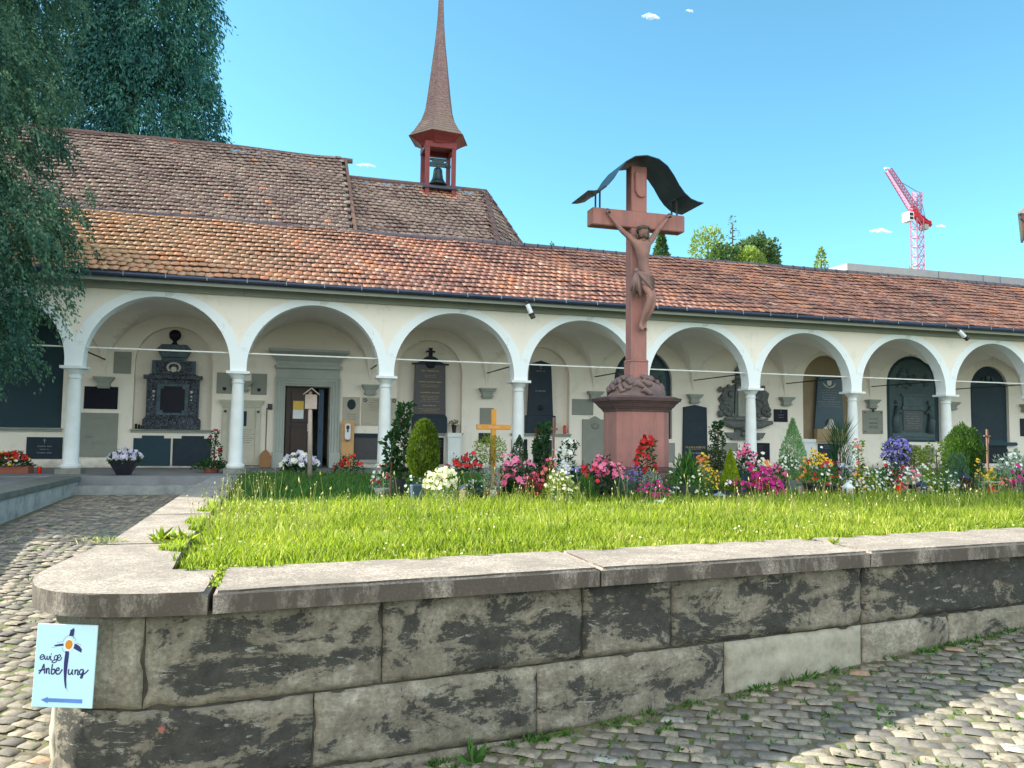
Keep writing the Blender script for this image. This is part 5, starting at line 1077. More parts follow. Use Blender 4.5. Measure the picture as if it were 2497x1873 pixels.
for k,a,b in (('red',(.50,.006,.012),(.72,.03,.03)),('pink',(.72,.07,.22),(.85,.25,.40)),('magenta',(.45,.008,.16),(.62,.02,.25)),('white',(.75,.75,.72),(.85,.85,.80)),('yellow',(.80,.42,.01),(.85,.60,.05)),
 ('violet',(.16,.13,.48),(.30,.26,.66)),('orange',(.75,.16,.03),(.85,.35,.12)),('cream',(.78,.70,.50),(.85,.82,.68)),('lilac',(.55,.50,.70),(.70,.66,.80)),('darkred',(.25,.01,.02),(.45,.03,.04)),('coral',(.80,.12,.12),(.85,.30,.25))): PM[k]=petal(k+'_petals',a,b)
def quads(P,D,W,ln,wd):
    """diamond leaves: base P, long axis D, width axis W"""
    n=len(P); ln=np.broadcast_to(ln,(n,))[:,None]; wd=np.broadcast_to(wd,(n,))[:,None]
    nrm=np.cross(D,W); a=P; b=P+D*ln*.5+W*wd*.5+nrm*wd*.12; c=P+D*ln; d=P+D*ln*.5-W*wd*.5+nrm*wd*.12
    V=np.stack([a,b,c,d],1).reshape(-1,3); Fq=np.arange(n*4).reshape(-1,4); return V,Fq
def unit(v): return v/np.maximum(np.linalg.norm(v,axis=-1,keepdims=True),1e-9)
def frame(D,r):
    q=r.normal(size=D.shape); W=unit(np.cross(D,q)); return W
def lump(P,s,seed):
    return np.array([noise.noise(Vector((p[0]*s+seed,p[1]*s,p[2]*s))) for p in P])
def shape_pts(kind,n,w,h,r,seed):
    d=unit(r.normal(size=(n,3)))
    if kind in('ball','mound'):
        if kind=='mound': d[:,2]=np.abs(d[:,2])
        lu=lump(d,2.2,seed); rad=(r.random(n)**.28)*(1+.28*lu)
        hz=h/2 if kind=='ball' else h; P=d*rad[:,None]*np.array([w/2,w/2,hz]); 
        if kind=='ball': P[:,2]+=h/2
        return P,d
    if kind=='cone':
        u=r.random(n)**1.25; a=r.uniform(0,2*PI,n); prof=np.where(u<.18,.72+.28*u/.18,1-((u-.18)/.82)**1.35); lu=lump(np.stack([np.cos(a),np.sin(a),u*3],-1),1.6,seed)
        rr=prof*w/2*(r.random(n)**.25)*(1+.18*lu); P=np.stack([rr*np.cos(a),rr*np.sin(a),u*h],-1); dd=np.stack([np.cos(a),np.sin(a),np.full(n,.35)],-1); return P,unit(dd)
    if kind=='egg':
        u=r.random(n); a=r.uniform(0,2*PI,n); prof=np.sqrt(np.clip(1-np.abs(u-.36)**1.7/np.where(u<.36,.36**1.7*1.6,.64**1.7),0,1)); lu=lump(np.stack([np.cos(a),np.sin(a),u*3],-1),1.6,seed)
        rr=prof*w/2*(r.random(n)**.22)*(1+.16*lu); P=np.stack([rr*np.cos(a),rr*np.sin(a),u*h],-1); return P,unit(np.stack([np.cos(a),np.sin(a),np.full(n,.35)],-1))
    if kind=='column':
        u=r.random(n); a=r.uniform(0,2*PI,n); lu=np.array([noise.noise(Vector((math.cos(q),math.sin(q),z*3+seed))) for q,z in zip(a,u)])
        rr=w/2*(r.random(n)**.3)*(.75+.6*lu)*(1-.35*u); P=np.stack([rr*np.cos(a)+w*.12*np.sin(u*7),rr*np.sin(a),u*h],-1); return P,unit(np.stack([np.cos(a),np.sin(a),r.uniform(-.2,.6,n)],-1))
def foliage(name,kind,w,h,n,ls,mat,parent,seed=1,mode='out',z=0,asp=.5):
    r=np.random.default_rng(seed+100); P,d=shape_pts(kind,n,w,h,r,seed)
    if mode=='up': D=unit(d*.35+np.array([0,0,1.])+r.normal(0,.22,(n,3)))
    elif mode=='down': D=unit(d*.3+np.array([0,0,-1.])+r.normal(0,.25,(n,3)))
    else: D=unit(d+r.normal(0,.65,(n,3))+np.array([0,0,.25]))
    W=frame(D,r); V,Fq=quads(P,D,W,ls*r.uniform(.6,1.3,n),ls*asp*r.uniform(.7,1.2,n)); V[:,2]+=z
    v=np.clip(r.random(n)*.75+.25*(lump(P*np.array([3/w,3/w,3/h]),1.2,seed+4)+.5),0,1)
    return npmesh(name,V,Fq,mat,parent,attr={'v':np.repeat(v,4)})
def blossoms(kind,w,h,n,size,mat,parent,seed=1,z=0,top=.0,name='blossoms'):
    r=np.random.default_rng(seed+500); P,d=shape_pts(kind,n*5,w*1.04,h*1.04,r,seed); 
    keep=(d@np.array([-.2,-1,.35])>-.25)&(P[:,2]>h*top); P=P[keep][:n]; d=d[keep][:n]; n=len(P)
    rn=(P-np.array([0,0,h*.4])); P=P+unit(rn)*.02
    N=unit(d*.5+np.array([-.15,-.8,.5])+r.normal(0,.35,(n,3))); A=frame(N,r); B=np.cross(N,A); VV=[];FF=[];k=5
    for i in range(k):
        a=2*PI*i/k; D=A*math.cos(a)+B*math.sin(a)+N*.25; W=-A*math.sin(a)+B*math.cos(a); s=size*r.uniform(.8,1.15,n); V,Fq=quads(P,unit(D),W,s*.5,s*.5); FF.append(Fq+sum(len(q) for q in VV)); VV.append(V)
    V=np.concatenate(VV); V[:,2]+=z; v=np.tile(np.repeat(r.random(n),4),k); return npmesh(name,V,np.concatenate(FF),mat,parent,attr={'v':v})
LZ=.055
def potmesh(kind,w,h,mat,T,z=0):
    mb=MB()
    if kind=='round': mb.lathe([(w*.36,0),(w*.40,h*.1),(w*.47,h*.8),(w*.5,h*.82),(w*.5,h),(w*.45,h),(w*.44,h*.88)],24)
    elif kind=='bowl': mb.lathe([(w*.22,0),(w*.25,h*.08),(w*.42,h*.45),(w*.49,h*.85),(w*.51,h*.87),(w*.51,h),(w*.47,h),(w*.46,h*.9)],26)
    elif kind=='vcone': mb.lathe([(w*.22,0),(w*.5,h),(w*.47,h),(w*.45,h*.93)],4,rot=PI/4)
    elif kind=='cube': mb.prismz([(-w/2,-w/2),(w/2,-w/2),(w/2,w/2),(-w/2,w/2)],0,h)
    elif kind=='tray': mb.prismz([(-w/2,-w*.28),(w/2,-w*.28),(w/2,w*.28),(-w/2,w*.28)],0,h)
    o=mb.build('pot',mat,T,.006 if kind in('cube','tray') else 0); 
    if kind in('round','bowl','vcone'): smooth_by_angle(o,35)
    mb=MB(); s=w*.44; mb.prismz([(-s,-s*(.55 if kind=='tray' else .8)),(s,-s*(.55 if kind=='tray' else .8)),(s,s*(.55 if kind=='tray' else .8)),(-s,s*(.55 if kind=='tray' else .8))],h*.86,h*.9+.004) if kind in('cube','tray') else mb.lathe([(s*.95,h*.86),(s*.95,h*.9)],20 if kind!='vcone' else 4,rot=PI/4); mb.build('soil',M['soil'],T)
    if z: o.location.z=z
seedc=[10]
def plant(name,label,cat,px,top,bot,wpx,Y,kind,leaf,n=900,ls=.05,mode='out',fl=(),pot=None,asp=.5,base=LZ,hz=None,group=None):
    """top/bot: photo rows of the foliage (bot None = grows from the ground); pot=(kind,width px,height m,material)"""
    seedc[0]+=1; s=seedc[0]; k=ppm(px,Y); x=xat(px,Y); zt=float(onY(px,top,Y)[2]); w=wpx/k
    T=thing(name,label,cat,(x,Y,base),group=group); z0=0
    if pot: potmesh(pot[0],pot[1]/k,pot[2],M[pot[3]],T); z0=pot[2]*.9
    if bot is not None: z0=max(z0 if pot else 0,float(onY(px,bot,Y)[2])-base)
    h=max(.05,zt-base-z0)
    foliage('foliage',kind,w,h,n,ls,LM[leaf],T,s,mode,z0,asp)
    if kind in('ball','cone','column') and not pot or (pot and kind in('column',)):
        mb=MB(); mb.tube([(0,0,0),(.01,0,z0+h*.5),(0,.01,z0+h*.85)],[.02,.013,.006],6); mb.build('stem',M['brownwood'],T)
    for i,(c,m_,sz,*tp) in enumerate(fl): blossoms(kind,w,h,int(m_*1.35),sz*1.3,PM[c],T,s+i*7,z0,tp[0] if tp else .15,'blossoms')
    return T,w,h,z0
# ---------------------------------------------------------------- planting on the graves, front to back
plant('climbing_plant','tall climbing plant with glossy leaves in a black pot right of the third column','plant',985,985,None,62,-8.4,'column','dark_green_leaves',700,.075,pot=('cube',40,.28,'pot'),asp=.6)
plant('climbing_plant','broad leafy vine low beside the tall climber','plant',955,1060,1165,42,-8.35,'column','dark_green_leaves',200,.085,asp=.65)
plant('thuja','yellow-green cone thuja in a slate blue planter','shrub',1034,1028,1163,78,-9.0,'egg','thuja_leaves',7500,.045,'up',pot=('cube',62,.24,'bluepot'),asp=.35)
plant('flower_pot','cream white flowers over silver foliage in a black bowl nearest the lawn','potted plant',1078,1142,None,82,-9.6,'mound','yellow_green_leaves',650,.045,fl=(('cream',70,.055,.4),),pot=('bowl',72,.10,'pot'))
plant('trailing_plant','silver green trailing foliage hanging over the black bowl','plant',1084,1178,None,62,-9.72,'mound','silver_leaves',500,.028,base=.10)
plant('flower_pot','red mandevilla with dark leaves behind the blue-grey stone','potted plant',1145,1110,1150,66,-8.2,'mound','dark_green_leaves',260,.05,fl=(('red',12,.07,.3),),base=.05)
plant('japanese_maple','small yellow-green maple growing around the orange cross','shrub',1195,1062,1128,78,-8.0,'ball','yellow_green_leaves',900,.045,fl=(),asp=.35)
plant('flower_pot','silver white plant in a terracotta pot','potted plant',1200,1131,None,52,-8.8,'mound','silver_leaves',700,.028,pot=('round',50,.14,'terracotta'))
plant('flowering_bush','bright pink mandevilla bush between terracotta pot and pale planter','plant',1262,1112,None,95,-8.6,'mound','dark_green_leaves',1200,.06,fl=(('pink',34,.085,.35),))
plant('dwarf_conifer','small grey-green cone conifer in front of the fourth column','shrub',1267,1064,1125,46,-7.2,'cone','box_leaves',1500,.03,'up')
plant('climbing_plant','tall dark climber with one red bloom before the obelisk stele','plant',1325,1034,None,56,-7.5,'column','dark_green_leaves',1000,.07,fl=(('red',2,.06,.7),),asp=.6)
plant('flowering_bush','white flowering mandevilla left of the pedestal','plant',1386,1076,None,64,-7.9,'column','dark_green_leaves',700,.06,fl=(('white',26,.08,.1),),asp=.55)
plant('flower_pot','cream flowers over yellow-green leaves in a pale beige planter','potted plant',1366,1150,None,88,-9.6,'mound','yellow_green_leaves',800,.04,fl=(('cream',40,.04,.1),),pot=('round',56,.13,'concretepot'))
plant('begonia','dark red begonia clump beside the pale beige planter','plant',1300,1155,None,46,-9.3,'mound','bronze_leaves',380,.04,fl=(('darkred',30,.04,.2),))
plant('flower_pot','pale violet and white flowers behind the cream planter','plant',1372,1128,None,60,-8.4,'mound','silver_leaves',350,.035,fl=(('lilac',24,.045,.2),('white',14,.04,.2)))
plant('flower_pot','dark pink geraniums in a black bowl left of the pedestal foot','potted plant',1467,1118,None,98,-8.6,'mound','dark_green_leaves',800,.055,fl=(('pink',34,.07,.4),('red',8,.06,.3)),pot=('bowl',54,.14,'pot'))
plant('flowering_bush','deep red flowers beside the dark pink geranium bowl','plant',1424,1126,None,30,-8.5,'mound','bronze_leaves',220,.04,fl=(('red',14,.055,.2),))
plant('lavender','violet flower clump at the foot of the pedestal','plant',1545,1143,None,62,-8.1,'mound','blue_green_leaves',600,.045,'up',fl=(('violet',60,.022,.5),),asp=.2)
plant('flowering_bush','red mandevilla climbing in front of the sandstone pedestal','plant',1578,1072,None,74,-7.7,'column','dark_green_leaves',620,.06,fl=(('red',26,.075,.35),),asp=.5)
plant('silver_plant','frosty silver bush below the red mandevilla','plant',1590,1143,None,66,-9.0,'mound','silver_leaves',1100,.03,asp=.3)
plant('flower_pot','magenta flowers in a black tray before the silver bush','potted plant',1590,1172,None,72,-9.35,'mound','dark_green_leaves',260,.035,fl=(('magenta',34,.04,.1),),pot=('tray',66,.10,'pot'))
plant('leafy_plant','fresh green leafy plant in a brown-grey cube planter','potted plant',1676,1112,None,60,-8.4,'mound','mid_green_leaves',520,.10,'up',pot=('cube',40,.16,'greypot'),asp=.3)
T=thing('planter','blue square planter left of the brown-grey cube','planter',(xat(1648,-8.3),-8.3,LZ)); potmesh('cube',.16,.15,M['bluepot'],T)
plant('flower_pot','orange and yellow roses in a small dark pot','potted plant',1712,1112,None,44,-7.7,'mound','pale_green_leaves',420,.04,fl=(('orange',16,.055,.4),('yellow',14,.05,.3)),pot=('cube',22,.12,'greypot'))
plant('boxwood','round clipped boxwood ball beside the yellow cone','shrub',1744,1090,1150,68,-6.9,'ball','box_leaves',5200,.024,asp=.6)
plant('cone_conifer','bright yellow-green cone conifer in a black planter','shrub',1781,1098,None,46,-9.0,'cone','bright_cone_leaves',4200,.035,'up',pot=('tray',70,.14,'pot'),asp=.3)
plant('moss_cushion','dark green moss cushions with magenta flowers around the yellow cone','plant',1792,1172,1184,66,-9.12,'mound','thuja_leaves',1500,.016,fl=(('magenta',16,.05,.2),('white',8,.04,.2)),base=LZ+.11)
plant('marigold','small yellow marigold clump left of the yellow cone','plant',1737,1141,None,34,-8.2,'mound','mid_green_leaves',260,.035,fl=(('yellow',30,.035,.1),))
plant('flower_pot','pink mandevilla in a tall slate blue planter','potted plant',1817,1092,None,64,-7.4,'mound','dark_green_leaves',500,.055,fl=(('pink',28,.07,.35),),pot=('cube',38,.30,'bluepot'))
plant('begonia','orange red and cream begonias right of the tall blue planter','plant',1861,1116,None,52,-7.8,'mound','mid_green_leaves',320,.04,fl=(('orange',26,.055,.0),('cream',22,.055,.5)))
plant('petunia','wide mound of deep magenta petunias','plant',1862,1146,None,96,-8.6,'mound','dark_green_leaves',600,.04,fl=(('magenta',85,.06,.05),))
plant('climbing_plant','dark thin climber left of the baroque epitaph','plant',1750,1028,1092,38,-6.3,'column','dark_green_leaves',380,.06,asp=.6)
plant('cypress','pale green feathery cypress in a grey planter','shrub',1933,1026,None,76,-7.6,'cone','pale_green_leaves',3600,.055,'up',pot=('cube',58,.20,'slab'),asp=.25)
plant('begonia','white begonias at the foot of the pale cypress','plant',1922,1112,1145,46,-7.95,'mound','mid_green_leaves',320,.04,fl=(('white',30,.04,.05),))
plant('flower_pot','yellow chrysanthemums with red and white blooms in a large black bowl','potted plant',1997,1106,None,74,-8.9,'mound','mid_green_leaves',650,.045,fl=(('yellow',80,.035,.62),('red',14,.05,.0),('white',14,.04,.0)),pot=('bowl',78,.22,'pot'))
plant('horsetail','clump of dark upright horsetail rushes','plant',2048,1058,None,38,-7.6,'column','dark_green_leaves',420,.34,'up',asp=.035)
plant('climbing_plant','yellow-green climber with red blooms around a small lantern','plant',2092,1076,None,46,-7.9,'column','yellow_green_leaves',420,.05,fl=(('coral',14,.06,.0),))
plant('flower_mound','yellow and white mixed flowers below the red blooming climber','plant',2105,1132,None,78,-8.3,'mound','yellow_green_leaves',520,.04,fl=(('white',40,.04,.1),('yellow',24,.035,.1)))
plant('blue_hydrangea','violet blue flowering bush before the pointed relief','shrub',2186,1070,1140,66,-7.4,'ball','dark_green_leaves',900,.05,fl=(('violet',180,.05,.05),))
plant('variegated_bush','round yellow variegated bush right of the violet bush','shrub',2227,1089,1138,52,-7.6,'ball','yellow_green_leaves',1300,.04)
plant('flower_pot','white and red flowers in a navy round pot','potted plant',2168,1130,None,56,-8.7,'mound','dark_green_leaves',520,.045,fl=(('white',20,.045,.2),('red',6,.05,.2)),pot=('round',36,.16,'bluepot'))
plant('flower_mound','pink and white flowers right of the navy pot','plant',2216,1138,None,62,-8.5,'mound','silver_leaves',380,.04,fl=(('pink',20,.055,.1),('white',30,.045,.2)))
plant('fern','light yellow-green fern beside the round thuja','plant',2282,1080,None,50,-7.6,'column','yellow_green_leaves',420,.10,asp=.25)
plant('round_thuja','large rounded dark green thuja near the right edge','shrub',2346,1037,None,86,-7.0,'ball','arborvitae_leaves',13000,.05,'up',asp=.35)
plant('juniper','low blue-green juniper in front of the round thuja','shrub',2330,1098,None,62,-7.9,'mound','blue_green_leaves',1400,.055,'up',asp=.2)
plant('flower_pot','mixed small blooms in a dark pot beside the black lantern','potted plant',2318,1148,None,36,-8.6,'mound','blue_green_leaves',220,.04,fl=(('lilac',8,.04,.2),),pot=('round',18,.12,'pot'))
plant('succulent_patch','reddish ground cover at the foot of the black lantern','plant',2350,1165,None,60,-8.6,'mound','bronze_leaves',420,.035)
plant('flower_pot','yellow flowers behind the glass candle holder','plant',2411,1142,None,42,-8.3,'mound','yellow_green_leaves',240,.04,fl=(('yellow',26,.045,.2),))
plant('flower_pot','white flowers over striped leaves in a large pale grey pot','potted plant',2468,1100,None,84,-8.2,'mound','silver_leaves',620,.065,fl=(('white',34,.05,.35),),pot=('round',46,.26,'concretepot'))
plant('flowering_bush','deep pink flowers low at the right edge','plant',2480,1140,None,40,-8.7,'mound','dark_green_leaves',220,.05,fl=(('magenta',18,.07,.2),))
plant('juniper','grey-green juniper cut off by the right edge','shrub',2500,1162,None,60,-9.0,'mound','blue_green_leaves',600,.05,'up',asp=.2)
plant('flower_pot','small red and white flowers in a pale bowl left of the tall climber','potted plant',935,1126,None,56,-7.8,'mound','silver_leaves',380,.035,fl=(('red',9,.05,.2),('white',14,.04,.3)),pot=('bowl',40,.12,'whitestone'))
plant('leafy_plant','low dark green clump between terracotta pot and lawn','plant',1158,1178,None,60,-9.2,'mound','dark_green_leaves',500,.045,fl=(('white',8,.02,.3),))
plant('leafy_plant','dark green grass-like clump left of the silver bush','plant',1520,1165,None,50,-8.9,'mound','blue_green_leaves',420,.09,'up',asp=.12)
plant('leafy_plant','green grassy clump before the geranium bowl','plant',1428,1165,None,52,-9.0,'mound','mid_green_leaves',420,.10,'up',asp=.12)
plant('leafy_plant','dark leaves and purple bloom behind the big black bowl','plant',2035,1128,None,30,-8.2,'mound','bronze_leaves',160,.045,fl=(('magenta',5,.05,.3),))
plant('leafy_plant','low silver ground plant right of the black lantern','plant',2385,1155,None,44,-8.4,'mound','blue_green_leaves',350,.04)
for px_,top_,w_,Y_,leaf_,fl_,lab in (
 (1010,1150,46,-8.9,'dark_green_leaves',(('white',9,.03,.2),),'low dark leafy filler left of the yellow-green cone thuja'),
 (1105,1120,50,-7.9,'mid_green_leaves',(('darkred',10,.05,.3),),'dark red blooms above the cream white bowl'),
 (1232,1118,44,-8.3,'mid_green_leaves',(('pink',12,.06,.3),),'pink blooms just right of the orange cross foot'),
 (1318,1120,48,-8.2,'bronze_leaves',(('coral',12,.055,.3),),'coral flowers over bronze leaves under the tall dark climber'),
 (1345,1108,40,-8.0,'yellow_green_leaves',(('pink',8,.05,.4),),'yellow-green leaves with pink blooms left of the white mandevilla'),
 (1405,1135,40,-8.7,'dark_green_leaves',(('violet',14,.045,.2),),'purple flowers right of the pale beige planter'),
 (1508,1130,44,-8.3,'dark_green_leaves',(('pink',14,.06,.2),),'pink flowers between geranium bowl and lavender'),
 (1640,1140,46,-8.6,'mid_green_leaves',(('white',10,.035,.1),),'low green plant with white flowers right of the pedestal foot'),
 (1700,1150,50,-8.8,'mid_green_leaves',(('cream',12,.04,.2),),'cream flowers low before the orange and yellow roses'),
 (1840,1128,40,-8.1,'dark_green_leaves',(('red',16,.05,.2),),'red flowers left of the orange begonias'),
 (1895,1132,46,-8.0,'bronze_leaves',(('pink',14,.055,.3),),'pink flowers left of the pale cypress planter'),
 (1962,1128,40,-8.2,'yellow_green_leaves',(('orange',12,.05,.3),),'orange blooms left of the yellow chrysanthemums'),
 (2030,1138,44,-8.8,'mid_green_leaves',(('red',12,.05,.1),('white',8,.04,.2)),'red and white blooms right of the large black bowl'),
 (2065,1120,36,-8.1,'silver_leaves',(('lilac',12,.05,.2),),'pale lilac flowers at the foot of the horsetail rushes'),
 (2140,1140,50,-8.9,'mid_green_leaves',(('white',22,.035,.1),),'white starry flowers left of the navy pot'),
 (2190,1128,44,-8.3,'dark_green_leaves',(('red',12,.055,.2),),'red blooms under the violet blue bush'),
 (2255,1128,54,-8.1,'yellow_green_leaves',(('white',16,.04,.2),),'white blooms over yellow-green leaves before the fern'),
 (2300,1150,50,-8.9,'mid_green_leaves',(('white',14,.03,.1),),'small white daisies low before the juniper'),
 (2380,1130,44,-8.0,'dark_green_leaves',(('yellow',12,.05,.4),),'yellow blooms right of the round thuja'),
 (2440,1150,40,-8.9,'mid_green_leaves',(('coral',10,.05,.2),),'coral blooms between glass candle holder and large grey pot')):
    plant('bedding_plant',lab,'plant',px_,top_,None,w_,Y_,'mound',leaf_,340,.045,fl=fl_)
# plants under the arcade
plant('geranium_planter','red geraniums in a long terracotta trough at the left edge','potted plant',30,1104,None,92,.35,'mound','dark_green_leaves',900,.07,fl=(('red',14,.12,.5),('yellow',10,.06,.1),('white',8,.06,.0)),pot=('tray',88,.16,'terracotta'),base=.0)
plant('hydrangea','white hydrangeas in a tapered black bowl at the arcade edge','potted plant',306,1096,1128,74,-.45,'mound','dark_green_leaves',420,.07,fl=(('lilac',46,.10,.25),),pot=('vcone',88,.30,'pot'),base=.0)
plant('rose','dark rose climbing a stake in a terracotta pot left of the second column','potted plant',524,1052,1120,34,.55,'column','dark_green_leaves',330,.06,fl=(('darkred',7,.06,.1),),base=.0,asp=.6)
plant('rose_bush','spreading dark foliage around the rose pot','potted plant',518,1122,None,88,.5,'mound','dark_green_leaves',620,.07,pot=('round',40,.10,'terracotta'),base=.0)
plant('hydrangea','lilac and white hydrangea in front of the chapel door','potted plant',733,1108,None,84,-.4,'mound','dark_green_leaves',800,.08,fl=(('lilac',34,.12,.55),('white',24,.12,.45)),base=.0)
plant('geranium','red geraniums below the pale wooden board','potted plant',852,1112,None,74,-.4,'mound','dark_green_leaves',600,.06,fl=(('red',14,.08,.4),),base=.0)
for px_,Y_,lab in ((978,YB-.02,'small black vase of pink flowers on the left end of the stele sill'),(1107,YB-.02,'small black vase of pale pink flowers on the right end of the stele sill')):
    T=thing('flower_vase',lab,'vase',(xat(px_,Y_),Y_,NI['c'][2])); mb=MB(); mb.lathe([(.045,0),(.075,.22),(.08,.23),(.07,.23)],14); mb.build('vase',M['pot'],T); foliage('foliage','mound',.26,.14,90,.06,LM['dark_green_leaves'],T,px_,z=.22); blossoms('mound',.26,.15,16,.06,PM['pink' if px_<1000 else 'cream'],T,px_,.22)
T=thing('candle_group','small green candles on the sill of the black marble monument','candle',(xat(338,YB+.02),YB+.02,NI['b'][2])); mb=MB()
for k in range(3): mb.lathe([(.03,0),(.03,.12-.02*k),(.02,.13-.02*k)],10,((k-1)*.07,0,0))
mb.build('candle',LM['dark_green_leaves'],T)
# ---------------------------------------------------------------- crosses, candles, lanterns and small grave things
def gcross(label,px,top,bot,aw,ay,Y,tw,mat,base,name='wooden_cross',th=.05,arm=.06):
    k=ppm(px,Y); x=xat(px,Y); H=float(onY(px,top,Y)[2])-base; za=float(onY(px,ay,Y)[2])-base; T=thing(name,label,'cross',(x,Y,base)); w=tw/k/2; a=aw/k/2
    mb=MB(); mb.box(-w,w,-th/2,th/2,0,za-arm/2-.0005); mb.box(-w,w,-th/2,th/2,za+arm/2+.0005,H); mb.build('upright',mat,T,.004); mb=MB(); mb.box(-a,a,-th/2-.002,th/2+.002,za-arm/2,za+arm/2); q=mb.build('crossbar',mat,T,.004); return T,a,za,q
T,a,za,q=gcross('bright orange varnished wooden cross with a lettered bar',1203,999,1130,85,1042,-7.9,12,M['orangewood'],LZ,arm=.075)
inscr(q,-a*.5,a*.5,za-.02,za+.02,1,-.028,M['cream'] if 'cream' in M else M['whitestone'],4,.95,.5); inscr(q,-a*.93,-a*.78,za-.02,za+.02,1,-.028,M['whitestone'],5,.95,.5); inscr(q,a*.78,a*.93,za-.02,za+.02,1,-.028,M['whitestone'],6,.95,.5)
gcross('thin brown wooden cross partly hidden by the tall dark climber',1350,1018,1150,20,1046,-6.9,5,M['brownwood'],LZ,th=.03,arm=.035)
T,a,za,q=gcross('slim brown crucifix near the right edge',2407,1047,1150,20,1063,-5.6,5,M['brownwood'],LZ,'grave_crucifix',.03,.03)
mb=MB(); mb.tube([(0,-.03,za-.16),(0,-.035,za-.02)],[.008,.018],6); mb.tube([(-.05,-.03,za+.01),(0,-.035,za-.03),(.05,-.03,za+.01)],[.006,.01,.006],5); mb.build('carved_figure',M['brownwood'],T)
def at(name,label,cat,px,Y,base=LZ,group=None): return thing(name,label,cat,(xat(px,Y),Y,base),group=group)
# little roofed wooden post in front of the door
T=at('roofed_wooden_post','pale round wooden post with a small gabled roof box before the chapel door','wooden post',756,-2.6); k=ppm(756,-2.6); H=float(onY(752,948,-2.6)[2])-LZ
mb=MB(); mb.tube([(.02,0,0),(0,0,H*.5),(-.02,0,H-.06)],[.05,.045,.04],9); mb.build('post',M['palewood'],T,smooth=True)
zb=float(onY(752,996,-2.6)[2])-LZ; zt=float(onY(752,962,-2.6)[2])-LZ; w=14/k
mb=MB(); mb.box(-w,w,-.045,.09,zb,zt); mb.box(-w*1.05,w*1.05,-.06,.1,zb-.012,zb); mb.build('box',M['palewood'],T,.004)
for s_ in(-1,1): mb=MB(); mb.add([(0,-.12,H),(s_*w*1.35,-.12,zt-.01),(s_*w*1.35,.14,zt-.01),(0,.14,H),(0,-.12,H+.018),(s_*w*1.35,-.12,zt+.008),(s_*w*1.35,.14,zt+.008),(0,.14,H+.018)],[(0,1,2,3),(7,6,5,4),(0,4,5,1),(1,5,6,2),(2,6,7,3),(3,7,4,0)]); mb.build('roof_board',M['palewood'],T)
# bollard stub
T=at('wooden_stub','short pale yellow wooden post stub beside the cream white flower bowl','post',1130,-9.75); mb=MB(); mb.lathe([(.037,0),(.036,.2),(.034,.215),(.03,.22)],12); mb.build('post',pm('fresh_pale_wood',(.55,.44,.20),(.45,.35,.16),9,.7,.1),T)
T=at('round_gravestone','smooth blue-grey round-topped stone behind the terracotta pot','gravestone',1149,-8.5); mb=MB(); mb.prism([(.19*math.cos(a),max(0,.22*math.sin(a)**.7)) for a in np.linspace(0,PI,18)],-.05,.07); mb.build('stone',M['bluestone'],T,.012)
T=at('angel_figurine','small white angel figurine on the blue-grey stone','figurine',1155,-8.62,.22); mb=MB(); mb.lathe([(.03,0),(.035,.02),(.018,.06),(.02,.075),(.008,.085)],12); mb.ball((0,0,.10),.018,10); mb.tube([(.01,.01,.075),(.05,.02,.10),(.04,.02,.04)],[.008,.014,.004],5); mb.tube([(-.01,.01,.075),(-.05,.02,.10),(-.04,.02,.04)],[.008,.014,.004],5); mb.build('body',M['whitestone'],T,smooth=True)
def photocard(label,px,Y,w,h,col,base):
    T=at('photo_card',label,'photo',px,Y,base); T.rotation_euler=(R(-8),0,0); mb=MB(); mb.box(-w/2,w/2,0,.01,0,h); mb.build('frame',M['whitestone'],T); mb=MB(); mb.box(-w*.4,w*.4,-.002,-.0005,h*.06,h*.94); mb.build('picture',pm(label.split()[0]+'_card',col,None,4,.5,0),T)
    return T
T=photocard('small portrait photograph leaning on the terracotta pot',1205,-9.0,.085,.12,(.35,.38,.42),.10)
mb=MB(); mb.lathe([(.018,0),(.016,.002)],14,(0,0,0)); q=mb.build('portrait_head',pm('skin_tone_print',(.5,.32,.26),None,5,.6,0),T); q.rotation_euler=(R(90),0,0); q.location=(0,-.003,.075); mb=MB(); mb.prism([(-.03,.008),(.03,.008),(.024,.045),(-.024,.045)],-.004,-.0025); mb.build('portrait_body',M['ink'],T)
photocard('pink patterned card beside the large black bowl',1957,-8.75,.12,.15,(.70,.42,.42),.07)
def candle(label,px,Y,h,r,base=LZ,grp=None,lid=True):
    T=at('grave_candle',label,'candle',px,Y,base,grp); mb=MB(); mb.lathe([(r*.85,0),(r,.02),(r,h*.8),(r*.8,h*.86),(r*.8,h*.88)],16); mb.build('glass',M['redglass'],T,smooth=False)
    if lid: mb=MB(); mb.lathe([(r*.86,h*.88),(r*.86,h*.93),(r*.4,h)],14); mb.build('lid',M['gold'],T)
    return T
candle('small red candle standing alone on the terrace left of the first column',100,.2,.16,.045,0.0)
candle('red glass candle on the sill below the obelisk stele',1377,YB+.0,.26,.05,NI['d'][2])
candle('tall red grave candle right of the navy pot',2189,-9.0,.215,.042)
T=candle('red candle inside a clear glass holder near the right edge',2412,-8.9,.14,.038,LZ+.03); mb=MB(); mb.box(-.085,.085,-.085,.085,-.03,-.01); mb.box(-.085,.085,-.085,.085,.19,.205)
for a_ in(-.08,.08):
    for b_ in(-.08,.08): mb.box(a_-.005,a_+.005,b_-.005,b_+.005,-.01,.19)
mb.build('holder_frame',M['concretepot'],T)
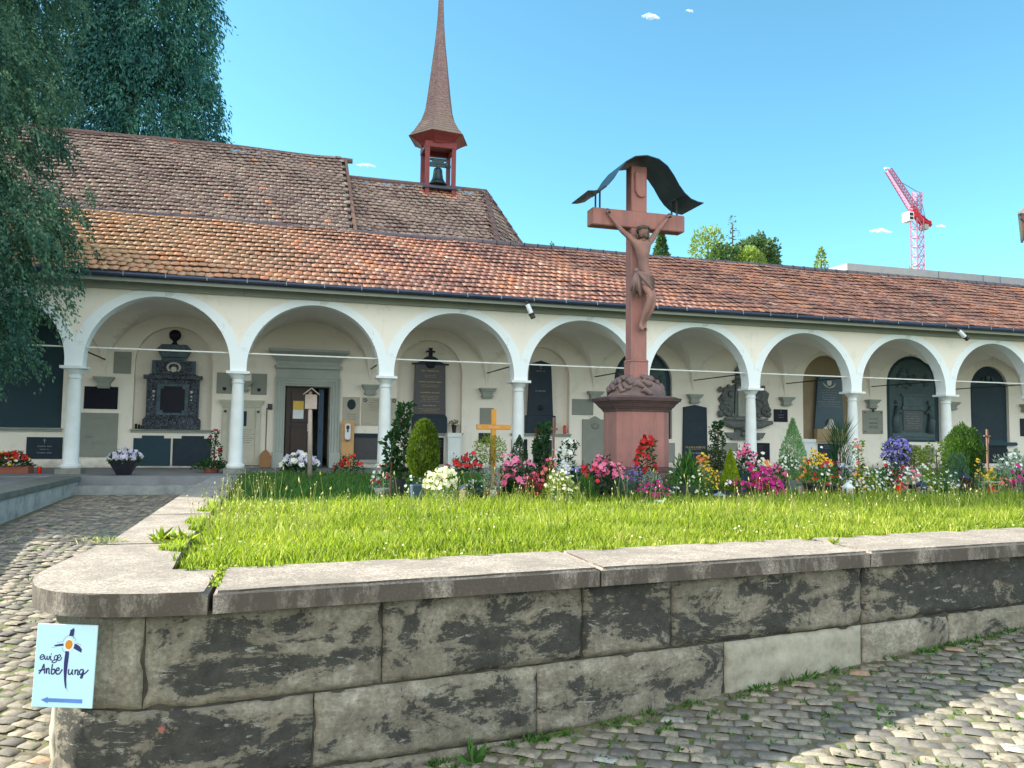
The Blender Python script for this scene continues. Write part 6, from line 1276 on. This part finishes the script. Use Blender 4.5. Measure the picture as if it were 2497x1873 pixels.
def lantern(label,px,Y,w,h,mat,base=LZ):
    T=at('lantern',label,'lantern',px,Y,base); mb=MB(); mb.box(-w/2,w/2,-w/2,w/2,0,h*.1)
    for a_ in(-1,1):
        for b_ in(-1,1): mb.box(a_*w*.44-w*.05,a_*w*.44+w*.05,b_*w*.44-w*.05,b_*w*.44+w*.05,h*.1,h*.62)
    mb.box(-w/2,w/2,-w/2,w/2,h*.62,h*.68); mb.build('frame',mat,T); mb=MB(); mb.lathe([(w*.80,h*.68),(w*.78,h*.71),(w*.3,h*.88),(w*.22,h*.9),(w*.22,h*.94),(w*.08,h*.98)],4,rot=PI/4); mb.tube([(w*.18*math.cos(q),0,h*.98+w*.18*math.sin(q)) for q in np.linspace(0,PI,8)],w*.03,5); mb.build('roof',mat,T)
    mb=MB(); mb.lathe([(w*.2,h*.1),(w*.2,h*.4),(w*.05,h*.42)],12); mb.build('candle',M['whitestone'] if mat is not M['white'] else M['orangewood'],T); return T
lantern('white metal lantern in front of the large black bowl',2065,-9.3,.10,.27,M['white'])
lantern('black metal lantern in front of the round thuja',2349,-8.2,.11,.36,M['gutter'])
lantern('low dark lantern with pointed roof right of the tall red candle',2244,-8.9,.12,.26,M['gutter'])
lantern('small dark lantern with red glow hanging among the red blooming climber',2104,-8.0,.10,.24,M['iron'],LZ+.25)
T=at('iron_flower_stand','small black iron stand with a bowl between the red candle and dark lantern','stand',2222,-8.95); mb=MB(); mb.lathe([(.03,.13),(.085,.16),(.10,.20),(.09,.20)],16); mb.build('bowl',M['pot'],T)
for a_ in np.linspace(0,2*PI,4)[:3]: mb=MB(); mb.tube([(.09*math.cos(a_),.09*math.sin(a_),0),(.07*math.cos(a_),.07*math.sin(a_),.16)],.006,5); mb.build('leg',M['iron'],T)
T=at('solar_lamp','flat blue glass solar lamp with pyramid roof before the yellow cone','lamp',1753,-9.55); mb=MB(); mb.lathe([(.10,.105),(.10,.11),(.02,.145),(.012,.16)],4,rot=PI/4); mb.build('glass_roof',M['bluestone'],T); mb=MB(); mb.tube([(0,0,0),(0,0,.07)],.01,6); mb.lathe([(.03,.07),(.03,.105)],10); mb.build('stem',M['iron'],T)
T=at('white_figurine','round white bird figurine behind the white lantern','figurine',2070,-9.0,LZ+.14); mb=MB(); mb.ball((0,0,.04),.045,12,sq=(1,1,.9)); mb.ball((0,-.01,.10),.03,10); mb.tube([(0,-.03,.10),(0,-.055,.095)],[.008,.001],5); mb.build('body',M['white'],T,smooth=True); mb=MB(); mb.lathe([(.045,-.14),(.05,-.02),(.045,0)],12); mb.build('cream_base',M['creampot'],T)
T=at('white_dove','white reclining figurine on the grave slab right of the magenta tray','figurine',1612,-9.75,LZ+.02); mb=MB(); mb.ball((0,0,.03),.05,12,sq=(1.3,.7,.6)); mb.ball((.05,0,.06),.022,10); mb.tube([(-.05,0,.04),(-.11,0,.05)],[.02,.004],6); mb.build('body',M['white'],T,smooth=True)
for px_,Y_,w_,d_,lab in ((1585,-9.6,.55,.28,'grey grave slab before the magenta tray'),(1195,-9.05,.5,.3,'pale grave slab under the terracotta pot'),(1075,-9.85,.34,.2,'white gravel grave plate with ornaments before the cream flower bowl'),(1915,-8.7,.5,.3,'long grey-green grave slab right of the magenta petunias'),(1855,-9.5,.42,.25,'thin dark grave slab in the grass before the black planter'),(2235,-9.0,.5,.35,'grey grave slab beneath the iron stand')):
    T=at('grave_slab',lab,'grave slab',px_,Y_); mb=MB(); mb.box(-w_/2,w_/2,-d_/2,d_/2,0,.045); mb.build('slab',M['slab'] if 'white' not in lab else M['whitestone'],T,.006)
T=at('white_ornament','white wire star ornament on the gravel grave plate','ornament',1078,-9.9,LZ+.045); mb=MB()
for k_ in range(14): a_=k_*.9; mb.tube([(0,0,.02),(.09*math.cos(a_),.05*math.sin(a_),.015+.03*abs(math.sin(k_*2.1)))],[.004,.003],4)
mb.ball((0,0,.02),.02,8); mb.build('body',M['white'],T)
for px_,Y_,lab in ((2267,-9.2,'small pale ceramic rose lying in the grass by the grey grave slab'),(1145,-9.95,'small white stone cluster beside the wooden stub')):
    T=at('stone_ornament',lab,'ornament',px_,Y_); mb=MB()
    for k_ in range(5): mb.ball((.03*math.cos(k_*1.3),.025*math.sin(k_*1.3),.02),.024,8,amp=.5,seed=k_)
    mb.build('body',M['whitestone'],T,smooth=True)
plant('flower_pot','small yellow cream pot with succulents beside the fern','potted plant',2263,1150,None,20,-8.3,'mound','yellow_green_leaves',90,.03,pot=('round',20,.09,'creampot'))
# ---------------------------------------------------------------- lawn grass
def blades(name,n,ylo,yhi,h0,h1,wd,mat,seed,xmax=34,density=None,label=None,vmul=1):
    r=np.random.default_rng(seed); u=r.random(n); y=ylo+(yhi-ylo)*r.random(n); x=3.40+(xmax-3.40)*u
    yf=-13.83+.12*(x-3.57)
    d=np.stack([x,y,np.full(n,.08)],-1)-CAMP; zc=d@FW; px=CX+F*(d@RT)/zc; keep=(x>3.56-.10*np.clip(np.sin(y*4.3)+np.sin(y*11.1),-.5,1.6))&(y>yf-.07*np.clip(np.sin(x*5.1)+np.sin(x*13.7+1),-.5,1.5)+.05*r.random(n))&(px<2680)&(px>-200)
    if density is not None: keep&=density(x,y,r)
    x=x[keep];y=y[keep];n=len(x)
    h=r.uniform(h0,h1,n)*(1+.35*np.sin(x*2.3+np.sin(y*3.1)*1.5)*np.sin(y*2.9+x)); edge=np.clip((y-(-13.83+.12*(x-3.57)))/.5,0,1)*np.clip((x-3.4)/.4,.0,1); h*=(.45+.55*edge)
    a=r.uniform(0,2*PI,n); lean=r.uniform(.1,.75,n)*h; lx=np.cos(a)*lean; ly=np.sin(a)*lean; b=r.uniform(0,2*PI,n); wx=np.cos(b)*wd/2*r.uniform(.6,1.4,n); wy=np.sin(b)*wd/2
    z0=np.where((x<3.57)|(y<yf[keep]),.10,.045); B=np.stack([x,y,z0],-1); Wd=np.stack([wx,wy,0*wx],-1); Mi=B+np.stack([lx*.35,ly*.35,h*.6],-1); Tp=B+np.stack([lx,ly,h],-1)
    V=np.stack([B-Wd,B+Wd,Mi-Wd*.8,Mi+Wd*.8,Tp],1).reshape(-1,3); q=np.array([(0,1,3),(0,3,2),(2,3,4)]); Fq=(q[None]+np.arange(n)[:,None,None]*5).reshape(-1,3)
    pat=.5+.5*np.sin(x*1.7+2*np.sin(y*1.3))*np.sin(y*2.1+x*.6); pat=.6*pat+.4*(.5+.5*np.sin(x*6.1+3*np.sin(y*5.3))*np.sin(y*7.7+x*2.6)); v=np.clip(r.random(n)**1.2*.78+pat*.30-.03,0,1)*vmul
    o=npmesh(name,V,Fq,mat,attr={'v':np.repeat(v,5)}); return tag(o,label,'grass',None,'stuff')
blades('lawn_grass',230000,-13.85,-9.2,.05,.115,.009,LM['grass_blades'],1,17,lambda x,y,r:(r.random(len(x))<np.clip(1.25-(np.hypot(x-4.1,y+19)-5.2)*.10,.25,1)),label='bright sunlit uncut lawn grass behind the coping')
blades('long_grass',26000,-13.6,-9.2,.11,.20,.010,LM['grass_blades'],31,15,lambda x,y,r:(np.sin(x*2.7+1.3*np.sin(y*3))*np.sin(y*3.1+x*.8)+.9*(y+11.5)/2>r.uniform(-.5,1.2,len(x))),label='longer arching grass blades toward the back of the lawn')
blades('rear_grass',90000,-9.3,-1.0,.05,.12,.014,LM['mid_green_leaves'],2,26,lambda x,y,r:(r.random(len(x))<np.clip(1.0-(np.hypot(x-4.1,y+19)-9)*.08,.2,1)),label='shaded lawn grass between the graves and the arcade')  # same grass as the lawn, its shade put into a darker green
blades('clover_leaves',50000,-13.85,-10,.02,.055,.026,LM['grass_blades'],3,12,lambda x,y,r:(np.sin(x*2.1+1)+np.sin(y*3.7+x)>-.2),label='low broad clover leaves along the coping',vmul=.75)
def stalks(name,n,ylo,yhi,h0,h1,seed,label,headr=.006,headl=.03,wd=.0022,xmin=3.6,xmax=18,mat='dry_stalks',z=.045):
    r=np.random.default_rng(seed); x=r.uniform(xmin,xmax,n*3); y=r.uniform(ylo,yhi,n*3); cl=(np.sin(x*3.3+y*2)+np.sin(x*1.1-y*1.7+2)>r.uniform(-1.6,1.2,n*3)); x=x[cl][:n];y=y[cl][:n]; n=len(x)
    h=r.uniform(h0,h1,n); a=r.uniform(0,2*PI,n); ln=r.uniform(.02,.32,n)*h; B=np.stack([x,y,np.full(n,z)],-1); L=np.stack([np.cos(a)*ln,np.sin(a)*ln,h],-1); T_=B+L; Md=B+L*np.array([.4,.4,.55])
    hx=unit(np.stack([RT[0]*np.ones(n),RT[1]*np.ones(n),np.zeros(n)],-1))*wd; U_=unit(L); hl=headl*r.uniform(.6,1.6,n)[:,None]; hr=headr*r.uniform(.7,1.4,n)[:,None]
    ex=np.array([1.,0,0]); ey=np.array([0,1.,0])
    V=np.stack([B-hx,B+hx,Md-hx,Md+hx,T_-hx*.7,T_+hx*.7, T_, T_+U_*hl*.5+ex*hr,T_+U_*hl*.5+ey*hr,T_+U_*hl*.5-ex*hr,T_+U_*hl*.5-ey*hr,T_+U_*hl],1).reshape(-1,3)
    q=np.array([(0,1,3),(0,3,2),(2,3,5),(2,5,4),(6,7,8),(6,8,9),(6,9,10),(6,10,7),(11,8,7),(11,9,8),(11,10,9),(11,7,10)]); Fq=(q[None]+np.arange(n)[:,None,None]*12).reshape(-1,3)
    v=np.repeat(r.random(n),12).reshape(-1,12); v[:,:6]*=.35; o=npmesh(name,V,Fq,LM[mat],attr={'v':v.ravel()}); return tag(o,label,'grass',None,'stuff')
stalks('seed_stalks',620,-12.6,-9.3,.16,.34,5,'thin pale plantain seed stalks standing above the lawn')
stalks('tall_seed_stalks',90,-12.9,-9.2,.32,.50,6,'tall slender dry seed stalks in the lawn',.007,.05)
stalks('edge_stalks',90,-12.5,-6,.15,.36,8,'dry seed stalks along the left lawn edge',xmin=3.5,xmax=4.2)
r=np.random.default_rng(9); n=1500; x=r.uniform(3.6,15,n); y=r.uniform(-13.7,-9.2,n); ok=(y>-13.75+.12*(x-3.57))&(np.sin(x*2.9+2*np.sin(y*2.2))*np.sin(y*3.3+x)>.0); x=x[ok];y=y[ok];n=len(x); P=np.stack([x,y,r.uniform(.085,.15,n)],-1)
N=unit(np.stack([r.normal(0,.4,n),-.6+r.normal(0,.3,n),np.ones(n)],-1)); A=frame(N,r); B=np.cross(N,A); VV=[];FF=[]
for i in range(4):
    a=PI/2*i; D=A*math.cos(a)+B*math.sin(a); W_=-A*math.sin(a)+B*math.cos(a); V,Fq=quads(P,D,W_,.009,.010); FF.append(Fq+len(VV)*n*4); VV.append(V)
tag(npmesh('clover_blossoms',np.concatenate(VV),np.concatenate(FF),PM['cream'],attr={'v':np.tile(np.repeat(r.random(n),4),4)}),'tiny white clover blossoms scattered in the lawn','flowers',None,'stuff')
# weeds: tufts along the wall foot, between cobbles and on the coping
def tuft(name,label,P,n,h,wd,mat,spread,seed,kind=None,cat='weed'):
    r=np.random.default_rng(seed); P=np.asarray(P,float); m=len(P); B=np.repeat(P,n,0)+np.concatenate([r.normal(0,spread,(m*n,2)),np.zeros((m*n,1))],1)*np.repeat(r.uniform(.3,1.3,m),n)[:,None]
    a=r.uniform(0,2*PI,m*n); el=r.uniform(.25,1.2,m*n); D=np.stack([np.cos(a)*np.cos(el),np.sin(a)*np.cos(el),np.sin(el)],-1); sc=np.repeat(r.uniform(.4,1.3,m),n); V,Fq=quads(B,D,frame(D,r),h*r.uniform(.5,1.2,m*n)*sc,wd*sc)
    o=npmesh(name,V,Fq,LM[mat],attr={'v':np.repeat(r.random(m*n),4)}); return tag(o,label,cat,None,kind)
r=np.random.default_rng(12); P=[]
for k in range(170):
    x_=r.uniform(4.4,11.5); yw=-14.455+.117*(x_-3.85); dd=r.exponential(.35)+.02; y_=yw-dd; 
    P.append((x_,y_,float(gz(x_,y_))-.012))
for k in range(1000):
    x_=r.uniform(4.5,11.5); y_=-14.5+.117*(x_-3.85)-r.uniform(.05,3.2); P.append((x_,y_,float(gz(x_,y_))-.02))
for k in range(260): x_=r.uniform(.5,3.0); y_=r.uniform(-15,-6); P.append((x_,y_,float(gz(x_,y_))-.02))
tuft('joint_weeds','small green weeds growing in the joints of the cobbles',P,9,.042,.013,'mid_green_leaves',.022,13,'stuff')
P=[(x_,-14.50+.117*(x_-3.85),float(gz(x_,-14.5+.117*(x_-3.85)))-.01) for x_ in r.uniform(5.0,11,110)]
tuft('wall_foot_weeds','grass and weeds along the foot of the sandstone wall',P,14,.06,.010,'mid_green_leaves',.03,14,'stuff')
p=onZ(1155,1855,-.93); T=thing('dandelion_plant','large broad-leaved weed at the foot of the wall','weed',(float(p[0]),float(p[1]),float(gz(p[0],p[1]))-.01)); q=tuft('leaves',None,[(0,0,0)],12,.13,.035,'mid_green_leaves',.01,15,cat=None); q.parent=T
p=onZ(258,1322,.10); T=thing('grass_tuft','thin grass tuft growing from the joint on the left coping','weed',(float(p[0]),float(p[1]),.10)); q=tuft('grass_leaves',None,[(0,0,0)],46,.24,.008,'blue_green_leaves',.03,16,cat=None); q.parent=T; q2=tuft('dry_leaves',None,[(0,0,0)],60,.09,.012,'dry_stalks',.06,17,cat=None); q2.parent=T
T=thing('creeping_weed','green creeping weed filling the joint between the corner slab and the next coping slab','weed',(3.87,-14.1,.09)); q=tuft('leaves',None,[(0,-.25+.09*k,0) for k in range(7)],26,.035,.018,'grass_blades',.016,18,cat=None); q.parent=T
T=thing('coping_weed','broad dandelion leaves overlapping the left coping edge','weed',(3.52,-12.55,.10)); q=tuft('leaves',None,[(0,0,0),(-.15,.02,0),(.05,.1,0)],26,.12,.03,'grass_blades',.03,19,cat=None); q.parent=T
T=thing('coping_weed','small weed in the joint of the long front coping','weed',(8.42,-13.55,.10)); q=tuft('leaves',None,[(0,0,0),(-.1,.2,0)],26,.06,.02,'grass_blades',.03,20,cat=None); q.parent=T
# ---------------------------------------------------------------- big conifers on the left
def droopers(name,ell,ncl,k,L,lw,ll,mat,parent,seed,fine=1.0):
    r=np.random.default_rng(seed); ell=np.array(ell,float); vol=ell[:,3]*ell[:,4]*ell[:,5]; idx=r.choice(len(ell),ncl,p=vol/vol.sum()); E=ell[idx]; d=unit(r.normal(size=(ncl,3))); rad=r.random(ncl)**.22
    lu=lump(d*2+E[:,:3]*.3,1.4,seed); C_=E[:,:3]+d*E[:,3:6]*(rad*(1+.30*lu))[:,None]
    out=d*np.array([1,1,.15]); out=unit(out)
    t=r.random((ncl,k)); Ls=L*r.uniform(.5,1.3,ncl)
    P=C_[:,None]+out[:,None]*(t*Ls[:,None]*.55)[...,None]+np.array([0,0,-1.])*((t**1.7)*Ls[:,None])[...,None]+r.normal(0,L*.10,(ncl,k,3))
    D=unit(out[:,None]*.45+np.array([0,0,-1.])*(.35+t[...,None]*.9)+r.normal(0,.38,(ncl,k,3)))
    P=P.reshape(-1,3);D=D.reshape(-1,3); n=len(P); V,Fq=quads(P,D,frame(D,r),ll*r.uniform(.6,1.3,n),lw*r.uniform(.7,1.3,n))
    v=np.repeat(np.clip(.45+.5*lump(C_*.8,1.0,seed+3)+r.normal(0,.12,ncl),0,1),k)*.75+r.random(n)*.25
    return npmesh(name,V,Fq,mat,parent,attr={'v':np.repeat(v,4)})
def limbs(T,H,r0,nl,spread,seed,lean=0):
    r_=random.Random(seed); mb=MB(); mb.tube([(0,0,-.3),(lean*.3,0,H*.3),(lean*.7,0,H*.65),(lean,0,H)],[r0*1.25,r0*.85,r0*.5,r0*.1],12); mb.build('trunk',M['bark'],T,smooth=True)
    mb=MB()
    for k in range(nl):
        z=H*(.15+.8*k/nl); a=r_.uniform(0,2*PI); l=spread*(1-.6*k/nl)*r_.uniform(.7,1); mb.tube([(lean*z/H,0,z),(l*.5*math.cos(a),l*.5*math.sin(a),z+.1),(l*math.cos(a),l*math.sin(a),z-.35*l*.4)],[r0*.3,r0*.18,r0*.05],6)
    mb.build('limbs',M['bark'],T,smooth=True)
T=thing('conifer','dark green drooping conifer overhanging the arcade at the left edge','tree',(-3.2,-2.6,0)); limbs(T,12,.32,16,2.6,1)
droopers('crown',[(.9,-.5,4.2,2.9,1.9,1.75),(.8,.2,6.9,2.6,1.7,2.0),(.3,2.1,10.2,2.5,2.0,2.9),(1.5,-.3,2.55,1.8,1.2,.9),(3.8,-.35,5.20,.75,.4,.22),(3.0,-.3,4.85,.9,.8,.6)],8200,26,.38,.036,.082,LM['yew_leaves'],T,3)
for (x_,y_,H_,E_,lab,sd_) in ((-13,1.9,18,[(0,0,7.5,2.0,1.7,3.2),(0,0,12,1.7,1.5,3.2),(0,0,15.5,1.1,1.0,2.2)],'tall narrow conifer on the terrace far left of the arcade',21),(-15,5.2,23,[(0,0,9,2.5,2.2,4),(0,0,14.5,2.2,2.0,4),(0,0,19.5,1.5,1.4,3.2)],'tallest conifer on the terrace left of the arcade',22)):
    T=thing('conifer',lab,'tree',(x_,y_,0)); limbs(T,H_,.35,14,2.2,sd_); droopers('crown',E_,3300,12,.6,.10,.20,LM['yew_leaves'],T,sd_)
T=thing('conifer','tall dark conifer rising behind the chapel roof, its right edge against the sky','tree',(-2.0,16,0)); limbs(T,27,.45,20,3.2,2)
droopers('crown',[(.2,0,9,3.0,2.6,4.5),(.4,0,14,3.1,2.6,4),(.3,0,19,2.9,2.5,4.5),(0,0,24,2.0,2,4)],8500,20,.85,.065,.21,LM['cedar_leaves'],T,5)
T=thing('conifer','second tall dark conifer left of the first behind the chapel roof','tree',(-8.4,15,0)); limbs(T,28,.5,20,3.6,3)
cr=droopers('crown',[(0,0,9,3.9,3,5),(0,0,15,3.7,3,5),(0,0,21,3.2,3,5),(0,0,26,1.8,1.8,3)],9500,20,.85,.065,.21,LM['cedar_leaves'],T,6)
T=thing('conifer','conifer at the far left behind the drooping branches','tree',(-11.5,4.0,0)); limbs(T,17,.4,16,2.5,4)
droopers('crown',[(0,0,9.5,2.6,2.2,4.0),(0,0,14,2.2,2,4.0)],3600,13,.7,.11,.22,LM['cedar_leaves'],T,7)
# ---------------------------------------------------------------- far trees beyond the roof
def fartree(label,px,top,Y,wpx,hm,kind,mat,n,ls,name='tree',trunk=True):
    k=ppm(px,Y); x=xat(px,Y); zt=float(onY(px,top,Y)[2]); T=thing(name,label,'tree',(x,Y,0)); w=wpx/k; mb=MB(); mb.tube([(0,0,-.5),(0,0,zt*.6),(0,0,zt*.96)],[.35,.22,.04],8); 
    r_=random.Random(int(px))
    mb.build('trunk',M['bark'],T)
    if kind=='bare':
        mb=MB()
        for q in range(46):
            u=q/46; z=zt*(.97-.36*u); l=w*.5*(.12+.95*u); a=q*2.4; mb.tube([(0,0,z),(l*.55*math.cos(a),l*.55*math.sin(a),z-.15*l),(l*math.cos(a),l*math.sin(a),z-.05*l)],[.09,.07,.03],4)
        mb.build('bare_branches',M['bark'],T); foliage('crown','cone',w,hm,n,ls,LM[mat],T,int(px),'out',zt-hm,.3)
    else: foliage('crown',kind,w,hm,n,ls,LM[mat],T,int(px),'out',zt-hm,.6)
    return T
fartree('distant dark cone-shaped conifer directly behind the crossbeam of the sandstone cross',1612,565,70,64,9,'cone','far_leaves',3500,.45,'distant_conifer')
fartree('distant airy light green tree, leftmost of the far group',1728,553,60,86,5.2,'ball','far_light_leaves',1500,.34,'distant_tree')
fartree('distant sparse spruce with bare branch tiers rising above its neighbours',1789,524,62,66,8,'bare','far_leaves',260,.35,'distant_spruce')
fartree('distant round dark green tree, right of the sparse spruce',1850,576,60,104,6,'ball','far_leaves',5200,.40,'distant_tree')
fartree('distant bright yellow-green round tree in front of the far group',1832,604,56,78,4,'ball','far_light_leaves',3200,.30,'distant_tree')
fartree('distant mid-green tree under the sparse spruce',1772,600,58,96,4.5,'ball','far_leaves',3600,.36,'distant_tree')
fartree('small lone pine tip between the far group and the concrete parapet',2008,606,60,50,6,'cone','far_light_leaves',700,.40,'distant_conifer')
fartree('low green tree top at the foot of the crane',2238,648,60,84,5,'mound','far_light_leaves',500,.45,'distant_tree')
fartree('tiny tree tip above the roof left of the cross',1342,592,62,16,4,'cone','far_leaves',160,.3,'distant_conifer')
# ---------------------------------------------------------------- concrete building, crane, neighbouring roof, clouds
T=thing('concrete_building','grey concrete building behind the arcade at the right','building',(44.4,30,0)); mb=MB(); mb.box(0,34,0,18,0,13.45); mb.build('wall',M['concrete'],T); mb=MB(); mb.box(-.05,34.05,-.05,18.05,13.45,13.98); q=mb.build('parapet',M['concrete'],T)
for x_ in (8.3,12.6,14.3,17,20.5,25,30): MB().box(x_,x_+.05,-.06,-.051,13.0,13.97).build('panel_joint',M['gutter'],q)
CYY=120
def cp(px,py): p=onY(px,py,CYY); return Vector((float(p[0]),CYY,float(p[2])))
base=cp(2237,655); T=thing('tower_crane','red and white lattice tower crane with raised jib above the right roofline','crane',(base.x,CYY,0))
def truss(p,q,w,n,mat,name,t=.10,w1=None,up=None):
    p=p-Vector((base.x,CYY,0)); q=q-Vector((base.x,CYY,0)); a=(q-p).normalized(); up=Vector((0,1,0)); s=a.cross(up).normalized(); mb=MB(); w1=w1 or w
    cs=lambda u:[p.lerp(q,u)+s*(sx_*(w+(w1-w)*u)/2)+up*(sy*(w+(w1-w)*u)/2) for sx_,sy in ((-1,-1),(1,-1),(1,1),(-1,1))]
    for k in range(4): mb.tube([cs(0)[k],cs(1)[k]],t*.8,4)
    for i in range(n):
        A_=cs(i/n);B_=cs((i+1)/n)
        for k in range(4): mb.tube([A_[k],B_[(k+1)%4]],t*.45,3); mb.tube([A_[k],A_[(k+1)%4]],t*.45,3)
    return mb.build(name,mat,T)
truss(Vector((base.x,CYY,0)),cp(2236,534),1.75,24,M['cranePink'],'mast',.20)
truss(cp(2236,520),cp(2237,468),1.3,5,M['cranePink'],'tower_head',.18)
truss(cp(2226,508),cp(2166,414),1.35,13,M['cranePink'],'jib',.20,1.0)
loc_=lambda v:v-Vector((base.x,CYY,0))
mb=MB(); a=loc_(cp(2228,512)); b=loc_(cp(2244,540)); mb.tube([loc_(cp(2222,506)),a,b],[.55,.8,.8],6); mb.tube([b,loc_(cp(2270,549))],[.9,.45],4); mb.tube([loc_(cp(2238,520)),loc_(cp(2270,545))],[.4,.3],4); mb.tube([loc_(cp(2269,550)),loc_(cp(2269,538))],.3,4); mb.build('counter_jib',M['craneRed'],T)
c=loc_(cp(2215,530)); mb=MB(); mb.box(c.x-.75,c.x+.6,-1,1,c.z-1,c.z+1); cab=mb.build('cab',M['white'],T,.05); mb=MB(); mb.box(c.x-.55,c.x+.4,-1.03,-1.001,c.z-.7,c.z-.1); mb.box(c.x-.55,c.x+.4,-1.03,-1.001,c.z+.1,c.z+.75); mb.build('window',M['granite'],cab)
c=loc_(cp(2253,554)); mb=MB(); mb.box(c.x-.55,c.x+.5,-.8,.8,c.z-.6,c.z+.5); mb.build('counterweight',M['concretepot'],T)
mb=MB(); mb.tube([loc_(cp(2237,468)),loc_(cp(2195,443))],.07,4); mb.tube([loc_(cp(2242,468)),loc_(cp(2257,535))],.07,4); mb.tube([loc_(cp(2242,510)),loc_(cp(2262,540))],.05,4); mb.build('stay_cable',M['iron'],T)
mb=MB(); c=loc_(cp(2164,411)); mb.box(c.x-.6,c.x+.3,-.3,.3,c.z-.15,c.z+.15); mb.build('jib_head',M['white'],T)
# neighbouring roof corner at the right edge
def rp(px,py,Y=16): p=onY(px,py,Y); return Vector((float(p[0]),Y,float(p[2])))
e=rp(2483,518); T=thing('neighbouring_building','steep red tiled roof corner with grey gutter and swan-neck downpipe at right edge','building',(e.x,16,0),R(-50))
W_=4.; sl_=1.35
mb=MB(); H_=e.z; mb.box(.9,W_*2-.9,.9,7,0,H_-.05); mb.build('wall',M['plaster'],T)
mb=MB(); mb.add([(.05,.05,H_+.02),(W_*2,.05,H_+.02),(W_*2,8,H_+.02),(.05,8,H_+.02),(W_,4,H_+W_*sl_)],[(0,1,4),(1,2,4),(2,3,4),(3,0,4),(3,2,1,0)]); mb.build('roof',pm('plain_red_roof_tiles',(.34,.13,.10),(.22,.09,.08),9,.85,.5),T)
mb=MB(); mb.box(-.03,W_*2,-.05,.12,H_-.09,H_+.02); mb.box(-.03,.12,.12,8,H_-.09,H_+.02); mb.build('gutter',M['slab'],T); mb=MB(); mb.lathe([(.05,-.12),(.09,0),(.09,.02)],10,(.10,0,H_-.10)); mb.tube([(.10,0,H_-.2),(.11,0,H_-.35),(.2,.1,H_-.52),(.5,.5,H_-.7),(.88,.88,H_-.85),(.88,.88,.2)],.045,8); mb.build('downpipe',M['gutter'],T)
t=NT('cloud_vapour'); t.color((.95,.96,.97)); t.set(rough=1,spec=0); tr=t.n.new('ShaderNodeBsdfTransparent'); mx=t.n.new('ShaderNodeMixShader'); f=t.ramp(t.noise(.05,5,.6),[(.35,.0),(.7,.55)]); t.l(f,mx.inputs[0]); t.l(tr.outputs[0],mx.inputs[1]); t.l(t.b.outputs[0],mx.inputs[2]); t.l(mx.outputs[0],t.out.inputs[0])
def cloud(label,px,py,wpx,hpx):
    Y=900; p=onY(px,py,Y); k=ppm(px,Y); w=wpx/k;h=hpx/k; T=bpy.data.objects; mb=MB(); r_=random.Random(int(px))
    for q in range(9): u=q/8-.5; mb.ball((u*w*.9,r_.uniform(-.1,.1)*w,h*.25*(1-3*u*u)*r_.uniform(.6,1.2)),w*.17*(1-1.3*abs(u)**1.5),14,sq=(1.2,1,h/w*1.6),amp=.25,seed=q+px)
    o=mb.build('cloud',t.m,None,smooth=True,loc=tuple(map(float,p))); tag(o,label,'cloud')
cloud('small white cloud high above the sandstone cross',1586,44,44,20); cloud('faint wisp of cloud right of the high small cloud',1682,28,20,10)
cloud('small white cloud left of the crane',2148,566,52,17); cloud('faint small cloud right of the crane',2295,553,26,10); cloud('faint thin cloud between chapel roof and bell turret',893,405,44,12)
# small red paint mark on the wall
p=ray(395,1778); nn=np.array([-.117,1,0]); t_=(-14.54-.117*3.88+.085-nn@CAMP)/(nn@p); p=CAMP+p*t_
mb=MB(); mb.prism([(.014*math.cos(a)*(1+.3*math.sin(3*a)),.016*math.sin(a)*(1+.2*math.cos(5*a))) for a in np.linspace(0,2*PI,14)[:-1]],-.006,.03)
mb.build('paint_mark',pm('faded_red_paint',(.34,.11,.09),(.24,.10,.08),30,.9,0),wall,loc=(float(p[0]),float(p[1])-.012,float(p[2])))
# members of a kind share a group phrase
GR={'memorial_plaque':'memorial plaques along the arcade back wall','conifer':'tall conifers left of the arcade','distant_tree':'distant trees above the roofline','distant_conifer':'distant conifers above the roofline','cloud':'small clouds in the sky',
'grave_slab':'slabs on the graves','grave_candle':'red grave candles','lantern':'lanterns on the graves','flower_pot':'potted flowers on the graves','climbing_plant':'climbing plants on the graves','flowering_bush':'flowering bushes on the graves',
'bedding_plant':'bedding plants filling the graves','leafy_plant':'leafy plants between the flowers','begonia':'begonias on the graves','flower_mound':'flower mounds on the graves','juniper':'junipers at the right','hydrangea':'hydrangeas at the arcade edge',
'floodlight':'floodlights under the eave','coping_weed':'weeds on the coping','flower_vase':'vases on the stele sill','photo_card':'cards set on the graves','stone_pedestal':'stone pedestals below the niches','wooden_cross':'wooden grave crosses','stone_ornament':'small ornaments in the grass','arched_relief':'arched reliefs in the niches'}
for o in list(scn.objects):
    if o.parent is None and 'category' in o and 'group' not in o:
        b=o.name.split('.')[0]
        if b in GR: o['group']=GR[b]
